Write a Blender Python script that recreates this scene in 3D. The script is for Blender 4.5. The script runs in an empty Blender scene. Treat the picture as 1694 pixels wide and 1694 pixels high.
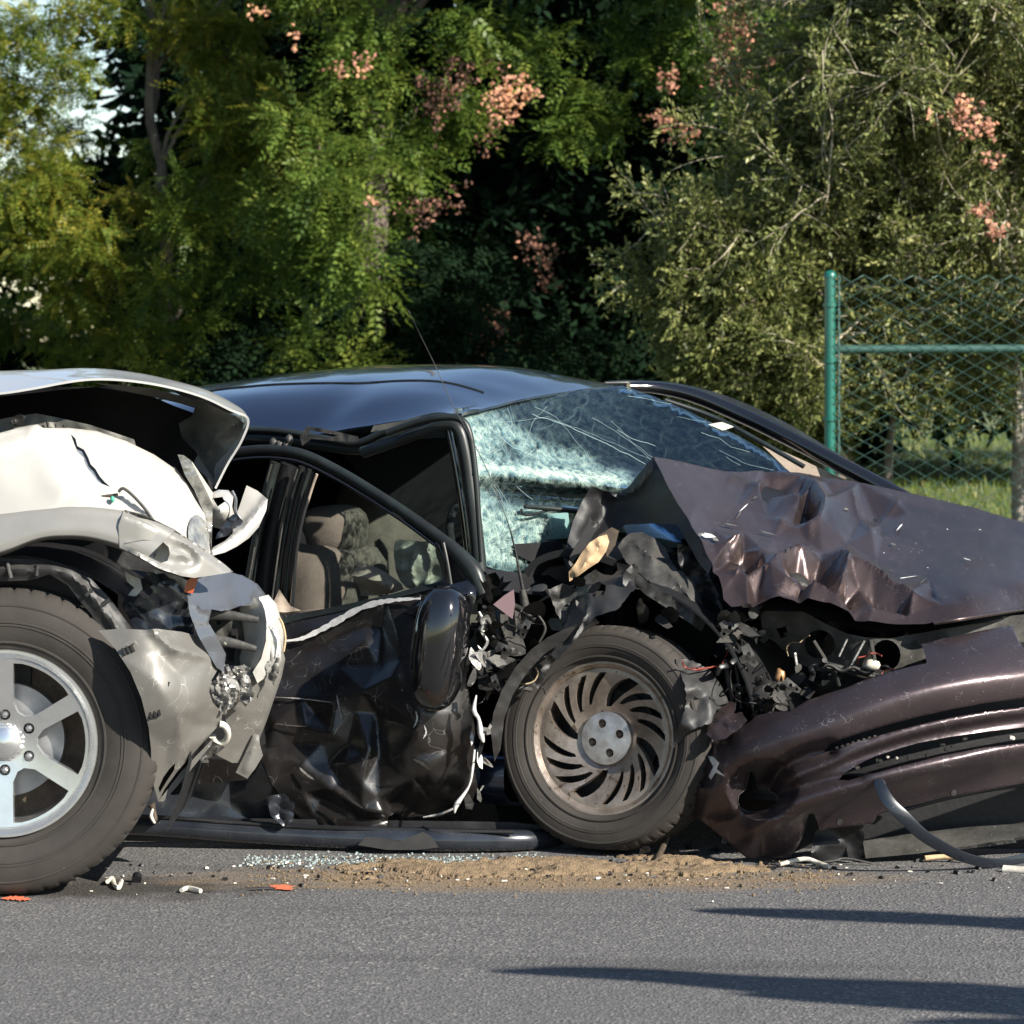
import bpy, math, random
import numpy as np
from mathutils import Vector, Matrix, noise
from mathutils.geometry import delaunay_2d_cdt
R = math.radians
random.seed(7); RNG = np.random.default_rng(11)
S = bpy.context.scene
COL = S.collection

# ------------------------------------------------------------------ camera, sky, sun, exposure
FPX = 5382.0; HC = 1.43; HY = 560.0          # focal length in photo pixels, camera height, horizon row
cam = bpy.data.cameras.new('camera'); camo = bpy.data.objects.new('camera', cam); COL.objects.link(camo)
camo.location = (0, 0, HC); camo.rotation_euler = (R(90), 0, 0)
cam.sensor_width = 36; cam.lens = FPX / 1694 * 36
cam.shift_y = -(847 - HY) / 1694
cam.clip_end = 2000; cam.clip_start = 0.1
cam.dof.use_dof = True; cam.dof.focus_distance = 8.9; cam.dof.aperture_fstop = 9
S.camera = camo
SUN_AZ = 40.0; SUN_EL = 31.0                 # sun right of the view, this many degrees to the camera's side of +X
to_sun = Vector((math.cos(R(SUN_AZ)) * math.cos(R(SUN_EL)), -math.sin(R(SUN_AZ)) * math.cos(R(SUN_EL)), math.sin(R(SUN_EL))))
W = bpy.data.worlds.new('World'); S.world = W; W.use_nodes = True
wn = W.node_tree.nodes; sky = wn.new('ShaderNodeTexSky'); sky.sky_type = 'NISHITA'; sky.sun_disc = False
sky.sun_elevation = R(SUN_EL); sky.sun_rotation = math.atan2(to_sun.x, to_sun.y)
sky.air_density = 1.0; sky.dust_density = 0.2; sky.ozone_density = 1.2
W.node_tree.links.new(sky.outputs[0], wn['Background'].inputs[0]); wn['Background'].inputs[1].default_value = 0.075
sl = bpy.data.lights.new('sun', 'SUN'); sl.energy = 5.0; sl.angle = R(0.53); sl.color = (1.0, 0.94, 0.84)
so = bpy.data.objects.new('sun', sl); COL.objects.link(so); so.rotation_euler = to_sun.to_track_quat('Z', 'Y').to_euler()
S.view_settings.view_transform = 'Standard'; S.view_settings.look = 'None'; S.view_settings.gamma = 1
S.view_settings.exposure = 1.2; S.view_settings.use_curve_mapping = False
S.render.engine = 'CYCLES'; S.render.resolution_x = 1024; S.render.resolution_y = 1024
S.cycles.max_bounces = 7; S.cycles.transparent_max_bounces = 16; S.cycles.use_denoising = True

# ------------------------------------------------------------------ materials
def mat(name, base, rough=0.5, metal=0.0, coat=0.0, var=0.0, vscale=8.0, base2=None, bump=0.0, bscale=60.0, spots=None,
        sscale=40.0, sthr=0.68, scratch=None, alpha=None, transl=0.0, spec=0.5, coat_rough=0.05, stretch=None, bdetail=3):
    m = bpy.data.materials.new(name); m.use_nodes = True
    nt = m.node_tree; n = nt.nodes; L = nt.links; b = n['Principled BSDF']
    b.inputs['Roughness'].default_value = rough; b.inputs['Metallic'].default_value = metal
    b.inputs['Coat Weight'].default_value = coat; b.inputs['Coat Roughness'].default_value = coat_rough
    b.inputs['Specular IOR Level'].default_value = spec
    tc = n.new('ShaderNodeTexCoord'); co = tc.outputs['Object']
    if stretch:
        mp = n.new('ShaderNodeMapping'); mp.inputs['Scale'].default_value = stretch
        L.new(co, mp.inputs[0]); co = mp.outputs[0]
    def noise_fac(scale, lo, hi, detail=6, w=0.0):
        t = n.new('ShaderNodeTexNoise'); t.inputs['Scale'].default_value = scale; t.inputs['Detail'].default_value = detail
        t.inputs['Roughness'].default_value = 0.62
        L.new(co, t.inputs['Vector']); r = n.new('ShaderNodeMapRange')
        r.inputs[1].default_value = lo; r.inputs[2].default_value = hi; L.new(t.outputs[0], r.inputs[0]); return r.outputs[0]
    def mix(f, a, bcol):
        x = n.new('ShaderNodeMix'); x.data_type = 'RGBA'; L.new(f, x.inputs[0])
        for s_, v in ((6, a), (7, bcol)):
            if isinstance(v, tuple): x.inputs[s_].default_value = (*v, 1)
            else: L.new(v, x.inputs[s_])
        return x.outputs[2]
    c = base
    if var or base2:
        b2 = base2 if base2 else tuple(min(1, v * (1 - var)) for v in base)
        c = mix(noise_fac(vscale, 0.35, 0.65), c, b2)
    rgh = None
    if spots:
        f = noise_fac(sscale, sthr, sthr + 0.04, 3); c = mix(f, c, spots)
    if scratch:
        w = n.new('ShaderNodeTexVoronoi'); w.feature = 'DISTANCE_TO_EDGE'; w.inputs['Scale'].default_value = 9
        tn = n.new('ShaderNodeTexNoise'); tn.inputs['Scale'].default_value = 5
        L.new(co, tn.inputs['Vector'])
        va = n.new('ShaderNodeVectorMath'); va.operation = 'ADD'; L.new(co, va.inputs[0]); L.new(tn.outputs['Color'], va.inputs[1])
        L.new(va.outputs[0], w.inputs['Vector'])
        r = n.new('ShaderNodeMapRange'); r.inputs[1].default_value = 0.010; r.inputs[2].default_value = 0.0; L.new(w.outputs['Distance'], r.inputs[0])
        mu = n.new('ShaderNodeMath'); mu.operation = 'MULTIPLY'; L.new(r.outputs[0], mu.inputs[0])
        L.new(noise_fac(14, 0.52, 0.62), mu.inputs[1]); c = mix(mu.outputs[0], c, scratch)
    if isinstance(c, tuple): b.inputs['Base Color'].default_value = (*c, 1)
    else: L.new(c, b.inputs['Base Color'])
    if bump:
        t = n.new('ShaderNodeTexNoise'); t.inputs['Scale'].default_value = bscale; t.inputs['Detail'].default_value = bdetail
        L.new(co, t.inputs['Vector']); bp = n.new('ShaderNodeBump'); bp.inputs['Strength'].default_value = bump
        bp.inputs['Distance'].default_value = 0.01; L.new(t.outputs[0], bp.inputs['Height']); L.new(bp.outputs[0], b.inputs['Normal'])
    return m

M = {}
M['plum'] = mat('plum_metallic_paint', (0.098, 0.069, 0.064), 0.34, 0.74, 0.12, base2=(0.058, 0.042, 0.042), vscale=3, spots=(0.34, 0.32, 0.32), sscale=150, sthr=0.70, scratch=(0.34, 0.30, 0.29), bump=0.03, bscale=9, coat_rough=0.16)
M['bumper'] = mat('plum_bumper_paint', (0.084, 0.064, 0.068), 0.37, 0.68, 0.15, base2=(0.054, 0.042, 0.046), vscale=3, spots=(0.32, 0.30, 0.31), sscale=150, sthr=0.68, scratch=(0.34, 0.32, 0.32), bump=0.03, bscale=9, coat_rough=0.16)
M['slate'] = mat('slate_grey_under_skin', (0.16, 0.18, 0.21), 0.6, var=0.5, vscale=60)
M['plum_skytint'] = mat('plum_paint_sky_tint', (0.065, 0.088, 0.145), 0.22, 0.9, 1.0, spots=(0.10, 0.10, 0.11), sscale=160, sthr=0.75)  # blue of the reflected sky is put into the plum paint's base colour
M['door'] = mat('darkened_scraped_paint', (0.010, 0.009, 0.009), 0.33, 0.2, 0.35, base2=(0.019, 0.0165, 0.0155), vscale=7, spots=(0.35, 0.35, 0.36), sscale=110, sthr=0.735, scratch=(0.26, 0.25, 0.25), bump=0.05, bscale=22, coat_rough=0.2)  # the car's plum paint, taken near black for door and quarter panel
M['black_gloss'] = mat('black_gloss_paint', (0.006, 0.006, 0.007), 0.12, 0.0, 1.0, spots=(0.08, 0.08, 0.08), sscale=120, sthr=0.77)
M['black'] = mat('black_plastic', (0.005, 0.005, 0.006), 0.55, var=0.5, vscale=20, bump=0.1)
M['rubber'] = mat('black_rubber_trim', (0.008, 0.008, 0.008), 0.42, base2=(0.015, 0.021, 0.020), vscale=12)
M['dark'] = mat('dark_grimy_metal', (0.010, 0.010, 0.010), 0.55, 0.3, base2=(0.030, 0.028, 0.025), vscale=14, bump=0.3, bscale=50, spots=(0.22, 0.2, 0.17), sscale=60, sthr=0.70)
M['grey'] = mat('dusty_grey_metal', (0.062, 0.059, 0.053), 0.6, 0.2, base2=(0.024, 0.023, 0.021), vscale=12, bump=0.25, bscale=50, spots=(0.3, 0.28, 0.24), sscale=70, sthr=0.7)
M['silver'] = mat('torn_bright_metal', (0.50, 0.49, 0.46), 0.38, 0.6, base2=(0.22, 0.21, 0.20), vscale=30, bump=0.5, bscale=60)
M['white'] = mat('pearl_white_paint', (0.42, 0.405, 0.375), 0.3, 0.0, 0.6, base2=(0.35, 0.335, 0.305), vscale=2, spots=(0.5, 0.48, 0.44), sscale=90, sthr=0.76)
M['hood_white'] = mat('silver_white_paint', (0.42, 0.42, 0.41), 0.28, 0.1, 0.8)
M['clad'] = mat('champagne_grey_paint', (0.150, 0.143, 0.128), 0.52, 0.15, 0.15, base2=(0.12, 0.114, 0.102), vscale=6, spots=(0.45, 0.43, 0.4), sscale=90, sthr=0.72, scratch=(0.5, 0.48, 0.44), coat_rough=0.2)
M['flare'] = mat('silver_champagne_paint', (0.26, 0.252, 0.232), 0.42, 0.3, 0.3, base2=(0.22, 0.212, 0.195), vscale=5, spots=(0.4, 0.39, 0.36), sscale=90, sthr=0.73)
M['hood_in'] = mat('grey_inner_hood_metal', (0.15, 0.142, 0.122), 0.55, 0.2, base2=(0.05, 0.055, 0.05), vscale=9, bump=0.2, bscale=20)
M['liner'] = mat('dusty_black_liner_plastic', (0.027, 0.026, 0.025), 0.55, base2=(0.013, 0.013, 0.013), vscale=15, spots=(0.2, 0.19, 0.17), sscale=70, sthr=0.72)
M['navy'] = mat('smoked_dark_plastic', (0.010, 0.012, 0.017), 0.25, 0, 0.5, base2=(0.024, 0.027, 0.033), vscale=8, spots=(0.25, 0.25, 0.26), sscale=90, sthr=0.73)
M['steelblue'] = mat('grey_blue_bumper_plastic', (0.085, 0.09, 0.10), 0.25, 0.2, 0.8, spots=(0.4, 0.4, 0.38), sscale=80, sthr=0.72)
M['cream'] = mat('cream_inner_plastic', (0.62, 0.59, 0.50), 0.45, base2=(0.45, 0.42, 0.36), vscale=15)
M['lens'] = mat('smoky_lens_plastic', (0.30, 0.29, 0.26), 0.08, 0.2, 1.0, base2=(0.10, 0.10, 0.09), vscale=30)
M['orange'] = mat('amber_red_lens', (0.35, 0.07, 0.03), 0.15, 0, 1.0)
M['tyre'] = mat('dusty_tyre_rubber', (0.040, 0.035, 0.031), 0.8, base2=(0.029, 0.026, 0.023), vscale=9, bump=0.06, bscale=60, spots=(0.12, 0.11, 0.09), sscale=45, sthr=0.72, spec=0.3)
M['tread'] = mat('tread_groove_rubber', (0.012, 0.011, 0.010), 0.9)
M['alloy'] = mat('bright_silver_alloy', (0.80, 0.80, 0.79), 0.24, 0.9, 0.3, var=0.12, vscale=20)
M['alloy_dirty'] = mat('brake_dusted_alloy', (0.32, 0.27, 0.23), 0.38, 0.65, 0.15, base2=(0.15, 0.12, 0.095), vscale=14, spots=(0.10, 0.07, 0.05), sscale=50, sthr=0.62, bump=0.1)
M['hub'] = mat('brushed_hub_metal', (0.52, 0.50, 0.50), 0.34, 0.85, base2=(0.30, 0.27, 0.25), vscale=25)
M['disc'] = mat('brake_disc_steel', (0.36, 0.36, 0.37), 0.4, 0.7, var=0.3, vscale=10)
M['rust'] = mat('dull_brown_steel', (0.10, 0.075, 0.055), 0.6, 0.4, var=0.5, vscale=40)
M['tan'] = mat('tan_foam', (0.48, 0.33, 0.19), 0.8, var=0.25, vscale=12, bump=0.2)
M['seat'] = mat('taupe_seat_fabric', (0.105, 0.085, 0.068), 0.95, var=0.3, vscale=18, bump=0.15, bscale=200)
M['seat_lt'] = mat('beige_trim_fabric', (0.36, 0.29, 0.23), 0.9, var=0.3, vscale=12, bump=0.15, bscale=120)
M['airbag'] = mat('pale_airbag_cloth', (0.30, 0.29, 0.23), 0.9, var=0.3, vscale=10, bump=0.1, bscale=100)
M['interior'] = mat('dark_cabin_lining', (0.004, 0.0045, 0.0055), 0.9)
M['scrape'] = mat('bare_scraped_edge', (0.72, 0.70, 0.67), 0.35, 0.2, 0.3, var=0.3, vscale=60)
M['post'] = mat('green_coated_steel', (0.008, 0.115, 0.088), 0.35, 0, 0.4, var=0.25, vscale=14)
M['wire'] = mat('green_coated_wire', (0.030, 0.080, 0.068), 0.45)
M['bark'] = mat('grey_brown_bark', (0.16, 0.13, 0.10), 0.9, base2=(0.07, 0.055, 0.045), vscale=14, bump=0.8, bscale=30, stretch=(1, 1, 0.25))
M['bark_pale'] = mat('pale_grey_bark', (0.28, 0.25, 0.21), 0.9, base2=(0.12, 0.105, 0.085), vscale=12, bump=0.6, bscale=30, stretch=(1, 1, 0.4))
M['twig'] = mat('pale_twig_bark', (0.44, 0.39, 0.28), 0.85, var=0.4, vscale=5)
M['sandpile'] = mat('absorbent_sand', (0.235, 0.165, 0.095), 0.95, base2=(0.15, 0.105, 0.06), vscale=45, bump=0.9, bscale=220, spots=(0.5, 0.38, 0.25), sscale=180, sthr=0.66)
M['strip'] = mat('navy_rubber_strip', (0.008, 0.011, 0.016), 0.3, 0, 0.3, spots=(0.1, 0.11, 0.12), sscale=80, sthr=0.72)
M['chalk'] = mat('orange_road_paint', (0.75, 0.14, 0.05), 0.8, base2=(0.4, 0.12, 0.07), vscale=60)

# cracked windscreen glass
def glass_mat(name, crack=True, tint=(0.80, 0.88, 0.86), ior=1.45):
    m = bpy.data.materials.new(name); m.use_nodes = True; nt = m.node_tree; n = nt.nodes; L = nt.links
    out = n['Material Output']; n.remove(n['Principled BSDF'])
    tr = n.new('ShaderNodeBsdfTransparent'); tr.inputs[0].default_value = (*tint, 1)
    gl = n.new('ShaderNodeBsdfGlossy'); gl.inputs['Roughness'].default_value = 0.02; gl.inputs[0].default_value = (.80, .90, 1.0, 1)
    fr = n.new('ShaderNodeFresnel'); fr.inputs[0].default_value = ior
    mx = n.new('ShaderNodeMixShader'); L.new(fr.outputs[0], mx.inputs[0]); L.new(tr.outputs[0], mx.inputs[1]); L.new(gl.outputs[0], mx.inputs[2])
    if not crack:
        L.new(mx.outputs[0], out.inputs[0]); return m
    at = n.new('ShaderNodeAttribute'); at.attribute_name = 'crack'
    tc = n.new('ShaderNodeTexCoord')
    def vor(scale, w, dist=0.03):
        tn = n.new('ShaderNodeTexNoise'); tn.inputs['Scale'].default_value = scale * 0.5; L.new(tc.outputs['Object'], tn.inputs['Vector'])
        ms = n.new('ShaderNodeVectorMath'); ms.operation = 'SCALE'; ms.inputs[3].default_value = dist; L.new(tn.outputs['Color'], ms.inputs[0])
        ad = n.new('ShaderNodeVectorMath'); ad.operation = 'ADD'; L.new(tc.outputs['Object'], ad.inputs[0]); L.new(ms.outputs[0], ad.inputs[1])
        v = n.new('ShaderNodeTexVoronoi'); v.feature = 'DISTANCE_TO_EDGE'; v.inputs['Scale'].default_value = scale; L.new(ad.outputs[0], v.inputs['Vector'])
        r = n.new('ShaderNodeMapRange'); r.inputs[1].default_value = w; r.inputs[2].default_value = w * 0.3; L.new(v.outputs['Distance'], r.inputs[0]); return r.outputs[0]
    a = vor(48, 0.13); b = vor(110, 0.16, 0.015); c = vor(14, 0.035, 0.08)
    def op(o, x, y):
        k = n.new('ShaderNodeMath'); k.operation = o; k.use_clamp = True
        for i, v in enumerate((x, y)):
            if isinstance(v, (int, float)): k.inputs[i].default_value = v
            else: L.new(v, k.inputs[i])
        return k.outputs[0]
    fine = op('MAXIMUM', a, op('MULTIPLY', b, 0.7))
    tn = n.new('ShaderNodeTexNoise'); tn.inputs['Scale'].default_value = 45; tn.inputs['Detail'].default_value = 8; L.new(tc.outputs['Object'], tn.inputs['Vector'])
    r = n.new('ShaderNodeMapRange'); r.inputs[1].default_value = 0.36; r.inputs[2].default_value = 0.64; L.new(tn.outputs[0], r.inputs[0])
    body = op('ADD', fine, op('MULTIPLY', op('SUBTRACT', at.outputs['Fac'], 0.25), 0.20))
    f = op('MULTIPLY', op('MULTIPLY', body, r.outputs[0]), op('POWER', at.outputs['Fac'], 1.5)); f = op('MULTIPLY', f, 1.5)
    f = op('MAXIMUM', f, op('MULTIPLY', c, op('MULTIPLY', at.outputs['Fac'], 0.5)))
    f = op('ADD', f, op('MULTIPLY', op('SUBTRACT', at.outputs['Fac'], 0.80), 1.6))
    df = n.new('ShaderNodeBsdfDiffuse'); df.inputs[0].default_value = (0.36, 0.45, 0.405, 1)
    tl = n.new('ShaderNodeBsdfTranslucent'); tl.inputs[0].default_value = (0.34, 0.43, 0.40, 1)
    m2 = n.new('ShaderNodeMixShader'); m2.inputs[0].default_value = 0.15; L.new(df.outputs[0], m2.inputs[1]); L.new(tl.outputs[0], m2.inputs[2])
    m3 = n.new('ShaderNodeMixShader'); L.new(f, m3.inputs[0]); L.new(mx.outputs[0], m3.inputs[1]); L.new(m2.outputs[0], m3.inputs[2])
    bp = n.new('ShaderNodeBump'); bp.inputs['Distance'].default_value = 0.004
    L.new(op('MULTIPLY', op('SUBTRACT', at.outputs['Fac'], 0.3), 0.5), bp.inputs['Strength']); L.new(a, bp.inputs['Height'])
    L.new(bp.outputs[0], gl.inputs['Normal']); L.new(m3.outputs[0], out.inputs[0]); return m
M['glass_cracked'] = glass_mat('shattered_windscreen_glass')
M['glass'] = glass_mat('tinted_window_glass', False, (0.90, 0.92, 0.92), 1.12)

def leaf_mat(name, c1, c2, c3, transl=0.35, rough=0.45, spec=0.3):
    m = bpy.data.materials.new(name); m.use_nodes = True; nt = m.node_tree; n = nt.nodes; L = nt.links
    b = n['Principled BSDF']; out = n['Material Output']; at = n.new('ShaderNodeAttribute'); at.attribute_name = 'tone'
    cr = n.new('ShaderNodeValToRGB'); e = cr.color_ramp.elements
    e[0].color = (*c1, 1); e[0].position = 0.0; e[1].color = (*c3, 1); e[1].position = 1.0
    x = e.new(0.6); x.color = (*c2, 1)
    L.new(at.outputs['Fac'], cr.inputs[0]); L.new(cr.outputs[0], b.inputs['Base Color'])
    b.inputs['Roughness'].default_value = rough; b.inputs['Specular IOR Level'].default_value = spec
    t = n.new('ShaderNodeBsdfTranslucent'); L.new(cr.outputs[0], t.inputs[0])
    mx = n.new('ShaderNodeMixShader'); mx.inputs[0].default_value = transl
    L.new(b.outputs[0], mx.inputs[1]); L.new(t.outputs[0], mx.inputs[2]); L.new(mx.outputs[0], out.inputs[0]); return m
M['leaf_locust'] = leaf_mat('locust_leaf', (0.028, 0.070, 0.018), (0.135, 0.200, 0.030), (0.38, 0.33, 0.05), .5)
M['leaf_rain'] = leaf_mat('rain_tree_leaf', (0.016, 0.050, 0.016), (0.105, 0.168, 0.028), (0.22, 0.26, 0.05), .4)
M['leaf_dark'] = leaf_mat('shade_dark_leaf', (0.005, 0.013, 0.007), (0.010, 0.023, 0.011), (0.024, 0.04, 0.016), 0.1, 0.9, 0.05)  # near-black colour puts the deep shade among the trees into the leaves
M['leaf_bush'] = leaf_mat('thorn_bush_leaf', (0.060, 0.080, 0.026), (0.165, 0.185, 0.055), (0.40, 0.39, 0.15), 0.35)
M['pod'] = leaf_mat('papery_pink_seed_pod', (0.055, 0.028, 0.02), (0.62, 0.31, 0.21), (0.78, 0.48, 0.25), 0.35, 0.7)  # lowest tone is the pink pod darkened to give shade
M['grass'] = leaf_mat('grass_blade', (0.055, 0.10, 0.015), (0.12, 0.17, 0.03), (0.26, 0.24, 0.08), 0.3)

# ------------------------------------------------------------------ object helpers
def tag(o, label=None, cat=None, group=None, kind=None):
    for k, v in (('label', label), ('category', cat), ('group', group), ('kind', kind)):
        if v: o[k] = v
    return o
def thing(name, label, cat, loc, group=None):
    o = bpy.data.objects.new(name, None); COL.objects.link(o); o.location = loc; o.empty_display_size = 0.2
    return tag(o, label, cat, group)
WL = {}
def world_loc(o):
    v = Vector((0, 0, 0))
    while o is not None: v = v + Vector(o.location); o = o.parent
    return v
def link(name, me, m, parent=None, loc=None):
    if m: me.materials.append(m)
    o = bpy.data.objects.new(name, me); COL.objects.link(o)
    if parent: o.parent = parent
    if loc is not None: o.location = loc
    return o
def mesh_np(name, V, F, m, parent=None, smooth=True, sharp=42, loc=(0, 0, 0)):
    """V in world metres; F list/array of faces. The mesh is made relative to the parent's origin."""
    V = np.asarray(V, float) - np.array(world_loc(parent) if parent else (0, 0, 0)) - np.array(loc)
    me = bpy.data.meshes.new(name)
    if isinstance(F, np.ndarray):
        k = F.shape[1]; me.vertices.add(len(V)); me.vertices.foreach_set('co', V.ravel())
        me.loops.add(F.size); me.loops.foreach_set('vertex_index', F.ravel().astype(np.int32))
        me.polygons.add(len(F)); me.polygons.foreach_set('loop_start', np.arange(0, F.size, k, dtype=np.int32))
        me.update(calc_edges=True)
    else:
        me.from_pydata([tuple(v) for v in V], [], [tuple(f) for f in F]); me.update()
    if smooth:
        me.polygons.foreach_set('use_smooth', [True] * len(me.polygons))
        if sharp: me.set_sharp_from_angle(angle=R(sharp))
    return link(name, me, m, parent, loc if any(loc) else None)

def catmull(pts, n=6, closed=False):
    pts = [np.array(p, float) for p in pts]; out = []; N = len(pts)
    rng = range(N) if closed else range(N - 1)
    for i in rng:
        g = (lambda k: pts[k % N]) if closed else (lambda k: pts[min(max(k, 0), N - 1)])
        p0, p1, p2, p3 = g(i - 1), g(i), g(i + 1), g(i + 2)
        for j in range(n):
            t = j / n
            out.append(0.5 * ((2 * p1) + (-p0 + p2) * t + (2 * p0 - 5 * p1 + 4 * p2 - p3) * t * t + (-p0 + 3 * p1 - 3 * p2 + p3) * t ** 3))
    if not closed: out.append(pts[-1])
    return np.array(out)

# points: photo pixel + real distance -> place in the world
def W3(px, py, Y):
    px, py, Y = np.broadcast_arrays(np.asarray(px, float), np.asarray(py, float), np.asarray(Y, float))
    return np.stack([(px - 847) / FPX * Y, Y, HC - (py - HY) / FPX * Y], -1)
TH = R(24); CT, ST = math.cos(TH), math.sin(TH); OX, OY = 0.2425, 9.0
def YV(px, v): return (v + OX * ST + OY * CT) / (CT + ST * (np.asarray(px, float) - 847) / FPX)   # sedan plane, v metres in from its near side
def vplane(v): return lambda x, y: YV(x, v)
def CF(u, v, z): return np.array([OX + u * CT + v * ST, OY - u * ST + v * CT, z])
def tps(ctrl):
    c = np.array(ctrl, float); P = c[:, :2] / 500; n = len(P)
    def U(r): return np.where(r > 1e-9, r * r * np.log(r + 1e-12), 0)
    K = U(np.linalg.norm(P[:, None] - P[None], axis=2)) + 1e-5 * np.eye(n); Q = np.c_[np.ones(n), P]
    A = np.zeros((n + 3, n + 3)); A[:n, :n] = K; A[:n, n:] = Q; A[n:, :n] = Q.T
    w = np.linalg.solve(A, np.r_[c[:, 2], 0, 0, 0])
    def f(x, y):
        X = np.stack([np.asarray(x, float) / 500, np.asarray(y, float) / 500], -1)
        d = np.linalg.norm(X[..., None, :] - P, axis=-1)
        return U(d) @ w[:n] + w[n] + X @ w[n + 1:]
    return f
def seg_dist(x, y, poly, sub=4):
    p = catmull(poly, sub) if len(poly) > 2 else np.array(poly, float)
    d = np.full(np.shape(x), 1e9); side = np.zeros(np.shape(x)); tt = np.zeros(np.shape(x)); n = len(p) - 1
    for i in range(n):
        a, b = p[i], p[i + 1]; ab = b - a; L2 = max(ab @ ab, 1e-9)
        t = np.clip(((x - a[0]) * ab[0] + (y - a[1]) * ab[1]) / L2, 0, 1)
        dx, dy = x - a[0] - t * ab[0], y - a[1] - t * ab[1]; dd = np.hypot(dx, dy)
        s = np.sign(ab[0] * dy - ab[1] * dx); m = dd < d
        d = np.where(m, dd, d); side = np.where(m, s, side); tt = np.where(m, (i + t) / n, tt)
    return d, side, tt
def ridge(poly, amp, w, kind='tent', side_fall=None, taper=True):
    """amp > 0 pushes toward the viewer"""
    def f(x, y):
        d, s, t = seg_dist(x, y, poly)
        ww = w if side_fall is None else np.where(s > 0, w, side_fall)
        if kind == 'tent': h = np.exp(-d / ww)
        elif kind == 'step': h = np.where(s > 0, np.exp(-(d / w) ** 2 * .5), 0.5 * 0) 
        else: h = np.exp(-(d / ww) ** 2)
        if taper: h = h * np.clip(np.sin(np.pi * np.clip(t, 0.04, 0.96)) * 2.2, 0, 1)
        return -amp * h
    return f
def _hash(i, j, k):
    q = np.sin(i * 127.1 + j * 311.7 + k * 74.7) * 43758.5453; return q - np.floor(q)
def crumple(amp, lam, seed=0, n=5, warp=0.35):
    """flat facets meeting in sharp creases, at three sizes"""
    def lay(x, y, l, sd):
        ang = sd * 1.7; xr = (x * math.cos(ang) + y * math.sin(ang)) / l; yr = (-x * math.sin(ang) + y * math.cos(ang)) / l
        xr = xr + .30 * np.sin(yr * 2.1 + sd) ; yr = yr + .30 * np.sin(xr * 1.7 + sd * 2)
        i, j = np.floor(xr), np.floor(yr); u, v = xr - i, yr - j; h = lambda a, b: _hash(i + a, j + b, sd) - .5
        up = u + v > 1
        return np.where(up, h(1, 1) + (1 - u) * (h(0, 1) - h(1, 1)) + (1 - v) * (h(1, 0) - h(1, 1)), h(0, 0) + u * (h(1, 0) - h(0, 0)) + v * (h(0, 1) - h(0, 0)))
    def f(x, y):
        x, y = np.asarray(x, float), np.asarray(y, float)
        return -amp * (lay(x, y, lam, seed + .3) * 1.0 + .45 * lay(x, y, lam * .47, seed + 5.1) + .2 * lay(x, y, lam * .23, seed + 9.7))
    return f
def facets(pts, zeros, k=1.0):
    """folded steel: flat facets between the given fold points (x, y, relief), nothing outside them"""
    P = [(p[0], p[1]) for p in pts] + [(p[0], p[1]) for p in zeros]; Z = np.array([p[2] for p in pts] + [0.0] * len(zeros))
    r = delaunay_2d_cdt([Vector(p) for p in P], [], [], 0, 1e-4); v = np.array([tuple(q) for q in r[0]]); z = np.array([Z[o[0]] if o else 0 for o in r[3]])
    def f(x, y):
        x, y = np.asarray(x, float), np.asarray(y, float); out = np.zeros(np.shape(x))
        for t in r[2]:
            a, b, c = v[t[0]], v[t[1]], v[t[2]]; d = (b[1] - c[1]) * (a[0] - c[0]) + (c[0] - b[0]) * (a[1] - c[1])
            if abs(d) < 1e-9: continue
            w0 = ((b[1] - c[1]) * (x - c[0]) + (c[0] - b[0]) * (y - c[1])) / d; w1 = ((c[1] - a[1]) * (x - c[0]) + (a[0] - c[0]) * (y - c[1])) / d; w2 = 1 - w0 - w1
            m = (w0 >= -1e-6) & (w1 >= -1e-6) & (w2 >= -1e-6); out = np.where(m, w0 * z[t[0]] + w1 * z[t[1]] + w2 * z[t[2]], out)
        return out * k
    return f
def soft(amp, lam, seed=0):
    def f(x, y):
        return -amp * np.array([noise.noise((a / lam, b / lam, seed * 3.1)) for a, b in zip(np.ravel(x), np.ravel(y))]).reshape(np.shape(x))
    return f
def inpoly(x, y, P):
    x0, y0 = P[:, 0], P[:, 1]; x1, y1 = np.roll(x0, -1), np.roll(y0, -1); c = np.zeros(x.shape, bool)
    for a, b, d, e in zip(x0, y0, x1, y1):
        if b == e: continue
        m = ((b > y) != (e > y)) & (x < (d - a) * (y - b) / (e - b) + a); c ^= m
    return c
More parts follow.
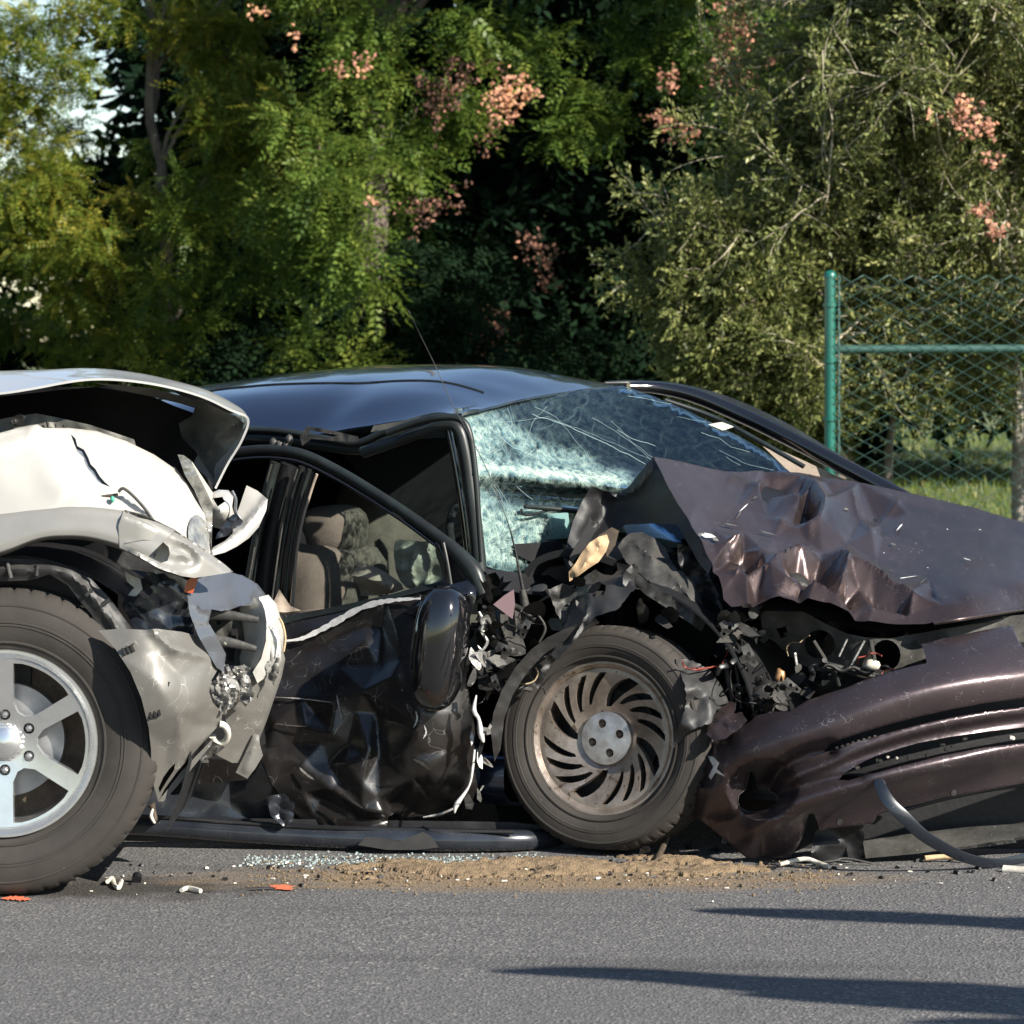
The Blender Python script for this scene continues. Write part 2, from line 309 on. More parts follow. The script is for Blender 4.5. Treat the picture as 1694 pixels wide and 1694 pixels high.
def cdt(outline, holes, sp, jag=0, seed=0, smooth=0, jit=.25):
    rr = np.random.default_rng(seed)
    def prep(o):
        o = catmull(o, smooth, True) if smooth else np.array(o, float)
        out = []
        for i in range(len(o)):
            a, b = o[i], o[(i + 1) % len(o)]; L = np.hypot(*(b - a)); k = max(1, int(L / sp))
            nrm = np.array([-(b - a)[1], (b - a)[0]]) / max(L, 1e-6)
            for j in range(k):
                q = a + (b - a) * j / k
                if jag and j: q = q + nrm * rr.uniform(-jag, jag)
                out.append(q)
        return np.array(out)
    loops = [prep(outline)] + [prep(h) for h in holes]
    V = []; E = []
    for lp in loops:
        s = len(V); V += [tuple(p) for p in lp]; E += [(s + i, s + (i + 1) % len(lp)) for i in range(len(lp))]
    nb = len(V); mn, mxx = loops[0].min(0), loops[0].max(0)
    gx, gy = np.meshgrid(np.arange(mn[0] + sp / 2, mxx[0], sp), np.arange(mn[1] + sp / 2, mxx[1], sp * .866))
    gx = gx + (np.arange(gx.shape[0]) % 2)[:, None] * sp / 2
    gx, gy = gx.ravel(), gy.ravel(); gx = gx + rr.uniform(-jit, jit, gx.shape) * sp; gy = gy + rr.uniform(-jit, jit, gy.shape) * sp
    ok = inpoly(gx, gy, loops[0])
    for h in loops[1:]: ok &= ~inpoly(gx, gy, h)
    B = np.array(V)
    if len(gx):
        dmin = np.full(gx.shape, 1e9)
        for k in range(0, len(B), 1): dmin = np.minimum(dmin, (gx - B[k, 0]) ** 2 + (gy - B[k, 1]) ** 2)
        ok &= dmin > (sp * .45) ** 2
    V += list(zip(gx[ok], gy[ok]))
    r = delaunay_2d_cdt([Vector(v) for v in V], E, [], 0, 1e-4)
    v2 = np.array([tuple(v) for v in r[0]]); T = np.array([f for f in r[2] if len(f) == 3])
    c = v2[T].mean(1); ok = inpoly(c[:, 0], c[:, 1], loops[0])
    for h in loops[1:]: ok &= ~inpoly(c[:, 0], c[:, 1], h)
    return v2, T[ok]
def thicken(Vf, Vb, T):
    """front verts, back verts, triangles -> closed shell"""
    n = len(Vf); F = [tuple(t) for t in T] + [(t[2] + n, t[1] + n, t[0] + n) for t in T]
    cnt = {}
    for t in T:
        for a, b in ((t[0], t[1]), (t[1], t[2]), (t[2], t[0])): cnt[(a, b)] = 1
    for a, b in list(cnt):
        if (b, a) not in cnt: F.append((b, a, a + n, b + n))
    return np.vstack([Vf, Vb]), F
def orient(Vf, T, d):
    nn = np.cross(Vf[T[:, 1]] - Vf[T[:, 0]], Vf[T[:, 2]] - Vf[T[:, 0]]).sum(0)
    return T[:, ::-1].copy() if nn @ np.array(d) > 0 else T
def sheet(name, outline, Y, m, parent, sp=8, th=0.004, holes=(), smooth=0, jag=0, disp=(), seed=0, sharp=42, label=None, attr=None, ndisp=()):
    """a real metal/plastic sheet: outline given as seen, placed at its own distance with relief and thickness"""
    v2, T = cdt(outline, holes, sp, jag, seed, smooth)
    x, y = v2[:, 0], v2[:, 1]
    if isinstance(Y, (int, float)): d = np.full(x.shape, float(Y))
    elif isinstance(Y, (list, tuple)): d = tps(Y)(x, y)
    else: d = Y(x, y)
    for f in disp: d = d + f(x, y)
    Vf = W3(x, y, d); ray = W3(x, y, d + 1) - Vf; ray /= np.linalg.norm(ray, axis=1)[:, None]
    T = orient(Vf, T, (0, 1, 0))
    if ndisp:   # relief along the panel's own normal
        nf = np.cross(Vf[T[:, 1]] - Vf[T[:, 0]], Vf[T[:, 2]] - Vf[T[:, 0]]); N = np.zeros_like(Vf)
        for k in range(3): np.add.at(N, T[:, k], nf)
        N /= np.linalg.norm(N, axis=1)[:, None] + 1e-12; q = np.zeros(len(x))
        for f in ndisp: q = q - f(x, y)
        Vf = Vf + N * q[:, None]
    V, F = thicken(Vf, Vf + ray * th, T)
    o = mesh_np(name, V, F, m, parent, True, sharp)
    if attr:
        a = o.data.attributes.new(attr[0], 'FLOAT', 'POINT'); val = attr[1](x, y)
        a.data.foreach_set('value', np.r_[val, val].astype(np.float32))
    if label: o['label'] = label
    return o
def tube(name, pts, rad, m, parent, seg=8, sm=5, flat=1.0, label=None, join=None):
    P = catmull(pts, sm) if sm and len(pts) > 2 else np.array(pts, float)
    n = len(P); rad = np.interp(np.linspace(0, 1, n), np.linspace(0, 1, len(rad)), rad) if hasattr(rad, '__len__') else np.full(n, rad)
    T = np.gradient(P, axis=0); T /= np.linalg.norm(T, axis=1)[:, None] + 1e-9
    up = np.array([0, -1.0, 0]) if abs(T[0] @ np.array([0, 1.0, 0])) < .9 else np.array([0, 0, 1.0]); V = []; 
    for i in range(n):
        a = np.cross(T[i], up); a /= np.linalg.norm(a) + 1e-9; b = np.cross(a, T[i]); up = b
        for k in range(seg):
            t = 2 * math.pi * k / seg; V.append(P[i] + rad[i] * (a * math.cos(t) + b * math.sin(t) * flat))
    F = [(i * seg + k, i * seg + (k + 1) % seg, (i + 1) * seg + (k + 1) % seg, (i + 1) * seg + k) for i in range(n - 1) for k in range(seg)]
    F += [tuple(range(seg))[::-1], tuple((n - 1) * seg + k for k in range(seg))]
    if join is not None:
        o = len(join[0]); join[0].extend(V); join[1].extend([tuple(i + o for i in f) for f in F]); return
    o = mesh_np(name, np.array(V), F, m, parent, True, 60)
    if label: o['label'] = label
    return o
def pt(l, Y=None):
    """list of (px,py[,Y]) -> world points"""
    return [W3(p[0], p[1], p[2] if len(p) > 2 else (Y(p[0], p[1]) if callable(Y) else Y)) for p in l]
def patch(name, rows, m, parent, nu=6, nv=6, th=0.004, disp=None, seed=0, sharp=50, label=None, close=False):
    """smooth surface through a grid of world points"""
    rows = [np.array(r, float) for r in rows]
    G = np.array([catmull(r, nu) for r in rows]); G = np.array([catmull(G[:, j], nv) for j in range(G.shape[1])])  # cols x rows
    a, b = G.shape[:2]; V = G.reshape(-1, 3)
    if disp: V = disp(V)
    T = []
    for i in range(a - 1):
        for j in range(b - 1):
            q = (i * b + j, i * b + j + 1, (i + 1) * b + j + 1, (i + 1) * b + j); T.append((q[0], q[1], q[2])); T.append((q[0], q[2], q[3]))
    T = np.array(T); nf = np.cross(V[T[:, 1]] - V[T[:, 0]], V[T[:, 2]] - V[T[:, 0]])
    if nf[:, 2].sum() < 0 and not close: T = T[:, ::-1].copy(); nf = -nf
    N = np.zeros_like(V)
    for k in range(3): np.add.at(N, T[:, k], nf)
    N /= np.linalg.norm(N, axis=1)[:, None] + 1e-12
    V2, F = thicken(V, V - N * th, T)
    o = mesh_np(name, V2, F, m, parent, True, sharp)
    if label: o['label'] = label
    return o
def box(name, c, size, m, parent, rot=(0, 0, 0), bev=0.004, join=None, label=None, taper=1.0):
    import bmesh
    bm = bmesh.new(); bmesh.ops.create_cube(bm, size=1)
    for v in bm.verts:
        k = taper if v.co.z > 0 else 1
        v.co = Vector((v.co.x * size[0] * k, v.co.y * size[1] * k, v.co.z * size[2]))
    if bev: bmesh.ops.bevel(bm, geom=bm.edges[:], offset=bev, segments=2, affect='EDGES')
    rm = Matrix.Identity(3)
    from mathutils import Euler
    rm = Euler(rot).to_matrix()
    V = [np.array(rm @ v.co) + np.array(c) for v in bm.verts]; F = [tuple(v.index for v in f.verts) for f in bm.faces]; bm.free()
    if join is not None:
        o = len(join[0]); join[0].extend(V); join[1].extend([tuple(i + o for i in f) for f in F]); return
    o = mesh_np(name, np.array(V), F, m, parent, True, 35)
    if label: o['label'] = label
    return o
def blob(name, c, size, m, parent, amp=0.15, freq=6, seed=0, sub=3, power=2.0, rot=0, label=None, tilt=0.0):
    import bmesh
    bm = bmesh.new(); bmesh.ops.create_icosphere(bm, subdivisions=sub, radius=1)
    V = []
    for v in bm.verts:
        p = np.array(v.co); s = (np.abs(p) ** power).sum() ** (1 / power); p = p / s
        k = 1 + amp * noise.noise(Vector(p) * freq * .4 + Vector((seed, 0, 0)))
        p = p * k * np.array(size); cr, sr = math.cos(rot), math.sin(rot)
        ct, s2 = math.cos(tilt), math.sin(tilt); p = np.array([p[0] * ct - p[2] * s2, p[1], p[0] * s2 + p[2] * ct])
        V.append(np.array([p[0] * cr - p[1] * sr, p[0] * sr + p[1] * cr, p[2]]) + np.array(c))
    F = [tuple(v.index for v in f.verts) for f in bm.faces]; bm.free()
    o = mesh_np(name, np.array(V), F, m, parent, True, 0)
    if label: o['label'] = label
    return o
def lathe(prof, seg=96, ang0=0):
    """profile (r, y) about the local Y axis -> verts (n, seg, 3)"""
    t = np.linspace(0, 2 * math.pi, seg, endpoint=False) + ang0
    P = np.array(prof, float)
    return np.stack([P[:, 0, None] * np.cos(t), np.repeat(P[:, 1, None], seg, 1), P[:, 0, None] * np.sin(t)], -1)
def grid_faces(n, seg, off=0):
    return [(off + i * seg + k, off + i * seg + (k + 1) % seg, off + (i + 1) * seg + (k + 1) % seg, off + (i + 1) * seg + k) for i in range(n - 1) for k in range(seg)]
def place(V, c, rz=0, camber=0):
    V = np.asarray(V, float).reshape(-1, 3); cc, sc = math.cos(camber), math.sin(camber)
    y, z = V[:, 1] * cc - V[:, 2] * sc, V[:, 1] * sc + V[:, 2] * cc
    cr, sr = math.cos(rz), math.sin(rz)
    return np.stack([V[:, 0] * cr - y * sr, V[:, 0] * sr + y * cr, z], -1) + np.array(c)
# ------------------------------------------------------------------ wheels
def tyre_part(par, c, Rt, rr, w, rz, camber, nblk, seed=0, label=None):
    """tyre with rounded sidewalls, a shoulder cut into tread blocks, and circumferential grooves"""
    seg = nblk * 6; h = w / 2
    prof = [(rr - .012, h * .55), (rr, h * .80), (rr + .012, h * .86), (rr + (Rt - rr) * .30, h * .97), (rr + (Rt - rr) * .55, h * 1.0),
            (rr + (Rt - rr) * .80, h * .93), (Rt - .016, h * .84), (Rt - .006, h * .74), (Rt, h * .60), (Rt, h * .40), (Rt - .009, h * .37), (Rt - .009, h * .31), (Rt, h * .28), (Rt + .001, h * .06),
            (Rt - .009, h * .03)]
    prof = [(r, -y) for r, y in prof] + [(r, y) for r, y in prof[::-1]]
    G = lathe(prof, seg); n = len(prof)
    rad = np.array([p[0] for p in prof])
    for k in range(seg):
        ph = k % 6
        for i in (7, 8, 9, n - 10, n - 9, n - 8):
            if ph == 0:
                dr = .007 if i in (8, 9, n - 9, n - 10) else .003
                f = 1 - dr / rad[i]; G[i, k, 0] *= f; G[i, k, 2] *= f
    zmin = -Rt + .008  # flattened where it stands on the road
    G[..., 2] = np.where(G[..., 2] < zmin, zmin, G[..., 2])
    # raised rings on the sidewall
    for rf, wdt in ((.24, .0025), (.30, -.002)): pass
    V = place(G, c, rz, camber)
    o = mesh_np('tyre', V, grid_faces(n, seg), M['tyre'], par, True, 38)
    if label: o['label'] = label
    # fine raised rings (rim protector, decorative band)
    V = []; F = []
    for rf, bw in ((.14, .003), (.42, .0018), (.47, .0018), (.74, .002)):
        r0 = rr + (Rt - rr) * rf; y0 = -h * np.interp(rf, [0, .14, .3, .55, .8, 1], [.80, .90, .97, 1.0, .93, .8])
        g = lathe([(r0 - .004, y0 + .002), (r0 - .002, y0 - bw), (r0 + .002, y0 - bw), (r0 + .004, y0 + .002)], 96)
        F += grid_faces(4, 96, len(V)); V += list(place(g, c, rz, camber))
    mesh_np('sidewall_ring', np.array(V), F, M['tyre'], o, True, 60)
    return o
def disc_sheet(name, par, c, rz, camber, outline, holes, yfn, th, m, sp=.008, bevel=0, label=None):
    v2, T = cdt(outline, holes, sp, 0, 1, 0, .15)
    r = np.hypot(v2[:, 0], v2[:, 1]); y = yfn(v2[:, 0], v2[:, 1])
    Vf = np.stack([v2[:, 0], y, v2[:, 1]], -1); T = orient(Vf, T, (0, 1, 0))
    V, F = thicken(Vf, Vf + np.array([0, th, 0]), T)
    o = mesh_np(name, place(V, c, rz, camber), F, m, par, True, 35)
    if label: o['label'] = label
    return o
def circ(r, n=72, a0=0, cx=0, cy=0): return [(cx + r * math.cos(a0 + 2 * math.pi * i / n), cy + r * math.sin(a0 + 2 * math.pi * i / n)) for i in range(n)]
def ring_part(name, par, c, rz, camber, prof, m, seg=96, closed=True, label=None):
    if closed: prof = list(prof) + [prof[0]]
    o = mesh_np(name, place(lathe(prof, seg), c, rz, camber), grid_faces(len(prof), seg), m, par, True, 32)
    if label: o['label'] = label
    return o
def offs(c, rz, camber, p): return place([p], c, rz, camber)[0]

# ------------------------------------------------------------------ ground
def ground_mats():
    m = bpy.data.materials.new('asphalt'); m.use_nodes = True; nt = m.node_tree; n = nt.nodes; L = nt.links; b = n['Principled BSDF']
    tc = n.new('ShaderNodeTexCoord')
    def nz(s, lo, hi, det=3, st=None):
        t = n.new('ShaderNodeTexNoise'); t.inputs['Scale'].default_value = s; t.inputs['Detail'].default_value = det
        v = tc.outputs['Object']
        if st: mp = n.new('ShaderNodeMapping'); mp.inputs['Scale'].default_value = st; L.new(v, mp.inputs[0]); v = mp.outputs[0]
        L.new(v, t.inputs['Vector']); r = n.new('ShaderNodeMapRange'); r.inputs[1].default_value = lo; r.inputs[2].default_value = hi; L.new(t.outputs[0], r.inputs[0]); return r.outputs[0]
    def mx(f, a, c2, fac=None):
        x = n.new('ShaderNodeMix'); x.data_type = 'RGBA'
        if fac:
            k = n.new('ShaderNodeMath'); k.operation = 'MULTIPLY'; k.inputs[1].default_value = fac; L.new(f, k.inputs[0]); f = k.outputs[0]
        L.new(f, x.inputs[0])
        for s_, v in ((6, a), (7, c2)):
            if isinstance(v, tuple): x.inputs[s_].default_value = (*v, 1)
            else: L.new(v, x.inputs[s_])
        return x.outputs[2]
    v = n.new('ShaderNodeTexVoronoi'); v.inputs['Scale'].default_value = 130; L.new(tc.outputs['Object'], v.inputs['Vector'])
    sv = n.new('ShaderNodeSeparateColor'); L.new(v.outputs['Color'], sv.inputs[0])
    c = mx(sv.outputs[0], (0.064, 0.063, 0.065), (0.135, 0.130, 0.127))
    r = n.new('ShaderNodeMapRange'); r.inputs[1].default_value = .90; r.inputs[2].default_value = .96; L.new(sv.outputs[1], r.inputs[0])
    c = mx(r.outputs[0], c, (0.25, 0.235, 0.21), .8)
    c = mx(nz(1.1, .35, .7, 5), c, (0.088, 0.086, 0.086), .5)
    c = mx(nz(2.2, .56, .70, 6, (.22, 1.5, 1)), c, (0.045, 0.044, 0.044), .6)
    # old oil and dirt beside the tyre
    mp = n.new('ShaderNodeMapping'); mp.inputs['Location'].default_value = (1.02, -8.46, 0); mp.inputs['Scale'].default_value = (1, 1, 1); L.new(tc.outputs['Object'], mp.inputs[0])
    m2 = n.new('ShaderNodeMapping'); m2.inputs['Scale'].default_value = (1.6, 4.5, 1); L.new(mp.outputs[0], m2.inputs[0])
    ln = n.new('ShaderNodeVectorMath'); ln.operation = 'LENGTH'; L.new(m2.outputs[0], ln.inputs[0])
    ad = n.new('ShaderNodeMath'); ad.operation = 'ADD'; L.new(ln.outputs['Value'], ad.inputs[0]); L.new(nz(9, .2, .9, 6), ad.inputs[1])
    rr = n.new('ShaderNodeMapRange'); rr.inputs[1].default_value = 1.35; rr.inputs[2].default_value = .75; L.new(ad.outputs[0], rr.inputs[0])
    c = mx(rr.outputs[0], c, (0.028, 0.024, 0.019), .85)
    mp = n.new('ShaderNodeMapping'); mp.inputs['Location'].default_value = (-.06, -8.62, 0); L.new(tc.outputs['Object'], mp.inputs[0])
    m2 = n.new('ShaderNodeMapping'); m2.inputs['Scale'].default_value = (1.05, 4.6, 1); L.new(mp.outputs[0], m2.inputs[0])
    ln = n.new('ShaderNodeVectorMath'); ln.operation = 'LENGTH'; L.new(m2.outputs[0], ln.inputs[0])
    ad = n.new('ShaderNodeMath'); ad.operation = 'ADD'; L.new(ln.outputs['Value'], ad.inputs[0]); L.new(nz(7, .2, .9, 7, (.6, 2.4, 1)), ad.inputs[1])
    rr = n.new('ShaderNodeMapRange'); rr.inputs[1].default_value = 1.55; rr.inputs[2].default_value = .95; L.new(ad.outputs[0], rr.inputs[0])
    c = mx(rr.outputs[0], c, (0.19, 0.135, 0.08), .85)
    L.new(c, b.inputs['Base Color']); b.inputs['Roughness'].default_value = .85; b.inputs['Specular IOR Level'].default_value = .3
    bp = n.new('ShaderNodeBump'); bp.inputs['Strength'].default_value = .9; bp.inputs['Distance'].default_value = .004
    L.new(v.outputs['Distance'], bp.inputs['Height']); L.new(bp.outputs[0], b.inputs['Normal'])
    M['asphalt'] = m
    M['soil'] = mat('grassy_ground', (0.055, 0.085, 0.018), 0.95, base2=(0.12, 0.12, 0.045), vscale=3.5, bump=0.6, bscale=30, spots=(0.25, 0.19, 0.08), sscale=12, sthr=0.66)
    M['concrete'] = mat('kerb_concrete', (0.32, 0.30, 0.27), 0.9, var=0.3, vscale=12, bump=0.3)
ground_mats()
def flat(name, x0, x1, y0, y1, z, m, nx=1, ny=1, hf=None):
    xs, ys = np.linspace(x0, x1, nx + 1), np.linspace(y0, y1, ny + 1); X, Y = np.meshgrid(xs, ys); Z = np.full(X.shape, z) if hf is None else hf(X, Y)
    V = np.stack([X, Y, Z], -1).reshape(-1, 3); k = nx + 1
    F = np.array([(j * k + i, j * k + i + 1, (j + 1) * k + i + 1, (j + 1) * k + i) for j in range(ny) for i in range(nx)])
    return tag(mesh_np(name, V, F, m, None, True, 0), kind='structure')
flat('ground', -600, 600, -300, 1500, -0.02, M['soil'])
flat('road', -60, 60, 1.0, 14.2, 0.0, M['asphalt'])
kb = [[], []]; box('kerb', (0, 14.275, .04), (120, .15, .16), None, None, join=kb, bev=.015)
tag(mesh_np('kerb', np.array(kb[0]), kb[1], M['concrete'], None, True, 35), kind='structure')
def gh(X, Y): return .1 + np.clip((Y - 18) / 30, 0, 1) * .25
flat('lawn', -60, 60, 14.352, 60, .1, M['soil'], 60, 40, gh)

# sand strewn on the spill: one heap with its crumbs, and thin smears
def sand_pile():
    xs = np.arange(-.72, .86, .007); ys = np.arange(8.40, 9.12, .010); X, Y = np.meshgrid(xs, ys)
    nz = np.array([noise.fractal(Vector((a * 5, b * 9, 0)), 1, 2, 5) for a, b in zip(X.ravel(), Y.ravel())]).reshape(X.shape)
    fz = np.array([noise.fractal(Vector((a * 60, b * 60, 3)), 1, 2, 3) for a, b in zip(X.ravel(), Y.ravel())]).reshape(X.shape)
    cr = np.array([max(0, noise.noise(Vector((a * 45, b * 45, 9))) - .15) for a, b in zip(X.ravel(), Y.ravel())]).reshape(X.shape)
    yc = 8.72 + .03 * np.sin(X * 4)
    ew = np.clip((X + .70) / .45, 0, 1) * np.clip((.80 - X) / .30, 0, 1)
    hump = np.exp(-((Y - yc - .06) / .17) ** 2) * ew
    smear = np.exp(-((Y - 8.50) / .035) ** 2) * np.clip((X + .55) / .3, 0, 1) * np.clip((.85 - X) / .2, 0, 1) * .22
    gap = np.exp(-((Y - 8.575) / .022) ** 2) * np.clip((X + .05) / .2, 0, 1) * .4
    H = .019 * hump * (1 + .8 * nz) + .02 * smear + .003 * fz * (hump > .1) + cr * .016 * np.clip(hump * 3, 0, 1) - .012 * gap - .009 + nz * .008
    H = np.minimum(H, .034)
    H = np.where(H < .003, -.02, H)
    keep = H > -.01; idx = np.arange(X.size).reshape(X.shape)
    a, b, c, d = idx[:-1, :-1], idx[:-1, 1:], idx[1:, 1:], idx[1:, :-1]
    k = keep[:-1, :-1] | keep[:-1, 1:] | keep[1:, 1:] | keep[1:, :-1]
    F = np.stack([a[k], b[k], c[k], d[k]], -1)
    o = mesh_np('sand', np.stack([X, Y, H], -1).reshape(-1, 3), F, M['sandpile'], None, True, 0)
    tag(o, 'pale brown absorbent sand strewn on the road below the wrecked sedan', 'sand', kind='stuff')
sand_pile()
def scatter(name, n, fn, size, m, label, cat, aspect=(1, 1, .6), seed=1):
    r = np.random.default_rng(seed); V = []; F = []
    base = np.array([(-1, -1, -1), (1, -1, -1), (1, 1, -1), (-1, 1, -1), (-.7, -.7, 1), (.8, -.6, 1), (.7, .8, 1), (-.8, .7, 1)], float) / 2
    fc = [(0, 3, 2, 1), (4, 5, 6, 7), (0, 1, 5, 4), (1, 2, 6, 5), (2, 3, 7, 6), (3, 0, 4, 7)]
    for i in range(n):
        x, y, z = fn(r); s = size * r.uniform(.4, 1.4); a = r.uniform(0, 6.28)
        b = base * np.array(aspect) * s * r.uniform(.6, 1.3, 3); b = b + r.uniform(-.12, .12, b.shape) * s
        ca, sa = math.cos(a), math.sin(a); b = np.stack([b[:, 0] * ca - b[:, 1] * sa, b[:, 0] * sa + b[:, 1] * ca, b[:, 2]], -1)
        F += [tuple(k + len(V) for k in f) for f in fc]; V += list(b + np.array([x, y, z + s * aspect[2] * .45]))
    o = mesh_np(name, np.array(V), F, m, None, False); return tag(o, label, cat, kind='stuff')
M['glass_bit'] = mat('pale_green_glass_crumb', (0.42, 0.48, 0.46), 0.12, 0, 0.5, base2=(0.12, 0.15, 0.14), vscale=90)
M['chip'] = mat('broken_white_plastic', (0.70, 0.66, 0.56), 0.5, base2=(0.35, 0.32, 0.27), vscale=30)
scatter('glass_crumbs', 900, lambda r: (r.uniform(-.74, .10) , 8.90 + r.normal(0, .05), 0), .0055, M['glass_bit'], 'pale green crumbs of shattered glass strewn below the sedan door', 'broken glass', seed=3)
scatter('gravel_crumbs', 900, lambda r: (r.uniform(-.7, .86), 8.66 + r.normal(0, .13), .002), .0055, M['sandpile'], 'loose brown clods and grit scattered around the spilled sand', 'grit', seed=5)
scatter('plastic_chips', 60, lambda r: (r.uniform(-1.15, 1.55), 8.62 + r.normal(0, .14), 0.003), .007, M['chip'], 'tiny broken white plastic chips scattered on the asphalt by the wrecks', 'debris', (1.6, .7, .4), seed=8)
scatter('dark_chips', 160, lambda r: (r.uniform(-1.1, 1.7), 8.72 + r.normal(0, .13), 0.002), .009, M['black'], 'tiny black plastic fragments scattered on the asphalt by the wrecks', 'debris', (1.8, .8, .5), seed=9)
# orange surveyor marks sprayed at the tyre and by the sand
def road_mark(px0, py0, px1, py1, w, label, seed):
    r = random.Random(seed); Y0, Y1 = FPX * HC / (py0 - HY), FPX * HC / (py1 - HY)
    a, b = W3(px0, py0, Y0), W3(px1, py1, Y1); d = b - a; L = np.linalg.norm(d); d /= L; nn = np.array([-d[1], d[0], 0]); V = []; F = []
    N = 26
    for i in range(N + 1):
        t = i / N; ww = w * (1 - abs(2 * t - 1) ** 3) * r.uniform(.5, 1.2) + .002; p = a + d * L * t + nn * w * .3 * math.sin(t * 5)
        for s in (-1, 1):
            q = p + nn * ww * s; V.append((q[0], q[1], .0045))
        if i: k = 2 * i; F.append((k - 2, k, k + 1, k - 1))
    o = mesh_np('paint_mark', np.array(V), F, M['chalk'], None, False); tag(o, label, 'road marking')
road_mark(2, 1489, 52, 1489, .030, 'short orange sprayed line on the asphalt under the white SUV tyre', 1)
road_mark(448, 1467, 486, 1474, .028, 'orange sprayed dash on the road at the left end of the sand', 2)
def bit(name, lab, cat, pts, rad, m, Y=None, seg=6):
    P = [W3(x, y, FPX * HC / (y - HY + z * 0)) + np.array([0, 0, z]) for x, y, z in pts]
    o = tube(name, P, rad, m, None, seg, 4); tag(o, lab, cat); return o
bit('torn_hook', 'curled cream plastic hook lying on the stained asphalt beside the SUV tyre', 'debris', [(178, 1466, .012), (186, 1459, .01), (190, 1470, .008), (197, 1473, .008), (201, 1466, .014)], .006, M['cream'])
bit('washer', 'small round black cap lying on the asphalt right of the SUV tyre', 'debris', [(226, 1461, .008), (227, 1459, .016)], .013, M['black'], seg=10)
bit('plastic_strip', 'thin cream plastic strip on the dirty road left of the orange dash', 'debris', [(300, 1478, .008), (312, 1475, .01), (332, 1479, .008)], .006, M['cream'])
bit('plastic_sliver', 'dark sliver of trim lying along the road by the orange dash', 'debris', [(415, 1474, .005), (452, 1473, .006)], .004, M['black'])
bit('trim_shard', 'short brown bent trim shard standing from the sand by the front wheel', 'debris', [(1085, 1425, .0), (1098, 1418, .03), (1114, 1402, .08)], .008, M['rust'])
bit('plastic_stick', 'pale yellow stick on the road under the hanging plum bumper', 'debris', [(1530, 1427, .012), (1560, 1426, .014), (1596, 1428, .012)], .007, M['tan'])
bit('foil_scrap', 'white crumpled scrap lying at the right end of the sand under the bumper', 'debris', [(1290, 1436, .01), (1330, 1433, .02), (1352, 1434, .012), (1372, 1438, .006)], .006, M['chip'])
bit('flat_scrap', 'flat white scrap on the road by the right edge below the rubber strip', 'debris', [(1660, 1442, .006), (1700, 1445, .006)], .012, M['chip'])
# ------------------------------------------------------------------ silver SUV (left)
SUVY = 8.30
suv = thing('wrecked_suv', 'white and champagne SUV with crushed front end rammed against the dark sedan', 'car', (-1.31, 8.9, 0))
wc = (-1.302, SUVY + .12, .395); RZ, CB = R(1.5), R(0)
wheel = bpy.data.objects.new('wheel', None); COL.objects.link(wheel); wheel.parent = suv; wheel.location = Vector(wc) - suv.location
tyre_part(wheel, wc, .395, .238, .25, RZ, CB, 58)
ring_part('rim', wheel, wc, RZ, CB, [(.212, -.090), (.222, -.102), (.232, -.112), (.239, -.112), (.241, -.104), (.236, -.098), (.236, .06), (.206, .06), (.206, -.05), (.209, -.088)], M['alloy'])
def suv_spokes():
    holes = []
    for k in range(6):
        a = R(60 * k)      # hole centred between spokes at 30+60k
        w0, w1 = .021, .024; ri, ro = .082, .208; b = a + R(30); c0 = a - R(30)
        pts = []
        def edge(ang, sgn, r, w): return (r * math.cos(ang) - sgn * w * math.sin(ang), r * math.sin(ang) + sgn * w * math.cos(ang))
        pts += [edge(c0, 1, ri + .02, w0), edge(c0, 1, ro - .004, w1)]
        for j in range(1, 8):
            t = c0 + R(60) * (.12 + .76 * j / 8); pts.append((ro * math.cos(t), ro * math.sin(t)))
        pts += [edge(b, -1, ro - .004, w1), edge(b, -1, ri + .02, w0)]
        for j in range(1, 4):
            t = b - R(60) * (.28 + .44 * j / 4); pts.append(((ri) * math.cos(t), (ri) * math.sin(t)))
        holes.append(pts)
    yf = lambda x, z: -.078 - .022 * np.clip((np.hypot(x, z) - .05) / .17, 0, 1) + np.where(np.hypot(x, z) < .045, -.010, 0)
    for k in range(6):
        a = R(30 + 60 * k); holes.append(circ(.0145, 14, 0, .071 * math.cos(a), .071 * math.sin(a)))
    disc_sheet('spoke_face', wheel, wc, RZ, CB, circ(.216, 120), holes, yf, .030, M['alloy'], .007)
suv_spokes()
ring_part('centre_cap', wheel, wc, RZ, CB, [(.0005, -.108), (.030, -.106), (.039, -.100), (.043, -.085), (.043, -.07), (.0005, -.07)], M['alloy'], 48)
for k in range(6):
    a = R(30 + 60 * k); p = (.071 * math.cos(a), 0, .071 * math.sin(a))
    cc = offs(wc, RZ, CB, p)
    ring_part('lug_nut', wheel, cc, RZ, CB, [(.0005, -.092), (.006, -.091), (.009, -.084), (.009, -.070), (.012, -.068), (.012, -.055), (.0005, -.055)], M['disc'], 6)
ring_part('brake_disc', wheel, wc, RZ, CB, [(.05, -.02), (.145, -.02), (.147, -.01), (.145, 0), (.05, 0)], M['disc'], 64)
ring_part('wheel_barrel', wheel, wc, RZ, CB, [(.10, .05), (.208, .05), (.208, .058), (.10, .058)], M['rust'], 48)
ring_part('brake_hub', wheel, wc, RZ, CB, [(.0005, -.05), (.065, -.05), (.07, -.02), (.07, 0), (.0005, 0)], M['dark'], 40)
# black wheel house
tag(patch('wheel_house', [[wc + np.array([.47 * math.cos(R(a)), d, .47 * math.sin(R(a)) ]) for a in range(200, -31, -23)] for d in (-.02, .3, .62)], M['black'], suv, 3, 2, .006, close=True))
box('wheel_house_wall', (-1.55, 9.08, .62), (.9, .02, 1.1), M['black'], suv)
box('axle_beam', (-1.3, 8.75, .36), (.12, .6, .12), M['dark'], suv)
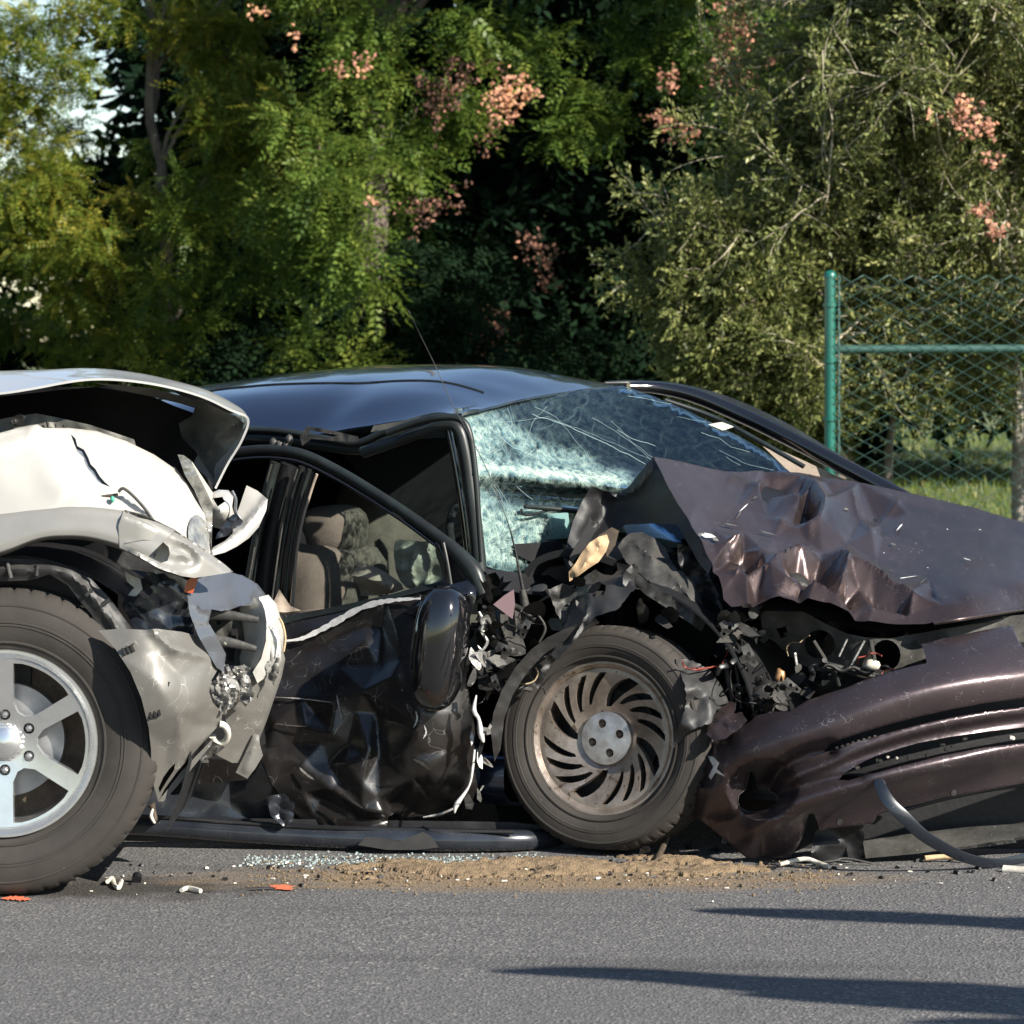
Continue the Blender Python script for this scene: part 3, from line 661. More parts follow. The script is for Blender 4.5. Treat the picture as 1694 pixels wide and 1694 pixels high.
# body behind the wheel arch (out of frame to the left) so the SUV is whole to a side step
sheet('front_door', [(-900, 740), (-420, 720), (-380, 1330), (-900, 1330)], lambda x, y: 8.33 + ((y - 950) / 2600) ** 2 * 3, M['white'], suv, 40, .01, smooth=0)
sheet('sill', [(-900, 1310), (-380, 1310), (-330, 1380), (-900, 1385)], 8.32, M['clad'], suv, 40, .02)
box('cabin', (-2.6, 9.25, 1.35), (1.3, 1.5, .7), M['interior'], suv, bev=.15)
box('chassis', (-2.0, 9.1, .55), (1.6, 1.3, .3), M['black'], suv, bev=.05)
# fender
fz = tps([(-350, 760, 8.36), (0, 720, 8.40), (0, 780, 8.30), (0, 850, 8.27), (120, 705, 8.46), (110, 780, 8.31), (110, 840, 8.26), (200, 728, 8.46), (200, 790, 8.34), (220, 850, 8.28), (290, 776, 8.52), (280, 840, 8.36), (290, 900, 8.31), (345, 860, 8.50), (345, 935, 8.42), (-350, 900, 8.30)])
sheet('fender', [(-420, 740), (-350, 735), (0, 716), (30, 708), (62, 702), (72, 708), (115, 708), (160, 713), (210, 730), (255, 752), (290, 776), (308, 800), (322, 825), (338, 850), (345, 880), (348, 915), (343, 938), (300, 912), (255, 884), (200, 862), (120, 855), (50, 860), (0, 872), (-200, 960), (-330, 1080), (-390, 1330), (-420, 1330)],
      fz, M['white'], suv, 7, .004, smooth=0, disp=[ridge([(196, 816), (222, 832), (255, 866)], .020, 6, 'tent'),
       ridge([(40, 722), (62, 735), (90, 790), (120, 815)], .010, 26, 'g'), ridge([(200, 735), (250, 800), (262, 860)], .010, 30, 'g'), ridge([(60, 704), (45, 722), (0, 738), (-100, 750)], .012, 10, 'g'), soft(.004, 90, 2)],
      holes=[[(117, 718), (125, 726), (128, 738), (139, 744), (146, 757), (150, 768), (158, 776), (165, 788), (173, 797), (183, 806), (170, 801), (162, 797), (154, 786), (147, 778), (141, 768), (138, 757), (128, 747), (123, 735)]])
sheet('inner_fender_skin', [(-300, 745), (0, 735), (120, 716), (200, 740), (280, 785), (330, 850), (335, 905), (250, 860), (100, 830), (-300, 870)], lambda x, y: fz(x, y) + .012, M['slate'], suv, 12, .003)
sheet('marker_lens', [(314, 862), (322, 852), (334, 856), (344, 872), (347, 900), (343, 930), (326, 915), (314, 900), (311, 880)], lambda x, y: fz(x, y) - .012, M['lens'], suv, 4, .006, disp=[crumple(.004, 18, 3)], smooth=2)
tube('bent_trim_strip', pt([(196, 814), (204, 808), (220, 820), (240, 842), (258, 868)], 8.27), .004, M['grey'], suv)
tube('fender_gap_strip', pt([(-100, 862), (0, 847), (60, 838), (110, 829), (195, 818)], 8.285), .0035, M['rust'], suv)
blob('clip', W3(186, 826, 8.27), (.006, .006, .009), mat('green_clip_plastic', (.05, .3, .2), .4), suv, 0, sub=2)
# wheel arch flare: a rounded band around the arch, turned in at its lower lip
ar_o = [(-330, 1120), (-305, 1010), (-250, 930), (-170, 880), (-80, 855), (0, 846), (60, 838), (120, 833), (180, 838), (240, 852), (290, 877), (340, 910), (372, 934), (386, 945)]
ar_i = [(-300, 1120), (-268, 1030), (-215, 975), (-145, 945), (-70, 932), (0, 926), (62, 895), (105, 890), (150, 893), (203, 908), (240, 926), (262, 940), (300, 953), (348, 951)]
def band(o, i, f): return [tuple(np.array(a) * (1 - f) + np.array(b) * f) for a, b in zip(o, i)]
ar_i[5] = (0, 918)
dy = [0] * 11 + [.03, .06, .09]
rows = [[W3(p[0], p[1], 8.33 + d) for p, d in zip(band(ar_o, ar_i, -.02), dy)], [W3(p[0], p[1], 8.262 + d) for p, d in zip(band(ar_o, ar_i, .08), dy)], [W3(p[0], p[1], 8.245 + d) for p, d in zip(band(ar_o, ar_i, .5), dy)],
        [W3(p[0], p[1], 8.240 + d) for p, d in zip(band(ar_o, ar_i, .84), dy)], [W3(p[0], p[1], 8.256 + d) for p, d in zip(band(ar_o, ar_i, .97), dy)], [W3(p[0], p[1], 8.36 + d) for p, d in zip(band(ar_o, ar_i, 1.04), dy)]]
# the flare stops where its torn front end begins; the end piece has the lamp opening
cut = 10
patch('arch_flare', [r[:cut + 1] for r in rows], M['flare'], suv, 7, 5, .005, close=True)
sheet('torn_flare_end', [(205, 843), (240, 852), (290, 877), (340, 910), (372, 934), (386, 946), (350, 952), (322, 956), (300, 953), (262, 940), (232, 922), (198, 906), (196, 870)],
      lambda x, y: 8.238 + np.clip((x - 230) / 150, 0, 1) ** 1.5 * .13, M['flare'], suv, 5, .005, holes=[[(204, 899), (238, 893), (268, 895), (279, 905), (281, 916), (277, 928), (266, 931), (240, 918), (215, 907)]],
      disp=[ridge([(210, 905), (262, 938), (300, 950)], .02, 7, 'g'), ridge([(285, 900), (312, 915), (316, 930), (285, 928)], -.018, 9, 'g'), ridge([(205, 845), (290, 880), (384, 944)], -.03, 5, 'g', taper=False)])
sheet('flare_bracket', [(212, 905), (262, 893), (284, 904), (280, 935), (250, 925)], 8.30, M['cream'], suv, 6, .004, disp=[crumple(.02, 30, 5)])
sheet('dark_bracket', [(206, 900), (250, 896), (262, 912), (255, 924), (225, 912)], 8.275, M['navy'], suv, 6, .004, disp=[crumple(.01, 30, 6)])
# liner
lo = [(-290, 1130), (-240, 1020), (-165, 955), (-80, 928), (0, 922), (60, 926), (110, 937), (150, 957), (182, 990), (205, 1022), (224, 1046)]
li = [(-262, 1130), (-215, 1045), (-145, 990), (-75, 970), (0, 962), (50, 960), (82, 950), (112, 968), (130, 992), (150, 1015), (166, 1044)]
sheet('wheel_liner', lo + li[::-1], lambda x, y: 8.335 + 0 * x, M['liner'], suv, 6, .005, jag=0, disp=[ridge(band(lo, li, .5), .018, 9, 'g', taper=False), soft(.006, 25, 3)])
for (a, b) in (((12, 930), (18, 956)), ((166, 1004), (180, 992)), ((62, 935), (60, 952)), ((142, 985), (152, 976))): tube('liner_rib', pt([a, b], 8.32), .006, M['liner'], suv, 6, 0)
sheet('liner_back', lo + [(230, 1100), (160, 1100), (60, 1010), (-60, 1000), (-240, 1130)], 8.47, M['black'], suv, 14, .005)
# engine bay under the raised bonnet
sheet('engine_bay_panel', [(-500, 630), (0, 640), (200, 640), (340, 690), (352, 800), (350, 960), (200, 940), (-500, 960)], tps([(-500, 640, 9.15), (0, 640, 9.15), (340, 690, 8.95), (350, 960, 8.85), (0, 960, 9.0), (-500, 960, 9.1)]), M['black'], suv, 22, .01, disp=[crumple(.08, 120, 4)])
sheet('inner_rail', [(-100, 690), (0, 694), (18, 690), (60, 684), (92, 690), (150, 703), (222, 727), (226, 742), (150, 724), (110, 714), (70, 712), (0, 722), (-100, 725)], 8.55, M['hood_in'], suv, 6, .012, disp=[soft(.01, 20, 4)])
for k in range(9): tube('rail_rib', pt([(78 + k * 14, 697 + k * 3.2), (80 + k * 14, 711 + k * 3.0)], 8.535), .0035, M['black'], suv, 6, 0)
sheet('hood_hinge', [(16, 700), (22, 688), (34, 683), (42, 690), (38, 700), (30, 706)], 8.5, M['dark'], suv, 4, .02, disp=[crumple(.02, 12, 6)])
# bonnet, buckled and lifted at its front corner
H = lambda x, y, Y: W3(x, y, Y)
hood_rows = [
 [H(-700, 690, 8.36), H(-350, 668, 8.38), H(-80, 655, 8.39), H(0, 648, 8.40), H(60, 640, 8.41), H(155, 627, 8.43), H(250, 633, 8.46), H(330, 652, 8.50), H(382, 676, 8.54), H(412, 692, 8.58), H(402, 728, 8.60), H(378, 768, 8.62), H(358, 808, 8.63)],
 [H(-700, 640, 8.80), H(-350, 622, 8.78), H(-80, 618, 8.75), H(0, 616, 8.72), H(60, 612, 8.70), H(155, 611, 8.70), H(250, 621, 8.72), H(330, 641, 8.74), H(380, 665, 8.76), H(398, 684, 8.77), H(392, 715, 8.72), H(368, 755, 8.70), H(350, 795, 8.70)],
 [H(-700, 640, 9.3), H(-350, 628, 9.20), H(-80, 620, 9.15), H(0, 618, 9.1), H(60, 616, 9.05), H(155, 618, 9.0), H(250, 632, 8.98), H(310, 655, 8.96), H(340, 675, 8.94), H(352, 694, 8.92), H(345, 720, 8.84), H(333, 745, 8.80), H(322, 770, 8.80)]]
def hd(V):
    k = np.array([noise.noise(Vector(v) * 6) for v in V]); V = V.copy(); V[:, 2] += k * .004; return V
patch('hood', hood_rows, M['hood_white'], suv, 7, 8, .006, disp=hd)
sheet('hood_inner_skin', [(155, 633), (200, 637), (250, 642), (300, 655), (345, 668), (392, 690), (404, 700), (396, 730), (372, 768), (357, 800), (345, 780), (322, 745), (300, 725), (296, 700), (318, 688), (322, 675), (300, 668), (250, 656), (200, 646)],
      tps([(155, 633, 8.50), (250, 642, 8.54), (345, 668, 8.57), (404, 700, 8.62), (357, 800, 8.66), (300, 725, 8.80), (322, 675, 8.72), (250, 656, 8.62)]), M['hood_in'], suv, 5, .004, disp=[crumple(.030, 46, 9), ridge([(395, 700), (360, 720), (335, 760)], .03, 8)])
sheet('hood_liner', [(-300, 668), (0, 656), (100, 645), (160, 640), (250, 655), (320, 685), (330, 740), (345, 800), (340, 840), (280, 760), (100, 700), (-300, 700)], tps([(-300, 668, 8.9), (0, 656, 8.9), (160, 640, 8.8), (320, 685, 8.85), (340, 840, 8.8), (280, 760, 8.95), (-300, 700, 9.0)]), M['black'], suv, 16, .006)
# headlamp wreck
sheet('headlamp_lens', [(294, 752), (304, 753), (316, 762), (330, 790), (343, 815), (352, 835), (351, 870), (350, 908), (345, 880), (336, 846), (322, 812), (306, 786)], 8.50, M['lens'], suv, 5, .008, disp=[crumple(.02, 26, 8)])
sheet('headlamp_bezel', [(306, 758), (318, 764), (334, 788), (346, 806), (352, 815), (350, 830), (340, 812), (326, 790)], 8.56, M['cream'], suv, 5, .01)
sheet('headlamp_bowl', [(350, 815), (362, 810), (378, 811), (386, 822), (384, 838), (388, 852), (380, 868), (368, 876), (353, 872), (348, 845)], tps([(350, 815, 8.62), (388, 852, 8.60), (353, 872, 8.6), (378, 811, 8.66), (368, 842, 8.52)]), M['white'], suv, 4, .006, holes=[[(352, 824), (368, 822), (372, 830), (360, 838)]], disp=[crumple(.012, 20, 2)])
sheet('headlamp_shell', [(353, 905), (372, 895), (385, 882), (386, 864), (396, 838), (408, 803), (426, 812), (443, 826), (440, 845), (428, 872), (412, 890), (392, 904), (372, 914), (352, 919), (347, 912)],
      tps([(353, 905, 8.50), (372, 914, 8.47), (428, 872, 8.52), (443, 826, 8.60), (408, 803, 8.64), (386, 864, 8.58)]), M['white'], suv, 5, .006, disp=[ridge([(350, 910), (395, 882), (424, 848), (442, 826)], .022, 7, 'g', taper=False), ridge([(390, 870), (412, 850), (436, 830)], -.008, 4)])
sheet('headlamp_socket', [(380, 855), (390, 848), (402, 862), (400, 872), (385, 884), (356, 892), (360, 882)], 8.55, M['navy'], suv, 4, .02, disp=[crumple(.02, 14, 5)])
tube('headlamp_wire', pt([(384, 812), (390, 826), (390, 844), (398, 858)], 8.55), .004, M['steelblue'], suv)
# crumpled space between liner and bumper
sheet('inner_bumper_plastic', [(200, 1000), (212, 985), (245, 990), (265, 962), (288, 958), (302, 975), (314, 1000), (318, 1030), (325, 1060), (300, 1055), (262, 1045), (222, 1042), (212, 1020)], 8.40, M['navy'], suv, 7, .006, disp=[crumple(.05, 50, 21)])
for i, (o, mm, yy) in enumerate([([(206, 945), (218, 952), (232, 958), (236, 975), (226, 985), (214, 990), (212, 984), (222, 972), (210, 962)], 'cream', 8.43), ([(205, 965), (228, 960), (262, 945), (272, 958), (240, 975), (222, 985)], 'grey', 8.47),
                              ([(250, 940), (300, 955), (318, 965), (305, 985), (290, 975), (262, 955)], 'cream', 8.42), ([(255, 950), (272, 948), (286, 962), (276, 975), (262, 968)], 'black', 8.40),
                              ([(300, 985), (314, 982), (318, 1010), (310, 1028), (300, 1015)], 'silver', 8.40)]):
    sheet('bent_bracket', o, yy, M[mm], suv, 5, .008, disp=[crumple(.03, 22, 30 + i)])
sheet('side_marker', [(304, 979), (310, 960), (318, 955), (328, 957), (319, 982)], 8.37, M['orange'], suv, 4, .010)
# bumper corner
bz = tps([(165, 1043, 8.28), (255, 1045, 8.26), (300, 1050, 8.34), (365, 1075, 8.50), (230, 1130, 8.23), (300, 1120, 8.27), (360, 1120, 8.42), (372, 1180, 8.50), (250, 1200, 8.26), (310, 1190, 8.32), (262, 1325, 8.42), (320, 1245, 8.42)])
sheet('bumper_corner', [(163, 1043), (200, 1040), (240, 1042), (258, 1040), (300, 1045), (340, 1055), (368, 1076), (366, 1098), (350, 1125), (346, 1145), (352, 1162), (368, 1180), (366, 1195), (342, 1222), (320, 1246), (292, 1278), (272, 1306), (262, 1326), (255, 1302), (250, 1272), (250, 1240), (246, 1204), (234, 1155), (216, 1112), (190, 1072)],
      bz, M['clad'], suv, 5.5, .005, disp=[ridge([(255, 1042), (288, 1072), (345, 1086), (366, 1096)], .022, 9, 'g', taper=False), facets([(262, 1080, .008), (290, 1075, -.016), (345, 1088, -.012), (300, 1120, .010), (330, 1130, -.010), (296, 1180, -.010), (322, 1200, .010), (345, 1165, -.014), (276, 1240, .008), (300, 1240, -.010), (250, 1120, -.006), (320, 1230, -.012)], [(160, 1035), (240, 1035), (300, 1035), (375, 1065), (380, 1120), (375, 1200), (330, 1260), (280, 1310), (250, 1335), (235, 1200), (190, 1080)], 1.1), crumple(.004, 40, 8)],
      holes=[[(280, 1272), (290, 1262), (288, 1274), (276, 1292), (264, 1312), (262, 1304), (270, 1286)]])
for (x, y, a) in ((212, 1075, .5), (256, 1180, .2)):
    jb = [[], []]
    for k in range(3): box('x', W3(x + (k - 1) * 7, y - (k - 1) * 2.6, float(bz(x, y)) - .004), (.007, .006, .020), None, None, (0, -a, 0), .001, join=jb)
    box('x', W3(x, y - 5, float(bz(x, y)) - .002), (.034, .005, .003), None, None, (0, -a, 0), .001, join=jb); box('x', W3(x - 2, y + 7, float(bz(x, y)) - .002), (.03, .005, .003), None, None, (0, -a, 0), .001, join=jb)
    mesh_np('clip_slot', np.array(jb[0]), jb[1], M['dark'], suv, True, 35)
tube('bumper_scratch', pt([(280, 1128), (275, 1146)], lambda x, y: float(bz(x, y)) - .003), .0018, M['black'], suv, 6, 0)
sheet('bumper_top_face', [(318, 962), (345, 950), (375, 945), (402, 952), (426, 966), (440, 984), (415, 1002), (398, 1002), (372, 1012), (350, 1008), (345, 1030), (358, 1052), (374, 1082), (370, 1112), (358, 1104), (345, 1082), (328, 1052), (314, 1016), (310, 985)],
      tps([(318, 962, 8.42), (375, 945, 8.60), (440, 984, 8.66), (398, 1002, 8.50), (314, 1016, 8.36), (358, 1104, 8.40), (374, 1082, 8.46)]), M['steelblue'], suv, 5, .006, disp=[ridge([(318, 1000), (350, 1010), (398, 1003), (420, 990)], .02, 5), crumple(.02, 45, 12)])
sheet('grille_backing', [(345, 1004), (400, 998), (425, 1015), (430, 1060), (425, 1110), (400, 1118), (372, 1108), (368, 1080), (350, 1045)], 8.62, M['grey'], suv, 7, .006, disp=[crumple(.04, 50, 15)], holes=[[(358, 1020), (364, 1018), (365, 1032), (358, 1034)], [(382, 1040), (394, 1040), (394, 1060), (384, 1064)], [(380, 1070), (390, 1070), (386, 1096), (377, 1092)]])
sheet('grille_dark_backing', [(340, 1000), (440, 1000), (440, 1120), (370, 1115)], 8.72, M['black'], suv, 14, .006)
tube('grille_fin', pt([(338, 1014), (380, 1018), (428, 1026)], 8.46), [.020, .013, .008], M['grey'], suv, 8, 4, .5)
tube('grille_fin', pt([(342, 1058), (380, 1063), (424, 1074)], 8.46), [.020, .013, .008], M['grey'], suv, 8, 4, .5)
sheet('white_grille_shell', [(396, 1000), (412, 992), (428, 990), (438, 1010), (441, 1040), (436, 1070), (426, 1098), (416, 1112), (400, 1108), (396, 1085), (404, 1060), (400, 1030)], tps([(396, 1000, 8.60), (428, 990, 8.56), (441, 1040, 8.50), (426, 1098, 8.48), (400, 1108, 8.58), (404, 1060, 8.60)]), M['cream'], suv, 5, .006, smooth=2)
sheet('bumper_end_cap', [(428, 988), (444, 984), (458, 1000), (464, 1022), (470, 1048), (468, 1075), (455, 1098), (440, 1120), (426, 1130), (418, 1112), (432, 1090), (440, 1060), (441, 1028)], tps([(428, 988, 8.56), (458, 1000, 8.62), (470, 1048, 8.62), (455, 1098, 8.56), (426, 1130, 8.50), (440, 1060, 8.48)]), M['white'], suv, 5, .006, disp=[crumple(.016, 34, 7)], smooth=0)
blob('broken_reflector', W3(452, 1070, 8.54), (.020, .02, .048), M['white'], suv, .5, 5, 3, 3)
tube('thin_clip_wire', pt([(462, 1022), (468, 1034), (472, 1056), (469, 1078)], 8.5), .003, M['tan'], suv)
sheet('triangular_bracket', [(445, 1012), (462, 975), (480, 1002), (498, 1010), (472, 1013)], 8.75, M['seat_lt'], suv, 6, .006, disp=[crumple(.02, 20, 12)])
# crushed foil-like metal
for i, (cx, cy, rx, ry) in enumerate([(372, 1140, 24, 42), (402, 1140, 20, 30), (362, 1170, 20, 14), (398, 1112, 26, 14), (450, 1100, 14, 34)]):
    r = random.Random(i); o = [(cx + rx * math.cos(a) * r.uniform(.7, 1.15), cy + ry * math.sin(a) * r.uniform(.7, 1.15)) for a in np.linspace(0, 6.28, 15)[:-1]]
    sheet('crushed_metal', o, 8.44 + .02 * i, M['silver'], suv, 3.6, .003, jag=1, disp=[crumple(.05, 13, i + 3, 6, .6), crumple(.02, 7, i + 9)], sharp=25)
lz = tps([(372, 1180, 8.50), (425, 1120, 8.52), (468, 1085, 8.62), (440, 1190, 8.64), (400, 1262, 8.62), (358, 1245, 8.55), (400, 1180, 8.52)])
sheet('bumper_lower', [(370, 1178), (385, 1160), (410, 1132), (428, 1112), (446, 1098), (468, 1076), (472, 1090), (466, 1120), (455, 1152), (442, 1190), (428, 1226), (404, 1262), (384, 1262), (360, 1250), (356, 1242), (372, 1218), (376, 1200)], lz, M['clad'], suv, 5, .005, disp=[ridge([(468, 1080), (452, 1140), (425, 1220)], .02, 8, 'g'), crumple(.012, 60, 4)])
sheet('lower_flap', [(390, 1278), (404, 1250), (420, 1214), (428, 1216), (430, 1232), (435, 1250), (422, 1272), (409, 1288)], 8.60, M['clad'], suv, 5, .006, disp=[ridge([(425, 1215), (404, 1284)], .01, 8)])
rp = [W3(364 + 13 * math.cos(a), 1214 + 16 * math.sin(a), 8.50 + .02 * math.sin(a)) for a in np.linspace(-1.6, 2.9, 14)]
tube('tow_hook', rp, .009, M['cream'], suv, 8, 2)
for i, o in enumerate([[(336, 1238), (352, 1226), (372, 1236), (356, 1250), (340, 1256)], [(330, 1255), (342, 1248), (346, 1262), (334, 1262)]]): sheet('torn_tab', o, 8.5, M['grey'], suv, 4, .006, disp=[crumple(.02, 10, i)])
sheet('lower_lip', [(262, 1326), (268, 1318), (300, 1276), (330, 1245), (352, 1222), (350, 1232), (322, 1266), (290, 1304), (270, 1326)], 8.44, M['clad'], suv, 5, .008)
tube('hanging_clip', pt([(250, 1330), (254, 1340), (256, 1356), (252, 1360)], 8.40), [.012, .006, .008, .003], M['rust'], suv)
tube('hanging_clip', pt([(253, 1338), (250, 1350), (256, 1362)], 8.39), [.003, .005, .003], M['cream'], suv)
sheet('front_underside', [(255, 1290), (330, 1200), (430, 1150), (440, 1230), (400, 1258), (340, 1255), (270, 1322)], 8.85, M['black'], suv, 16, .01)
# ------------------------------------------------------------------ wrecked sedan
car = thing('wrecked_sedan', 'dark plum sedan with smashed door, shattered windscreen and crumpled hood', 'car', (0.0, 9.7, 0))
cc0 = np.array([OX + .10 * ST, OY + .10 * CT, .313]); RZC, CBC = -TH, R(-6.5)
cw = bpy.data.objects.new('wheel', None); COL.objects.link(cw); cw.parent = car; cw.location = Vector(cc0) - car.location
tyre_part(cw, cc0, .313, .212, .205, RZC, CBC, 54, label='dusty front tyre of the sedan')
ring_part('rim', cw, cc0, RZC, CBC, [(.192, -.066), (.196, -.076), (.206, -.083), (.212, -.083), (.214, -.078), (.212, -.074), (.210, .05), (.186, .05), (.186, -.05)], M['alloy_dirty'])
def car_spokes():
    holes = []
    for q in range(4):
        base = R(-14 + 90 * q)
        for j in range(4):
            big = j == 0; a = base + R([0, 30, 49, 68][j]); w = .042 if big else .024
            r0, r1 = (.088 if big else .104), .182; tw = R(27)      # swept openings
            L = []; Rr = []
            for i in range(7):
                t = i / 6; r = r0 + (r1 - r0) * t; th = a - tw * (t - .0) + R(14); hw = w * (.10 + .9 * math.sin(min(1, .15 + t * .95) * math.pi * .62)) * (1 if t < .95 else .75)
                cx, cy = r * math.cos(th), r * math.sin(th); nx, ny = -math.sin(th), math.cos(th)
                L.append((cx + nx * hw * .55, cy + ny * hw * .55)); Rr.append((cx - nx * hw * .55, cy - ny * hw * .55))
            holes.append(L + Rr[::-1])
    for k in range(4):
        a = R(20 + 90 * k)
    def yf(x, z):
        r = np.hypot(x, z); return -.040 - .030 * np.clip((r - .07) / .11, 0, 1) ** .8
    disc_sheet('spoke_face', cw, cc0, RZC, CBC, circ(.194, 120), holes, yf, .030, M['alloy_dirty'], .0055)
car_spokes()
hp = [circ(.0125, 16, 0, .042 * math.cos(R(18 + 90 * k)), .042 * math.sin(R(18 + 90 * k))) for k in range(4)]
disc_sheet('hub_plate', cw, cc0, RZC, CBC, circ(.073, 72), hp, lambda x, z: -.054 - .004 * np.cos(np.hypot(x, z) / .073 * 1.5), .016, M['hub'], .006)
for k in range(4):
    a = R(18 + 90 * k); c1 = offs(cc0, RZC, CBC, (.042 * math.cos(a), 0, .042 * math.sin(a)))
    ring_part('lug_nut', cw, c1, RZC, CBC, [(.0005, -.050), (.006, -.050), (.0095, -.045), (.0095, -.03), (.0005, -.03)], M['rust'], 6)
ring_part('brake_disc', cw, cc0, RZC, CBC, [(.04, .0), (.135, .0), (.135, .012), (.04, .012)], M['dark'], 64)
ring_part('wheel_barrel', cw, cc0, RZC, CBC, [(.08, .03), (.19, .03), (.19, .04), (.08, .04)], M['black'], 48)
# --- cabin shell, floor and far side (seen only through the openings)
def cfbox(name, u0, u1, v0, v1, z0, z1, m, bev=.02, rot=0, label=None):
    c = CF((u0 + u1) / 2, (v0 + v1) / 2, (z0 + z1) / 2); return box(name, c, (abs(u1 - u0), abs(v1 - v0), z1 - z0), m, car, (0, 0, -TH + rot), bev, label=label)
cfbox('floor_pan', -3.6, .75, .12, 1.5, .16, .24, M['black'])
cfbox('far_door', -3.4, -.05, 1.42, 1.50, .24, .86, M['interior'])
cfbox('far_window_dark', -3.0, -.30, 1.40, 1.43, .8, 1.17, M['interior'], .005)  # dark panel added for tinted far windows and pillars, keeps the cabin dark
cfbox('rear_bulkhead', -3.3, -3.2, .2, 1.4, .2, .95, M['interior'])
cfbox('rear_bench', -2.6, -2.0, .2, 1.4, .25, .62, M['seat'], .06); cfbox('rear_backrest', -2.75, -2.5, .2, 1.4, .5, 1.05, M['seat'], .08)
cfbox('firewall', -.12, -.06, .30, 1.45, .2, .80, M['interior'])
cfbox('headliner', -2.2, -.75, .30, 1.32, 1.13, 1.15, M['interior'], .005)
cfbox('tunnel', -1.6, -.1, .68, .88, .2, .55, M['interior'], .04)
# front seats
for v, nm in ((.42, 'near'), (1.10, 'far')):
    blob('seat_cushion', CF(-.95, v, .42), (.28, .25, .12), M['seat'], car, .08, 4, 1, 3, 3.5, -TH)
    blob('seat_backrest', (W3(540, 985, YV(540, .42)) if v < .8 else CF(-1.22, v, .72)), (.13, .24, .17 if v < .8 else .30), M['seat'], car, .10, 4, 2, 3, 3.2, -TH, tilt=-.15)
    blob('headrest', W3(553, 877, YV(553, .42)) if v < .8 else CF(-1.20, v, 1.0), (.088, .12, .076), M['seat'], car, .04, 4, 3, 3, 3.0, -TH)
    for s in (-.05, .05): tube('headrest_post', [CF(-1.2, v + s, .9), CF(-1.2, v + s, 1.0)], .007, M['disc'], car, 6, 0)
sheet('seat_bolster', [(482, 900), (500, 878), (508, 905), (510, 935), (500, 958), (486, 950)], vplane(.30), M['seat_lt'], car, 7, .03, smooth=2)
sheet('pillar_trim', [(478, 1010), (482, 960), (500, 948), (520, 958), (532, 985), (540, 1010)], vplane(.26), M['seat_lt'], car, 7, .02, disp=[crumple(.03, 30, 4)])
sheet('side_cushion', [(540, 945), (580, 932), (620, 938), (650, 955), (668, 975), (620, 985), (560, 985), (540, 975)], vplane(.38), M['seat_lt'], car, 7, .03, smooth=2, disp=[ridge([(545, 960), (600, 955), (660, 975)], .05, 14, 'g')])
sheet('airbag', [(652, 898), (668, 893), (700, 896), (716, 896), (722, 920), (733, 955), (722, 972), (700, 976), (672, 972), (655, 945)], vplane(.34), M['airbag'], car, 4, .02, smooth=2, disp=[ridge([(690, 895), (680, 935), (688, 972)], .02, 5), ridge([(705, 898), (712, 935), (700, 972)], .02, 5), ridge([(665, 900), (664, 950)], .02, 6), soft(.02, 22, 3)])
patch('dashboard', [[CF(-.35, v, .74), CF(-.30, v, .80), CF(-.18, v, .83), CF(-.05, v, .80)] for v in (.25, .6, 1.0, 1.42)], M['interior'], car, 4, 4, .02)
ring = [CF(-.55, .42, .78) + np.array([0, 0, 0]) + .17 * (math.cos(a) * np.array([ST, CT, 0]) + math.sin(a) * np.array([-.4 * CT, .4 * ST, .9])) for a in np.linspace(0, 2 * math.pi, 17)]
tube('steering_wheel', ring, .012, M['interior'], car, 8, 3)
sheet('sun_visor', [(858, 715), (915, 706), (945, 745), (948, 762), (925, 768), (890, 750)], lambda x, y: YV(x, .72), M['seat_lt'], car, 8, .02, smooth=0)
# --- roof
rz_ = {.17: [.93, 1.05, 1.137, 1.150, 1.19, 1.213], .40: [1.06, 1.17, 1.255, 1.268, 1.275, 1.235], .75: [1.12, 1.235, 1.315, 1.338, 1.332, 1.258], 1.10: [1.13, 1.24, 1.320, 1.345, 1.335, 1.272], 1.36: [1.05, 1.18, 1.265, 1.300, 1.305, 1.281]}
us = [-2.5, -1.95, -1.4, -1.0, -.70, -.50]
rows = [[CF(u + (.0 if v > .2 else -.0), v, z) for u, z in zip(us, zs)] for v, zs in rz_.items()]
def rd(V):
    V = V.copy()
    for i, v in enumerate(V):
        u = (v[0] - OX) * CT - (v[1] - OY) * ST; w = (v[0] - OX) * ST + (v[1] - OY) * CT
        k = math.exp(-((w - .28) / .16) ** 2)
        V[i, 2] += .004 * k * math.sin(u * 11 + w * 9) + .007 * math.exp(-((u + .85) / .12) ** 2) * k - .006 * math.exp(-((u + .98) / .07) ** 2) * k + .002 * noise.noise(Vector(v) * 8)
    return V
patch('roof', rows, M['plum_skytint'], car, 12, 10, .008, disp=rd)
from mathutils.bvhtree import BVHTree
def on_surface(o, u, v):
    b = bvh_cache.setdefault(o.name, BVHTree.FromPolygons([tuple(x.co) for x in o.data.vertices], [tuple(p.vertices) for p in o.data.polygons])); w = world_loc(o.parent)
    p = CF(u, v, 3) - np.array(w); h = b.ray_cast(Vector(p), Vector((0, 0, -1)))[0]; return np.array(h) + np.array(w)
bvh_cache = {}
roof = [o for o in car.children if o.name == 'roof'][0]
tube('roof_moulding', [on_surface(roof, u, .50) + np.array([0, 0, .001]) for u in np.linspace(-2.3, -.58, 26)], .0032, M['rubber'], car, 6)
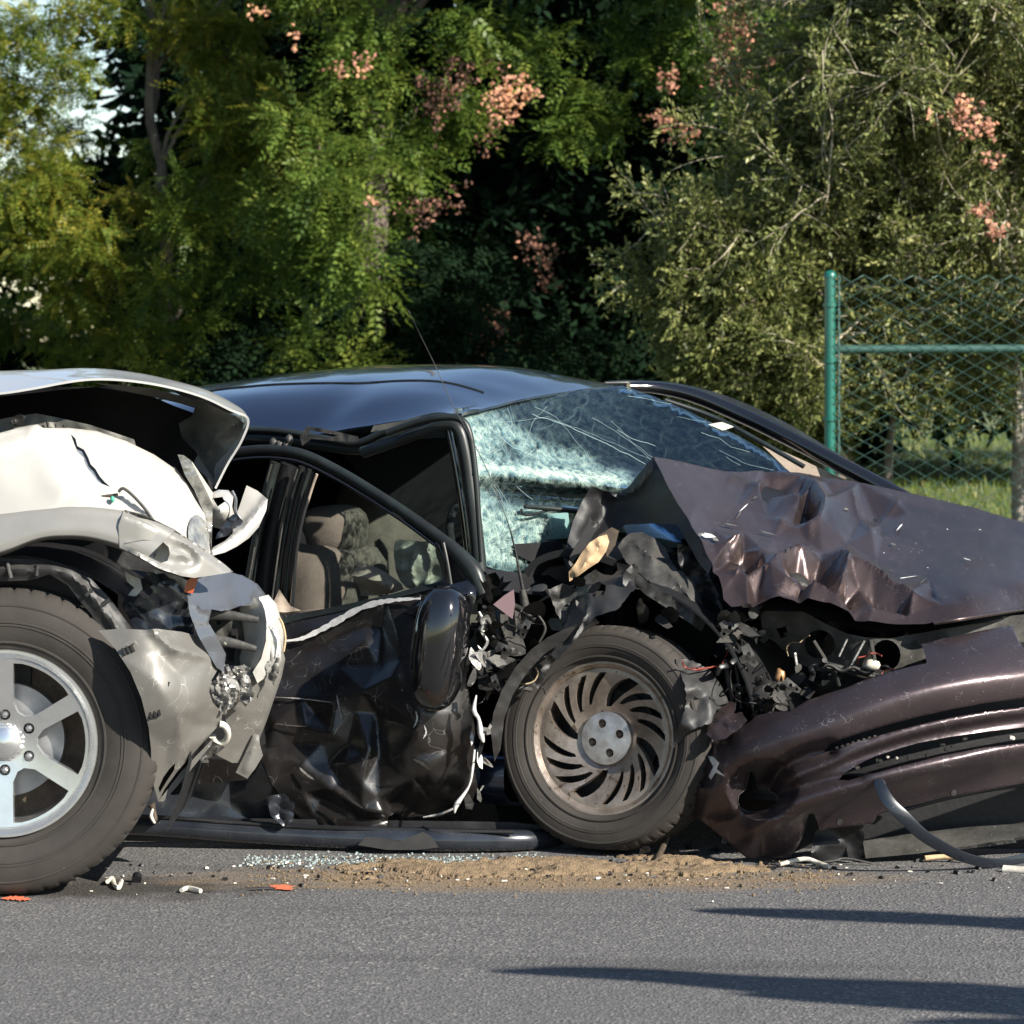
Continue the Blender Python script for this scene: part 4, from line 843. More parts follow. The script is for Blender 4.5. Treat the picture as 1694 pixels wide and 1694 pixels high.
# rear quarter and boot, hidden behind the SUV
patch('rear_body', [[CF(-4.1, v, z1), CF(-3.6, v, z2), CF(-3.0, v, z3), CF(-2.45, v, z4)] for v, z1, z2, z3, z4 in ((.05, .62, .70, .74, .80), (.2, .82, .88, .93, 1.0), (.75, .86, .93, 1.0, 1.13), (1.3, .82, .88, .93, 1.05), (1.5, .62, .7, .74, .8))], M['plum'], car, 5, 5, .01)
cfbox('rear_quarter_panel', -4.1, -1.35, .0, .10, .25, .80, M['door'], .05); cfbox('rear_bumper', -4.25, -4.05, .0, 1.55, .25, .65, M['plum'], .06)
rw = np.array(CF(-2.66, .11, .313)); rwo = bpy.data.objects.new('wheel', None); COL.objects.link(rwo); rwo.parent = car; rwo.location = Vector(rw) - car.location
tyre_part(rwo, rw, .313, .205, .205, RZC, 0, 54); disc_sheet('spoke_face', rwo, rw, RZC, 0, circ(.206, 60), [], lambda x, z: -.06 + 0 * x, .03, M['alloy_dirty'], .03)
# --- roof side rail wreckage and pillars
tube('roof_rail', pt([(200, 742), (300, 732), (400, 724), (480, 728), (540, 738), (600, 742), (650, 722), (700, 706), (745, 700)], vplane(.15)), [.022, .022, .020, .018, .016, .018, .020, .018, .014], M['rubber'], car, 10, 5)
tube('roof_rail_seal', pt([(300, 722), (400, 711), (470, 714), (540, 726), (590, 733), (640, 712), (700, 692), (735, 688), (762, 700), (772, 720)], vplane(.13)), .010, M['rubber'], car, 8)
tube('a_pillar', pt([(600, 748), (650, 732), (700, 714), (738, 702), (758, 710), (768, 740), (776, 790), (784, 850), (790, 905), (794, 950)], vplane(.11)), [.018, .016, .016, .017, .019, .019, .019, .020, .021, .022], M['rubber'], car, 10, 5)
tube('a_pillar_seal', pt([(640, 716), (690, 698), (735, 690), (762, 694), (775, 712), (782, 745), (788, 800), (792, 860), (797, 930)], vplane(.07)), [.010, .010, .011, .011, .010, .009, .009, .008, .008], M['rubber'], car, 8)
tube('a_pillar_inner', pt([(742, 712), (752, 760), (762, 820), (770, 880), (776, 940)], vplane(.14)), .010, M['black_gloss'], car, 8)
sheet('bent_bracket', [(496, 722), (508, 705), (540, 710), (592, 722), (594, 730), (560, 730), (515, 726), (500, 738)], vplane(.07), M['grey'], car, 5, .006, holes=[[(508, 722), (512, 712), (560, 720), (540, 724)]], disp=[crumple(.01, 24, 5)])
sheet('roof_edge_flap', [(613, 715), (618, 704), (655, 698), (690, 690), (698, 686), (690, 698), (650, 708)], vplane(.08), M['hood_in'], car, 5, .004)
for i, (x, y) in enumerate(((452, 732), (462, 737), (478, 728), (474, 738))): blob('clip', W3(x, y, YV(x, .09)), (.012, .01, .014), M['grey'], car, .6, 6, i, 2)
tube('roof_edge_gap', pt([(340, 708), (400, 712), (470, 715), (500, 720)], vplane(.145)), .006, M['black'], car)
sheet('cabin_side_dark', [(560, 745), (640, 728), (740, 708), (760, 740), (772, 830), (782, 930), (740, 900), (680, 850), (620, 805)], vplane(.62), M['interior'], car, 14, .01)
# B pillar and rear door edge: separate upright strips
for nm, p, r, m, v in (('rear_door_frame', [(456, 765), (446, 800), (432, 860), (420, 920), (408, 990), (402, 1020)], .016, 'rubber', .07), ('b_pillar', [(478, 768), (468, 800), (456, 850), (444, 910), (434, 1000)], .026, 'black', .10),
                      ('door_seal', [(500, 772), (486, 815), (474, 870), (464, 930), (458, 1008)], .011, 'rubber', .06), ('pillar_strip', [(512, 776), (500, 815), (488, 865), (478, 925), (470, 1008)], .008, 'rubber', .05),
                      ('pillar_edge', [(524, 784), (512, 820), (500, 862), (490, 920), (484, 1005)], .0045, 'seat_lt', .06), ('pillar_bright_edge', [(449, 768), (440, 800), (427, 860)], .0035, 'grey', .045),
                      ('pillar_bright_edge', [(492, 776), (478, 820), (467, 870), (458, 930), (450, 990)], .003, 'grey', .035), ('pillar_bright_edge', [(421, 905), (414, 945), (405, 985)], .003, 'grey', .035)):
    tube(nm, pt(p, vplane(v)), r, M[m], car, 8, 4)
sheet('pillar_cover', [(452, 768), (520, 780), (505, 830), (490, 900), (478, 1010), (400, 1020), (415, 930), (435, 840)], vplane(.14), M['black'], car, 12, .01)
sheet('rear_door_glass', [(330, 762), (400, 757), (450, 762), (425, 860), (400, 1015), (300, 1015)], vplane(.11), M['glass'], car, 25, .004)
# --- front door: frame, glass, dented skin, mirror
arc = [(330, 768), (372, 752), (420, 745), (462, 745), (505, 753), (560, 780), (620, 816), (680, 856), (730, 893), (762, 922), (785, 950), (797, 985)]
dz0 = lambda x, y: YV(x, -.01 - .10 * np.clip((np.asarray(x) - 560) / 240, 0, 1))
tube('window_frame', pt(arc, dz0), [.015, .015, .015, .015, .016, .017, .017, .018, .020, .026, .028, .020], M['rubber'], car, 10, 5, .8)
tube('window_seal', pt([(x - 4, y + 13) for x, y in arc[:-3]] + [(722, 898), (736, 925), (742, 965)], lambda x, y: dz0(x, y) - .012), .0055, M['black_gloss'], car, 8)
sheet('mirror_sail', [(728, 895), (748, 905), (775, 935), (792, 962), (798, 1000), (770, 990), (748, 975), (738, 930)], lambda x, y: dz0(x, y) + .0, M['liner'], car, 5, .02, disp=[ridge([(745, 915), (770, 960)], .012, 7, 'g')])
tube('window_divider', pt([(733, 898), (740, 930), (746, 968)], lambda x, y: dz0(x, y) - .02), .007, M['rubber'], car)
sheet('door_glass', [(530, 788), (560, 798), (620, 832), (680, 870), (722, 902), (736, 935), (742, 972), (640, 985), (540, 1005), (484, 1010), (496, 900), (515, 820)], vplane(.03), M['glass'], car, 25, .004)
dsk = tps([(400, 1030, 9.36), (440, 1160, 9.22), (430, 1280, 9.16), (500, 1350, 9.16), (475, 1030, 9.34), (560, 1010, 9.28), (700, 965, 9.14), (600, 1080, 9.16), (600, 1200, 9.10), (600, 1300, 9.08), (645, 1375, 9.10), (560, 1378, 9.12),
           (700, 1060, 9.06), (740, 1150, 9.03), (740, 1250, 9.02), (700, 1300, 9.06), (785, 1000, 9.04), (785, 1150, 9.06), (785, 1280, 9.10), (700, 1352, 9.20), (775, 1340, 9.16)])
door_out = [(300, 1040), (400, 1028), (470, 1018), (520, 1010), (560, 1003), (610, 992), (650, 982), (700, 970), (745, 955), (789, 952), (790, 985), (778, 1020), (774, 1060), (778, 1095), (772, 1125), (780, 1165), (786, 1210), (783, 1262), (790, 1300), (778, 1335), (762, 1347), (740, 1346), (722, 1353), (690, 1350), (668, 1354), (655, 1344),
            (642, 1352), (640, 1368), (618, 1376), (580, 1379), (516, 1378), (530, 1366), (500, 1358), (475, 1336), (448, 1300), (430, 1255), (410, 1290), (300, 1300)]
door_folds = [(632, 1040, .05), (626, 1100, .07), (622, 1180, .085), (628, 1250, .075), (640, 1330, .06), (650, 1356, .05), (604, 1060, 0), (600, 1150, -.004), (610, 1240, -.012), (624, 1320, 0), (657, 1045, -.014), (650, 1120, -.012), (646, 1170, -.004), (666, 1250, .022), (688, 1328, .0), (700, 1180, -.034), (735, 1200, -.022), (760, 1180, -.022), (770, 1250, .004),
 (440, 1153, -.018), (500, 1155, -.022), (555, 1164, -.034), (600, 1142, -.012), (440, 1172, .012), (520, 1180, .022), (590, 1177, .014), (455, 1197, -.024), (506, 1202, -.024), (480, 1230, .018), (470, 1250, .002), (500, 1264, -.034), (530, 1230, .014), (548, 1213, -.026), (575, 1232, .034), (607, 1250, -.014), (545, 1262, .024), (572, 1262, -.030), (600, 1298, -.024), (562, 1296, .024), (548, 1304, -.012), (600, 1337, -.030), (530, 1322, .022), (500, 1310, -.014), (520, 1350, -.012), (590, 1352, .018), (636, 1345, -.024), (440, 1240, .012), (455, 1290, -.018), (480, 1330, .012),
 (475, 1058, -.024), (530, 1040, -.030), (590, 1010, -.030), (640, 994, -.024), (480, 1076, .012), (540, 1062, .016), (600, 1035, .016), (560, 1102, -.012), (500, 1112, .012), (690, 1205, -.024), (684, 1250, .014), (712, 1274, -.026), (696, 1304, .012), (722, 1312, -.022), (742, 1240, .012), (746, 1300, -.012), (760, 1330, .012), (680, 1290, -.012), (662, 1090, .010), (672, 1140, -.010), (680, 1060, .008), (775, 1120, -.006), (770, 1310, -.010)]
door_zero = [(280, 1020), (400, 1015), (470, 1012), (560, 998), (640, 978), (700, 965), (800, 945), (800, 1060), (795, 1150), (800, 1280), (785, 1350), (700, 1362), (560, 1388), (480, 1360), (420, 1300), (300, 1310), (420, 1100), (700, 1020), (720, 1100)]
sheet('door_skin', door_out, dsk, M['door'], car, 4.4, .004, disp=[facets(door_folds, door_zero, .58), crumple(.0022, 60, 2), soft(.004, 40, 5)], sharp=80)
sheet('belt_line_trim', [(440, 1030), (500, 1015), (560, 1002), (640, 985), (700, 968), (716, 965), (716, 974), (640, 993), (560, 1012), (500, 1024), (440, 1040)], lambda x, y: dsk(x, y) - .012, M['rubber'], car, 6, .02)
def scr(name, pts, w, m='scrape', dy=.028, s=0):
    r = random.Random(s); P = catmull(pts, 6); o = []; i2 = []
    n = len(P)
    for k, p in enumerate(P):
        q = P[min(k + 1, n - 1)] - P[max(k - 1, 0)]; q = q / (np.hypot(*q) + 1e-6); nn = np.array([-q[1], q[0]]); t = k / (n - 1); ww = w * (math.sin(math.pi * min(max(t, .04), .96)) ** .5) * r.uniform(.55, 1.15)
        o.append(tuple(p + nn * ww)); i2.append(tuple(p - nn * ww))
    sheet(name, o + i2[::-1], lambda x, y: dsk(x, y) - dy, M[m], car, 5, .003)
scr('scraped_edge', [(474, 1060), (500, 1056), (530, 1042), (560, 1026), (592, 1008), (625, 997), (660, 992), (696, 990)], 5.2)
scr('scratch', [(453, 1153), (500, 1156), (548, 1162)], 1.1, 'silver', .026, 2); scr('scratch', [(557, 1150), (561, 1170), (566, 1190)], 1.8, 'silver', .024, 3); scr('scratch', [(566, 1192), (556, 1208), (552, 1216)], 1.2, 'silver', .02, 4)
scr('scratch', [(496, 1270), (506, 1280), (520, 1290)], 2.0, 'silver', .03, 5); scr('scratch', [(556, 1298), (575, 1318), (600, 1337)], 2.6, 'grey', .03, 6); scr('scratch', [(688, 1176), (690, 1190), (684, 1204)], 2.0, 'silver', .03, 7)
scr('scratch', [(702, 1200), (705, 1212), (700, 1222)], 1.5, 'silver', .03, 8); scr('scratch', [(684, 1256), (700, 1264), (712, 1274)], 3.0, 'grey', .03, 9); scr('scratch', [(684, 1290), (696, 1306), (708, 1322)], 3.0, 'grey', .03, 10); scr('scratch', [(455, 1197), (480, 1200), (506, 1202)], 1.2, 'grey', .03, 11)
# door mirror hanging on its sail
sheet('mirror_mount', [(668, 1012), (690, 1000), (712, 978), (740, 968), (766, 962), (790, 954), (787, 990), (776, 1022), (760, 1022), (735, 1016), (705, 1022), (685, 1020)], lambda x, y: dsk(x, y) - .035 + 0 * x, M['black_gloss'], car, 5, .03, disp=[ridge([(700, 1005), (745, 990), (785, 975)], .02, 14, 'g')])
blob('mirror_housing', W3(727, 1073, 8.93), (.072, .085, .172), M['black_gloss'], car, 0, 1, 0, 4, 2.7, -.35, tilt=-.13)
tube('mirror_stem', pt([(742, 1000, 9.02), (745, 1010, 8.97), (740, 1030, 8.94)]), .04, M['black_gloss'], car)
# sill and underbody
patch('rocker_panel', [[CF(u, v, z) for u in (-3.0, -2.0, -1.2, -.6, -.30)] for v, z in ((.10, .27), (.04, .25), (.02, .19), (.05, .12), (.16, .10))], M['plum_skytint'], car, 4, 4, .01, close=True)
sheet('rear_door_lower', [(200, 1180), (330, 1150), (430, 1120), (470, 1200), (480, 1340), (440, 1372), (200, 1372)], 9.24, M['navy'], car, 14, .01, disp=[crumple(.03, 80, 5)])
tube('bent_sill', pt([(150, 1362, 9.12), (260, 1366, 9.12), (400, 1376, 9.11), (560, 1385, 9.08), (700, 1389, 9.05), (850, 1390, 9.06), (930, 1386, 9.16)]), [.030, .030, .032, .032, .034, .030, .022], M['navy'], car, 12, 4)
tube('sill_seam', pt([(150, 1350, 9.10), (260, 1352, 9.10), (400, 1362, 9.09), (560, 1371, 9.06), (850, 1376, 9.02)]), .006, M['black'], car, 6, 4)
sheet('under_sill_shade', [(150, 1350), (850, 1360), (1000, 1380), (1000, 1402), (850, 1404), (150, 1390)], 9.14, M['black'], car, 24, .02)  # black sheet added for the dark shade below the sill
sheet('sill_dust', [(592, 1398), (606, 1384), (634, 1386), (660, 1392), (680, 1384), (700, 1376), (714, 1384), (726, 1402), (690, 1406), (640, 1406)], 9.015, M['liner'], car, 6, .006)
sheet('crushed_sill_bit', [(440, 1318), (470, 1312), (488, 1330), (485, 1358), (470, 1368), (448, 1350)], 9.05, M['navy'], car, 5, .006, disp=[crumple(.03, 18, 5)])
# --- windscreen
wz = tps([(760, 682, 9.417), (890, 655, 9.90), (1030, 638, 10.396), (780, 760, 9.34), (800, 940, 9.25), (930, 945, 9.55), (1310, 782, 10.25), (1150, 790, 9.98), (1000, 800, 9.72), (900, 720, 9.75), (1200, 712, 10.38), (1340, 840, 10.05)])
def crackw(x, y):
    a = np.exp(-(np.maximum(0, x - 790) / 42) ** 1.2) * np.clip((y - 690) / 25, 0.15, 1)
    b = np.clip(1 - np.abs(y - (700 + (x - 790) * .42 + 8 * np.sin(x / 23))) / (42 - (x - 790) * .06), 0, 1) * np.clip((1030 - x) / 60, 0, 1)
    b2 = np.clip(1 - np.abs(y - (772 + (x - 800) * .10)) / 24, 0, 1) * np.clip((1060 - x) / 40, 0, 1) * 1.1
    c = np.clip((y - 830) / 20, 0, 1) * np.clip((950 - x) / 50, 0, 1) * np.clip((945 - y) / 20, 0, 1) * .66 * np.clip((930 - x) / 20, .3, 1)
    d = np.clip(1 - np.abs(y - 818) / 14, 0, 1) * .8
    base = .13 * np.clip((1250 - x) / 500, .25, 1)
    return np.clip(np.maximum.reduce([a * .85, b * .62, b2, c, base + 0 * x]) * (1 - d * .85), 0, 1)
wout = [(752, 676), (820, 665), (890, 655), (960, 646), (1030, 638), (1080, 655), (1130, 676), (1180, 700), (1225, 722), (1270, 750), (1300, 775), (1330, 800), (1340, 840), (1200, 900), (1050, 925), (940, 942), (900, 948), (860, 948), (820, 942), (798, 934), (790, 900), (790, 850), (786, 800), (780, 750), (770, 705)]
sheet('windshield', wout, wz, M['glass_cracked'], car, 8, .005, disp=[ridge([(790, 780), (860, 784), (950, 795), (1050, 803)], .07, 22, 'g', taper=False), ridge([(785, 812), (880, 815), (960, 822)], -.03, 12, 'g', taper=False), soft(.005, 60, 5)], attr=('crack', crackw), sharp=0)
# long cracks running through the pane, each a thin raised line of broken glass
M['crack'] = mat('crack_edge_glass', (.24, .31, .31), .3)
ws = [o for o in car.children if o.name == 'windshield'][0]
def crackline(pts, r=.0011):
    r = r * .38; P = []; rr = random.Random(int(pts[0][0]))
    for (x0, y0), (x1, y1) in zip(pts[:-1], pts[1:]):
        n = max(2, int(math.hypot(x1 - x0, y1 - y0) / 12))
        for k in range(n): P.append((x0 + (x1 - x0) * k / n + rr.uniform(-1.2, 1.2), y0 + (y1 - y0) * k / n + rr.uniform(-1.2, 1.2)))
    P.append(pts[-1]); tube('crack', pt(P, lambda x, y: float(wz(x, y)) - .012), r, M['crack'], ws, 4, 0)
for c_, r_ in (([(880, 686), (930, 700), (990, 728), (1040, 752), (1068, 768)], .0022), ([(885, 672), (920, 690), (965, 745), (985, 775)], .0012), ([(980, 690), (1020, 715), (1060, 742), (1085, 760)], .0012), ([(1022, 710), (1045, 725), (1085, 738)], .0018), ([(840, 675), (848, 700), (830, 740), (860, 780)], .0014),
             ([(800, 700), (850, 740), (920, 770), (1000, 790)], .002), ([(1040, 655), (1080, 662), (1110, 668)], .0012), ([(905, 672), (880, 700), (870, 730)], .001), ([(1160, 716), (1190, 724), (1210, 740), (1240, 748)], .0014), ([(1200, 755), (1225, 770)], .0012), ([(790, 690), (830, 700), (905, 690), (960, 710), (1100, 770)], .0009),
             ([(1010, 695), (1050, 735), (1080, 765)], .0011), ([(860, 860), (830, 895), (850, 935)], .002), ([(840, 840), (880, 870), (870, 930)], .0015), ([(1190, 745), (1240, 770), (1280, 778)], .001), ([(1120, 690), (1180, 700), (1230, 730)], .0008)):
    crackline(c_, r_)
rw_ = random.Random(77)
for k in range(46):
    cx, cy = rw_.choice(((800, 770), (800, 770), (815, 900), (880, 790), (960, 798))); a = rw_.uniform(-1.5, 1.5) if cx < 850 else rw_.uniform(-2.6, .6); L = rw_.uniform(25, 110) if cx < 850 else rw_.uniform(20, 60); q = [(cx + rw_.uniform(-10, 10), cy + rw_.uniform(-10, 10))]
    for s in range(4): a += rw_.uniform(-.35, .35); q.append((q[-1][0] + math.cos(a) * L / 4, q[-1][1] + math.sin(a) * L / 4))
    q = [p for p in q if 790 < p[0] < 1040 and 680 < p[1] < 938 and not (p[0] > 930 and p[1] > 800)]
    if len(q) > 1: crackline(q, rw_.uniform(.0009, .0018))
sheet('registration_sticker', [(1172, 702), (1195, 698), (1214, 706), (1196, 712)], lambda x, y: wz(x, y) - .004, M['chip'], ws, 6, .001)
sheet('blue_sticker', [(905, 850), (940, 848), (945, 890), (908, 892)], lambda x, y: wz(x, y) + .02, mat('pale_paper', (.35, .42, .45), .8), ws, 8, .001)
sheet('cowl', [(800, 940), (830, 945), (900, 952), (960, 945), (1050, 925), (1200, 900), (1320, 850), (1330, 900), (1200, 960), (1000, 1000), (820, 975)], tps([(800, 940, 9.22), (900, 955, 9.42), (1200, 900, 10.0), (1320, 850, 10.2), (1200, 960, 9.8), (820, 975, 9.18)]), M['black'], car, 14, .01)
tube('wiper_arm', pt([(868, 838), (900, 840), (958, 846)], lambda x, y: float(wz(x, y)) - .05), [.006, .008, .008], M['rubber'], car)
tube('wiper_blade', pt([(862, 842), (870, 852), (905, 845)], lambda x, y: float(wz(x, y)) - .04), .004, M['rubber'], car)
sheet('cowl_vent', [(850, 900), (930, 895), (935, 925), (880, 930), (855, 918)], lambda x, y: wz(x, y) - .02, M['black'], car, 8, .01)
for k in range(5): tube('vent_tooth', pt([(898 + k * 7, 922 - k * .3), (897 + k * 7, 929)], lambda x, y: float(wz(x, y)) - .05), .003, M['chip'], car, 5, 0)
# far A pillar and roof rail with its trim
tube('far_a_pillar', pt([(1040, 640, 10.62), (1090, 642, 10.66), (1150, 655, 10.66), (1230, 688, 10.62), (1300, 722, 10.55), (1370, 758, 10.48), (1460, 806, 10.40), (1560, 862, 10.3)]), [.016, .020, .024, .026, .026, .026, .028, .028], M['black_gloss'], car, 12, 5)
tube('far_roof_rail', pt([(1000, 634, 10.70), (1050, 634, 10.76), (1120, 642, 10.78), (1200, 664, 10.76), (1290, 704, 10.70), (1380, 756, 10.62), (1470, 810, 10.5)]), [.006, .010, .016, .018, .018, .016, .014], M['rubber'], car, 8)
tube('far_pillar_seal', pt([(1100, 662, 10.5), (1180, 690, 10.5), (1260, 732, 10.42), (1330, 772, 10.36)]), .008, M['rubber'], car, 8)
sheet('far_pillar_trim', [(1262, 738), (1280, 740), (1330, 762), (1390, 790), (1420, 803), (1330, 800), (1300, 775)], 10.48, M['seat_lt'], car, 8, .02)
# --- antenna
tube('antenna', pt([(872, 1012, 9.04), (862, 960, 9.03), (850, 900, 9.03), (835, 850, 9.03), (800, 765, 9.06), (750, 672, 9.10), (720, 605, 9.12), (698, 560, 9.14), (676, 514, 9.16)]), [.006, .005, .0026, .0013, .0011, .0010, .0009, .0008, .0008], M['dark'], car, 6, 4)
tube('antenna_base', pt([(872, 1025, 9.04), (868, 1000, 9.04), (864, 975, 9.03)]), [.016, .013, .008], M['grey'], car)
tube('antenna_cable', pt([(875, 1005, 9.03), (892, 1020, 9.02), (902, 1040, 9.02), (892, 1062, 9.03)]), .0035, M['grey'], car)
# --- crumpled bonnet
hz = tps([(1080, 757, 9.42), (1105, 805, 9.30), (1135, 860, 9.18), (1165, 915, 9.10), (1195, 985, 8.99), (1300, 985, 8.98), (1440, 1030, 8.93), (1520, 1033, 8.95), (1694, 1007, 9.22), (1850, 998, 9.5), (1180, 776, 9.72), (1260, 778, 9.95), (1450, 800, 10.10), (1560, 830, 10.05), (1694, 866, 9.98), (1850, 905, 10.0),
          (1350, 880, 9.48), (1550, 930, 9.42), (1600, 982, 9.07), (1694, 965, 9.32), (1694, 915, 9.66), (1250, 870, 9.42), (1450, 960, 9.17)])
hood_out = [(1080, 756), (1105, 759), (1130, 765), (1160, 772), (1190, 778), (1225, 781), (1262, 777), (1280, 780), (1300, 782), (1330, 785), (1360, 789), (1400, 794), (1450, 804), (1500, 815), (1560, 828), (1620, 842), (1694, 864), (1780, 890), (1900, 930), (2000, 975), (2050, 1010), (1900, 998), (1800, 998), (1694, 1006), (1640, 1014), (1580, 1024), (1530, 1033), (1480, 1034), (1430, 1032), (1400, 1020), (1370, 1008),
            (1340, 1000), (1312, 992), (1290, 992), (1262, 997), (1230, 1003), (1210, 1004), (1196, 994), (1188, 965), (1180, 940), (1166, 915), (1160, 898), (1148, 876), (1136, 856), (1120, 832), (1106, 806), (1094, 780)]
hood_folds = [(1266, 812, .030), (1290, 800, .050), (1308, 822, .022), (1322, 792, -.008), (1340, 812, -.034), (1357, 845, -.040), (1350, 872, -.034), (1335, 880, -.022), (1331, 850, .034), (1318, 836, -.024), (1300, 828, -.018), (1296, 860, -.012), (1312, 868, .008), (1270, 850, .004), (1250, 812, -.018), (1236, 800, .006), (1272, 786, .010),
 (1405, 815, -.014), (1440, 888, -.014), (1428, 850, .018), (1455, 848, .034), (1480, 833, -.004), (1380, 812, .012), (1365, 800, -.008),
 (1199, 903, -.024), (1215, 905, -.034), (1210, 925, .024), (1222, 955, -.024), (1232, 922, .028), (1262, 925, -.024), (1265, 950, -.036), (1245, 945, .024), (1235, 968, -.034), (1205, 965, -.022), (1250, 986, .020), (1275, 957, -.048), (1290, 938, -.034), (1320, 928, -.040), (1318, 945, .032), (1350, 953, .034), (1385, 936, -.034), (1397, 950, -.050), (1391, 969, -.044), (1375, 966, .012), (1340, 965, .010),
 (1300, 972, -.036), (1340, 985, -.040), (1320, 988, .012), (1380, 1003, -.024), (1362, 976, .026), (1402, 986, .028), (1440, 962, -.038), (1422, 975, .004), (1450, 990, .032), (1475, 984, -.024), (1508, 998, -.038), (1490, 1006, .032), (1503, 1022, -.006), (1440, 1016, -.022), (1404, 1012, .010), (1284, 990, -.014), (1190, 940, .008), (1182, 925, -.010),
 (1150, 830, -.006), (1180, 870, .006), (1220, 840, -.004), (1560, 1005, -.010), (1540, 985, .008)]
hood_zero = [(1060, 740), (1120, 770), (1190, 776), (1262, 774), (1340, 784), (1420, 796), (1500, 812), (1500, 850), (1460, 890), (1400, 900), (1340, 900), (1280, 890), (1230, 880), (1180, 895), (1140, 870), (1100, 810), (1450, 930), (1540, 960), (1600, 1000), (1560, 1040), (1430, 1045), (1330, 1010), (1240, 1012), (1180, 1000), (1170, 950), (1650, 900), (1650, 1040), (1290, 918), (1360, 918)]
hood_n = [facets(hood_folds, hood_zero, .95), ridge([(1322, 790), (1345, 815), (1358, 845), (1352, 873), (1335, 881), (1305, 874), (1272, 858)], .016, 7), ridge([(1262, 816), (1296, 828), (1318, 837), (1327, 858)], .016, 6), ridge([(1200, 790), (1232, 802), (1262, 814)], .014, 7), ridge([(1268, 784), (1270, 806), (1290, 816), (1312, 826)], -.022, 10, 'g'),
    ridge([(1322, 800), (1334, 830), (1336, 858)], -.018, 10, 'g'), ridge([(1197, 904), (1222, 908), (1262, 928)], .018, 6), ridge([(1274, 956), (1292, 937), (1330, 928), (1380, 935), (1397, 950), (1390, 969)], .020, 6), ridge([(1397, 948), (1440, 962), (1475, 983), (1508, 998)], .018, 6), ridge([(1292, 948), (1335, 944), (1380, 956)], -.018, 7, 'g'),
    ridge([(1300, 972), (1345, 986), (1385, 1006), (1425, 1022)], .018, 7), ridge([(1320, 960), (1370, 980), (1420, 1000)], -.016, 8, 'g'), ridge([(1200, 912), (1218, 940), (1212, 962)], .018, 6), ridge([(1215, 925), (1245, 938), (1258, 942)], -.018, 8, 'g'), ridge([(1406, 815), (1420, 850), (1438, 886)], .014, 5), ridge([(1438, 886), (1462, 855), (1490, 828)], .010, 6), crumple(.004, 42, 7)]
hoodob = sheet('hood', hood_out, hz, M['plum'], car, 3.1, .006, disp=[soft(.008, 110, 2)], ndisp=hood_n, sharp=80)
def hsurf(x, y): return hz(x, y) - .035
rh = random.Random(12)
for k, (x, y, L, a, w) in enumerate([(1172, 886, 26, .15, 4), (1160, 884, 12, -.3, 3), (1184, 892, 12, .5, 3), (1230, 840, 22, 2.4, 1), (1222, 852, 16, 2.2, 1), (1250, 822, 12, 2.5, 1), (1488, 872, 16, 2.3, 1.4), (1210, 868, 24, .2, .9), (1272, 882, 30, .25, .9), (1500, 955, 40, -.15, .8), (1478, 900, 10, .4, 1.5), (1444, 880, 12, .0, 3), (1600, 925, 14, .3, .9), (1528, 960, 18, -.7, .8), (1400, 842, 8, .1, 2)] + [(rh.uniform(1440, 1640), rh.uniform(870, 975), rh.uniform(2, 5), rh.uniform(0, 3), rh.uniform(.5, .9)) for _ in range(16)]):
    ca, sa = math.cos(a), math.sin(a); o = []
    for t, s in ((-.5, 0), (-.2, 1), (.15, .7), (.5, .1), (.2, -.8), (-.25, -1)): o.append((x + L * t * ca - w * s * sa, y + L * t * sa + w * s * ca))
    sheet('paint_chip', o, hsurf, M['scrape' if k % 3 == 0 else 'hood_in'], hoodob, 5, .001)
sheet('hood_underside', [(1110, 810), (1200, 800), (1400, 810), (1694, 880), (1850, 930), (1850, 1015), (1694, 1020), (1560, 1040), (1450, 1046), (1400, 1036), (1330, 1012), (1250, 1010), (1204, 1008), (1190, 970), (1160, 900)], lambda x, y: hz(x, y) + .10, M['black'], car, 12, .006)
tube('hood_edge_fold', pt([(1545, 1031), (1590, 1024), (1640, 1016), (1694, 1008), (1760, 1002)], lambda x, y: float(hz(x, y)) - .002), .006, M['plum'], car, 8)
sheet('hood_left_flap', [(1081, 755), (1060, 780), (1042, 803), (1023, 818), (1000, 812), (978, 804), (964, 828), (948, 862), (940, 892), (932, 925), (940, 942), (950, 932), (968, 912), (985, 895), (1003, 884), (1035, 868), (1080, 866), (1121, 868), (1136, 896), (1155, 930), (1172, 950), (1178, 935), (1160, 898), (1136, 856), (1106, 806)],
      tps([(1081, 755, 9.43), (1023, 818, 9.50), (978, 804, 9.45), (932, 925, 9.32), (1035, 868, 9.45), (1121, 868, 9.22), (1160, 898, 9.12), (1106, 806, 9.31)]), M['black'], car, 6, .005, disp=[ridge([(1080, 760), (1060, 800), (1030, 820), (1000, 815)], .035, 12), ridge([(978, 808), (1000, 850), (960, 900)], -.03, 14, 'g'), soft(.02, 40, 4)])
sheet('hinge_plate', [(942, 922), (956, 895), (972, 868), (976, 855), (980, 862), (990, 862), (992, 872), (984, 880), (976, 896), (958, 918), (946, 932)], 9.28, M['liner'], car, 5, .006, holes=[circ(5, 10, 0, 983, 868)])
sheet('torn_foam', [(942, 962), (941, 946), (952, 932), (962, 915), (975, 898), (990, 888), (1004, 884), (1008, 896), (1003, 912), (990, 930), (974, 940), (958, 952)], 9.20, M['tan'], car, 5, .02, disp=[ridge([(945, 955), (975, 925), (1000, 890)], .02, 9), soft(.01, 14, 2)])
sheet('brown_trim_piece', [(990, 886), (1012, 872), (1024, 878), (1018, 902), (1004, 922), (1000, 905)], 9.27, M['rust'], car, 5, .02)
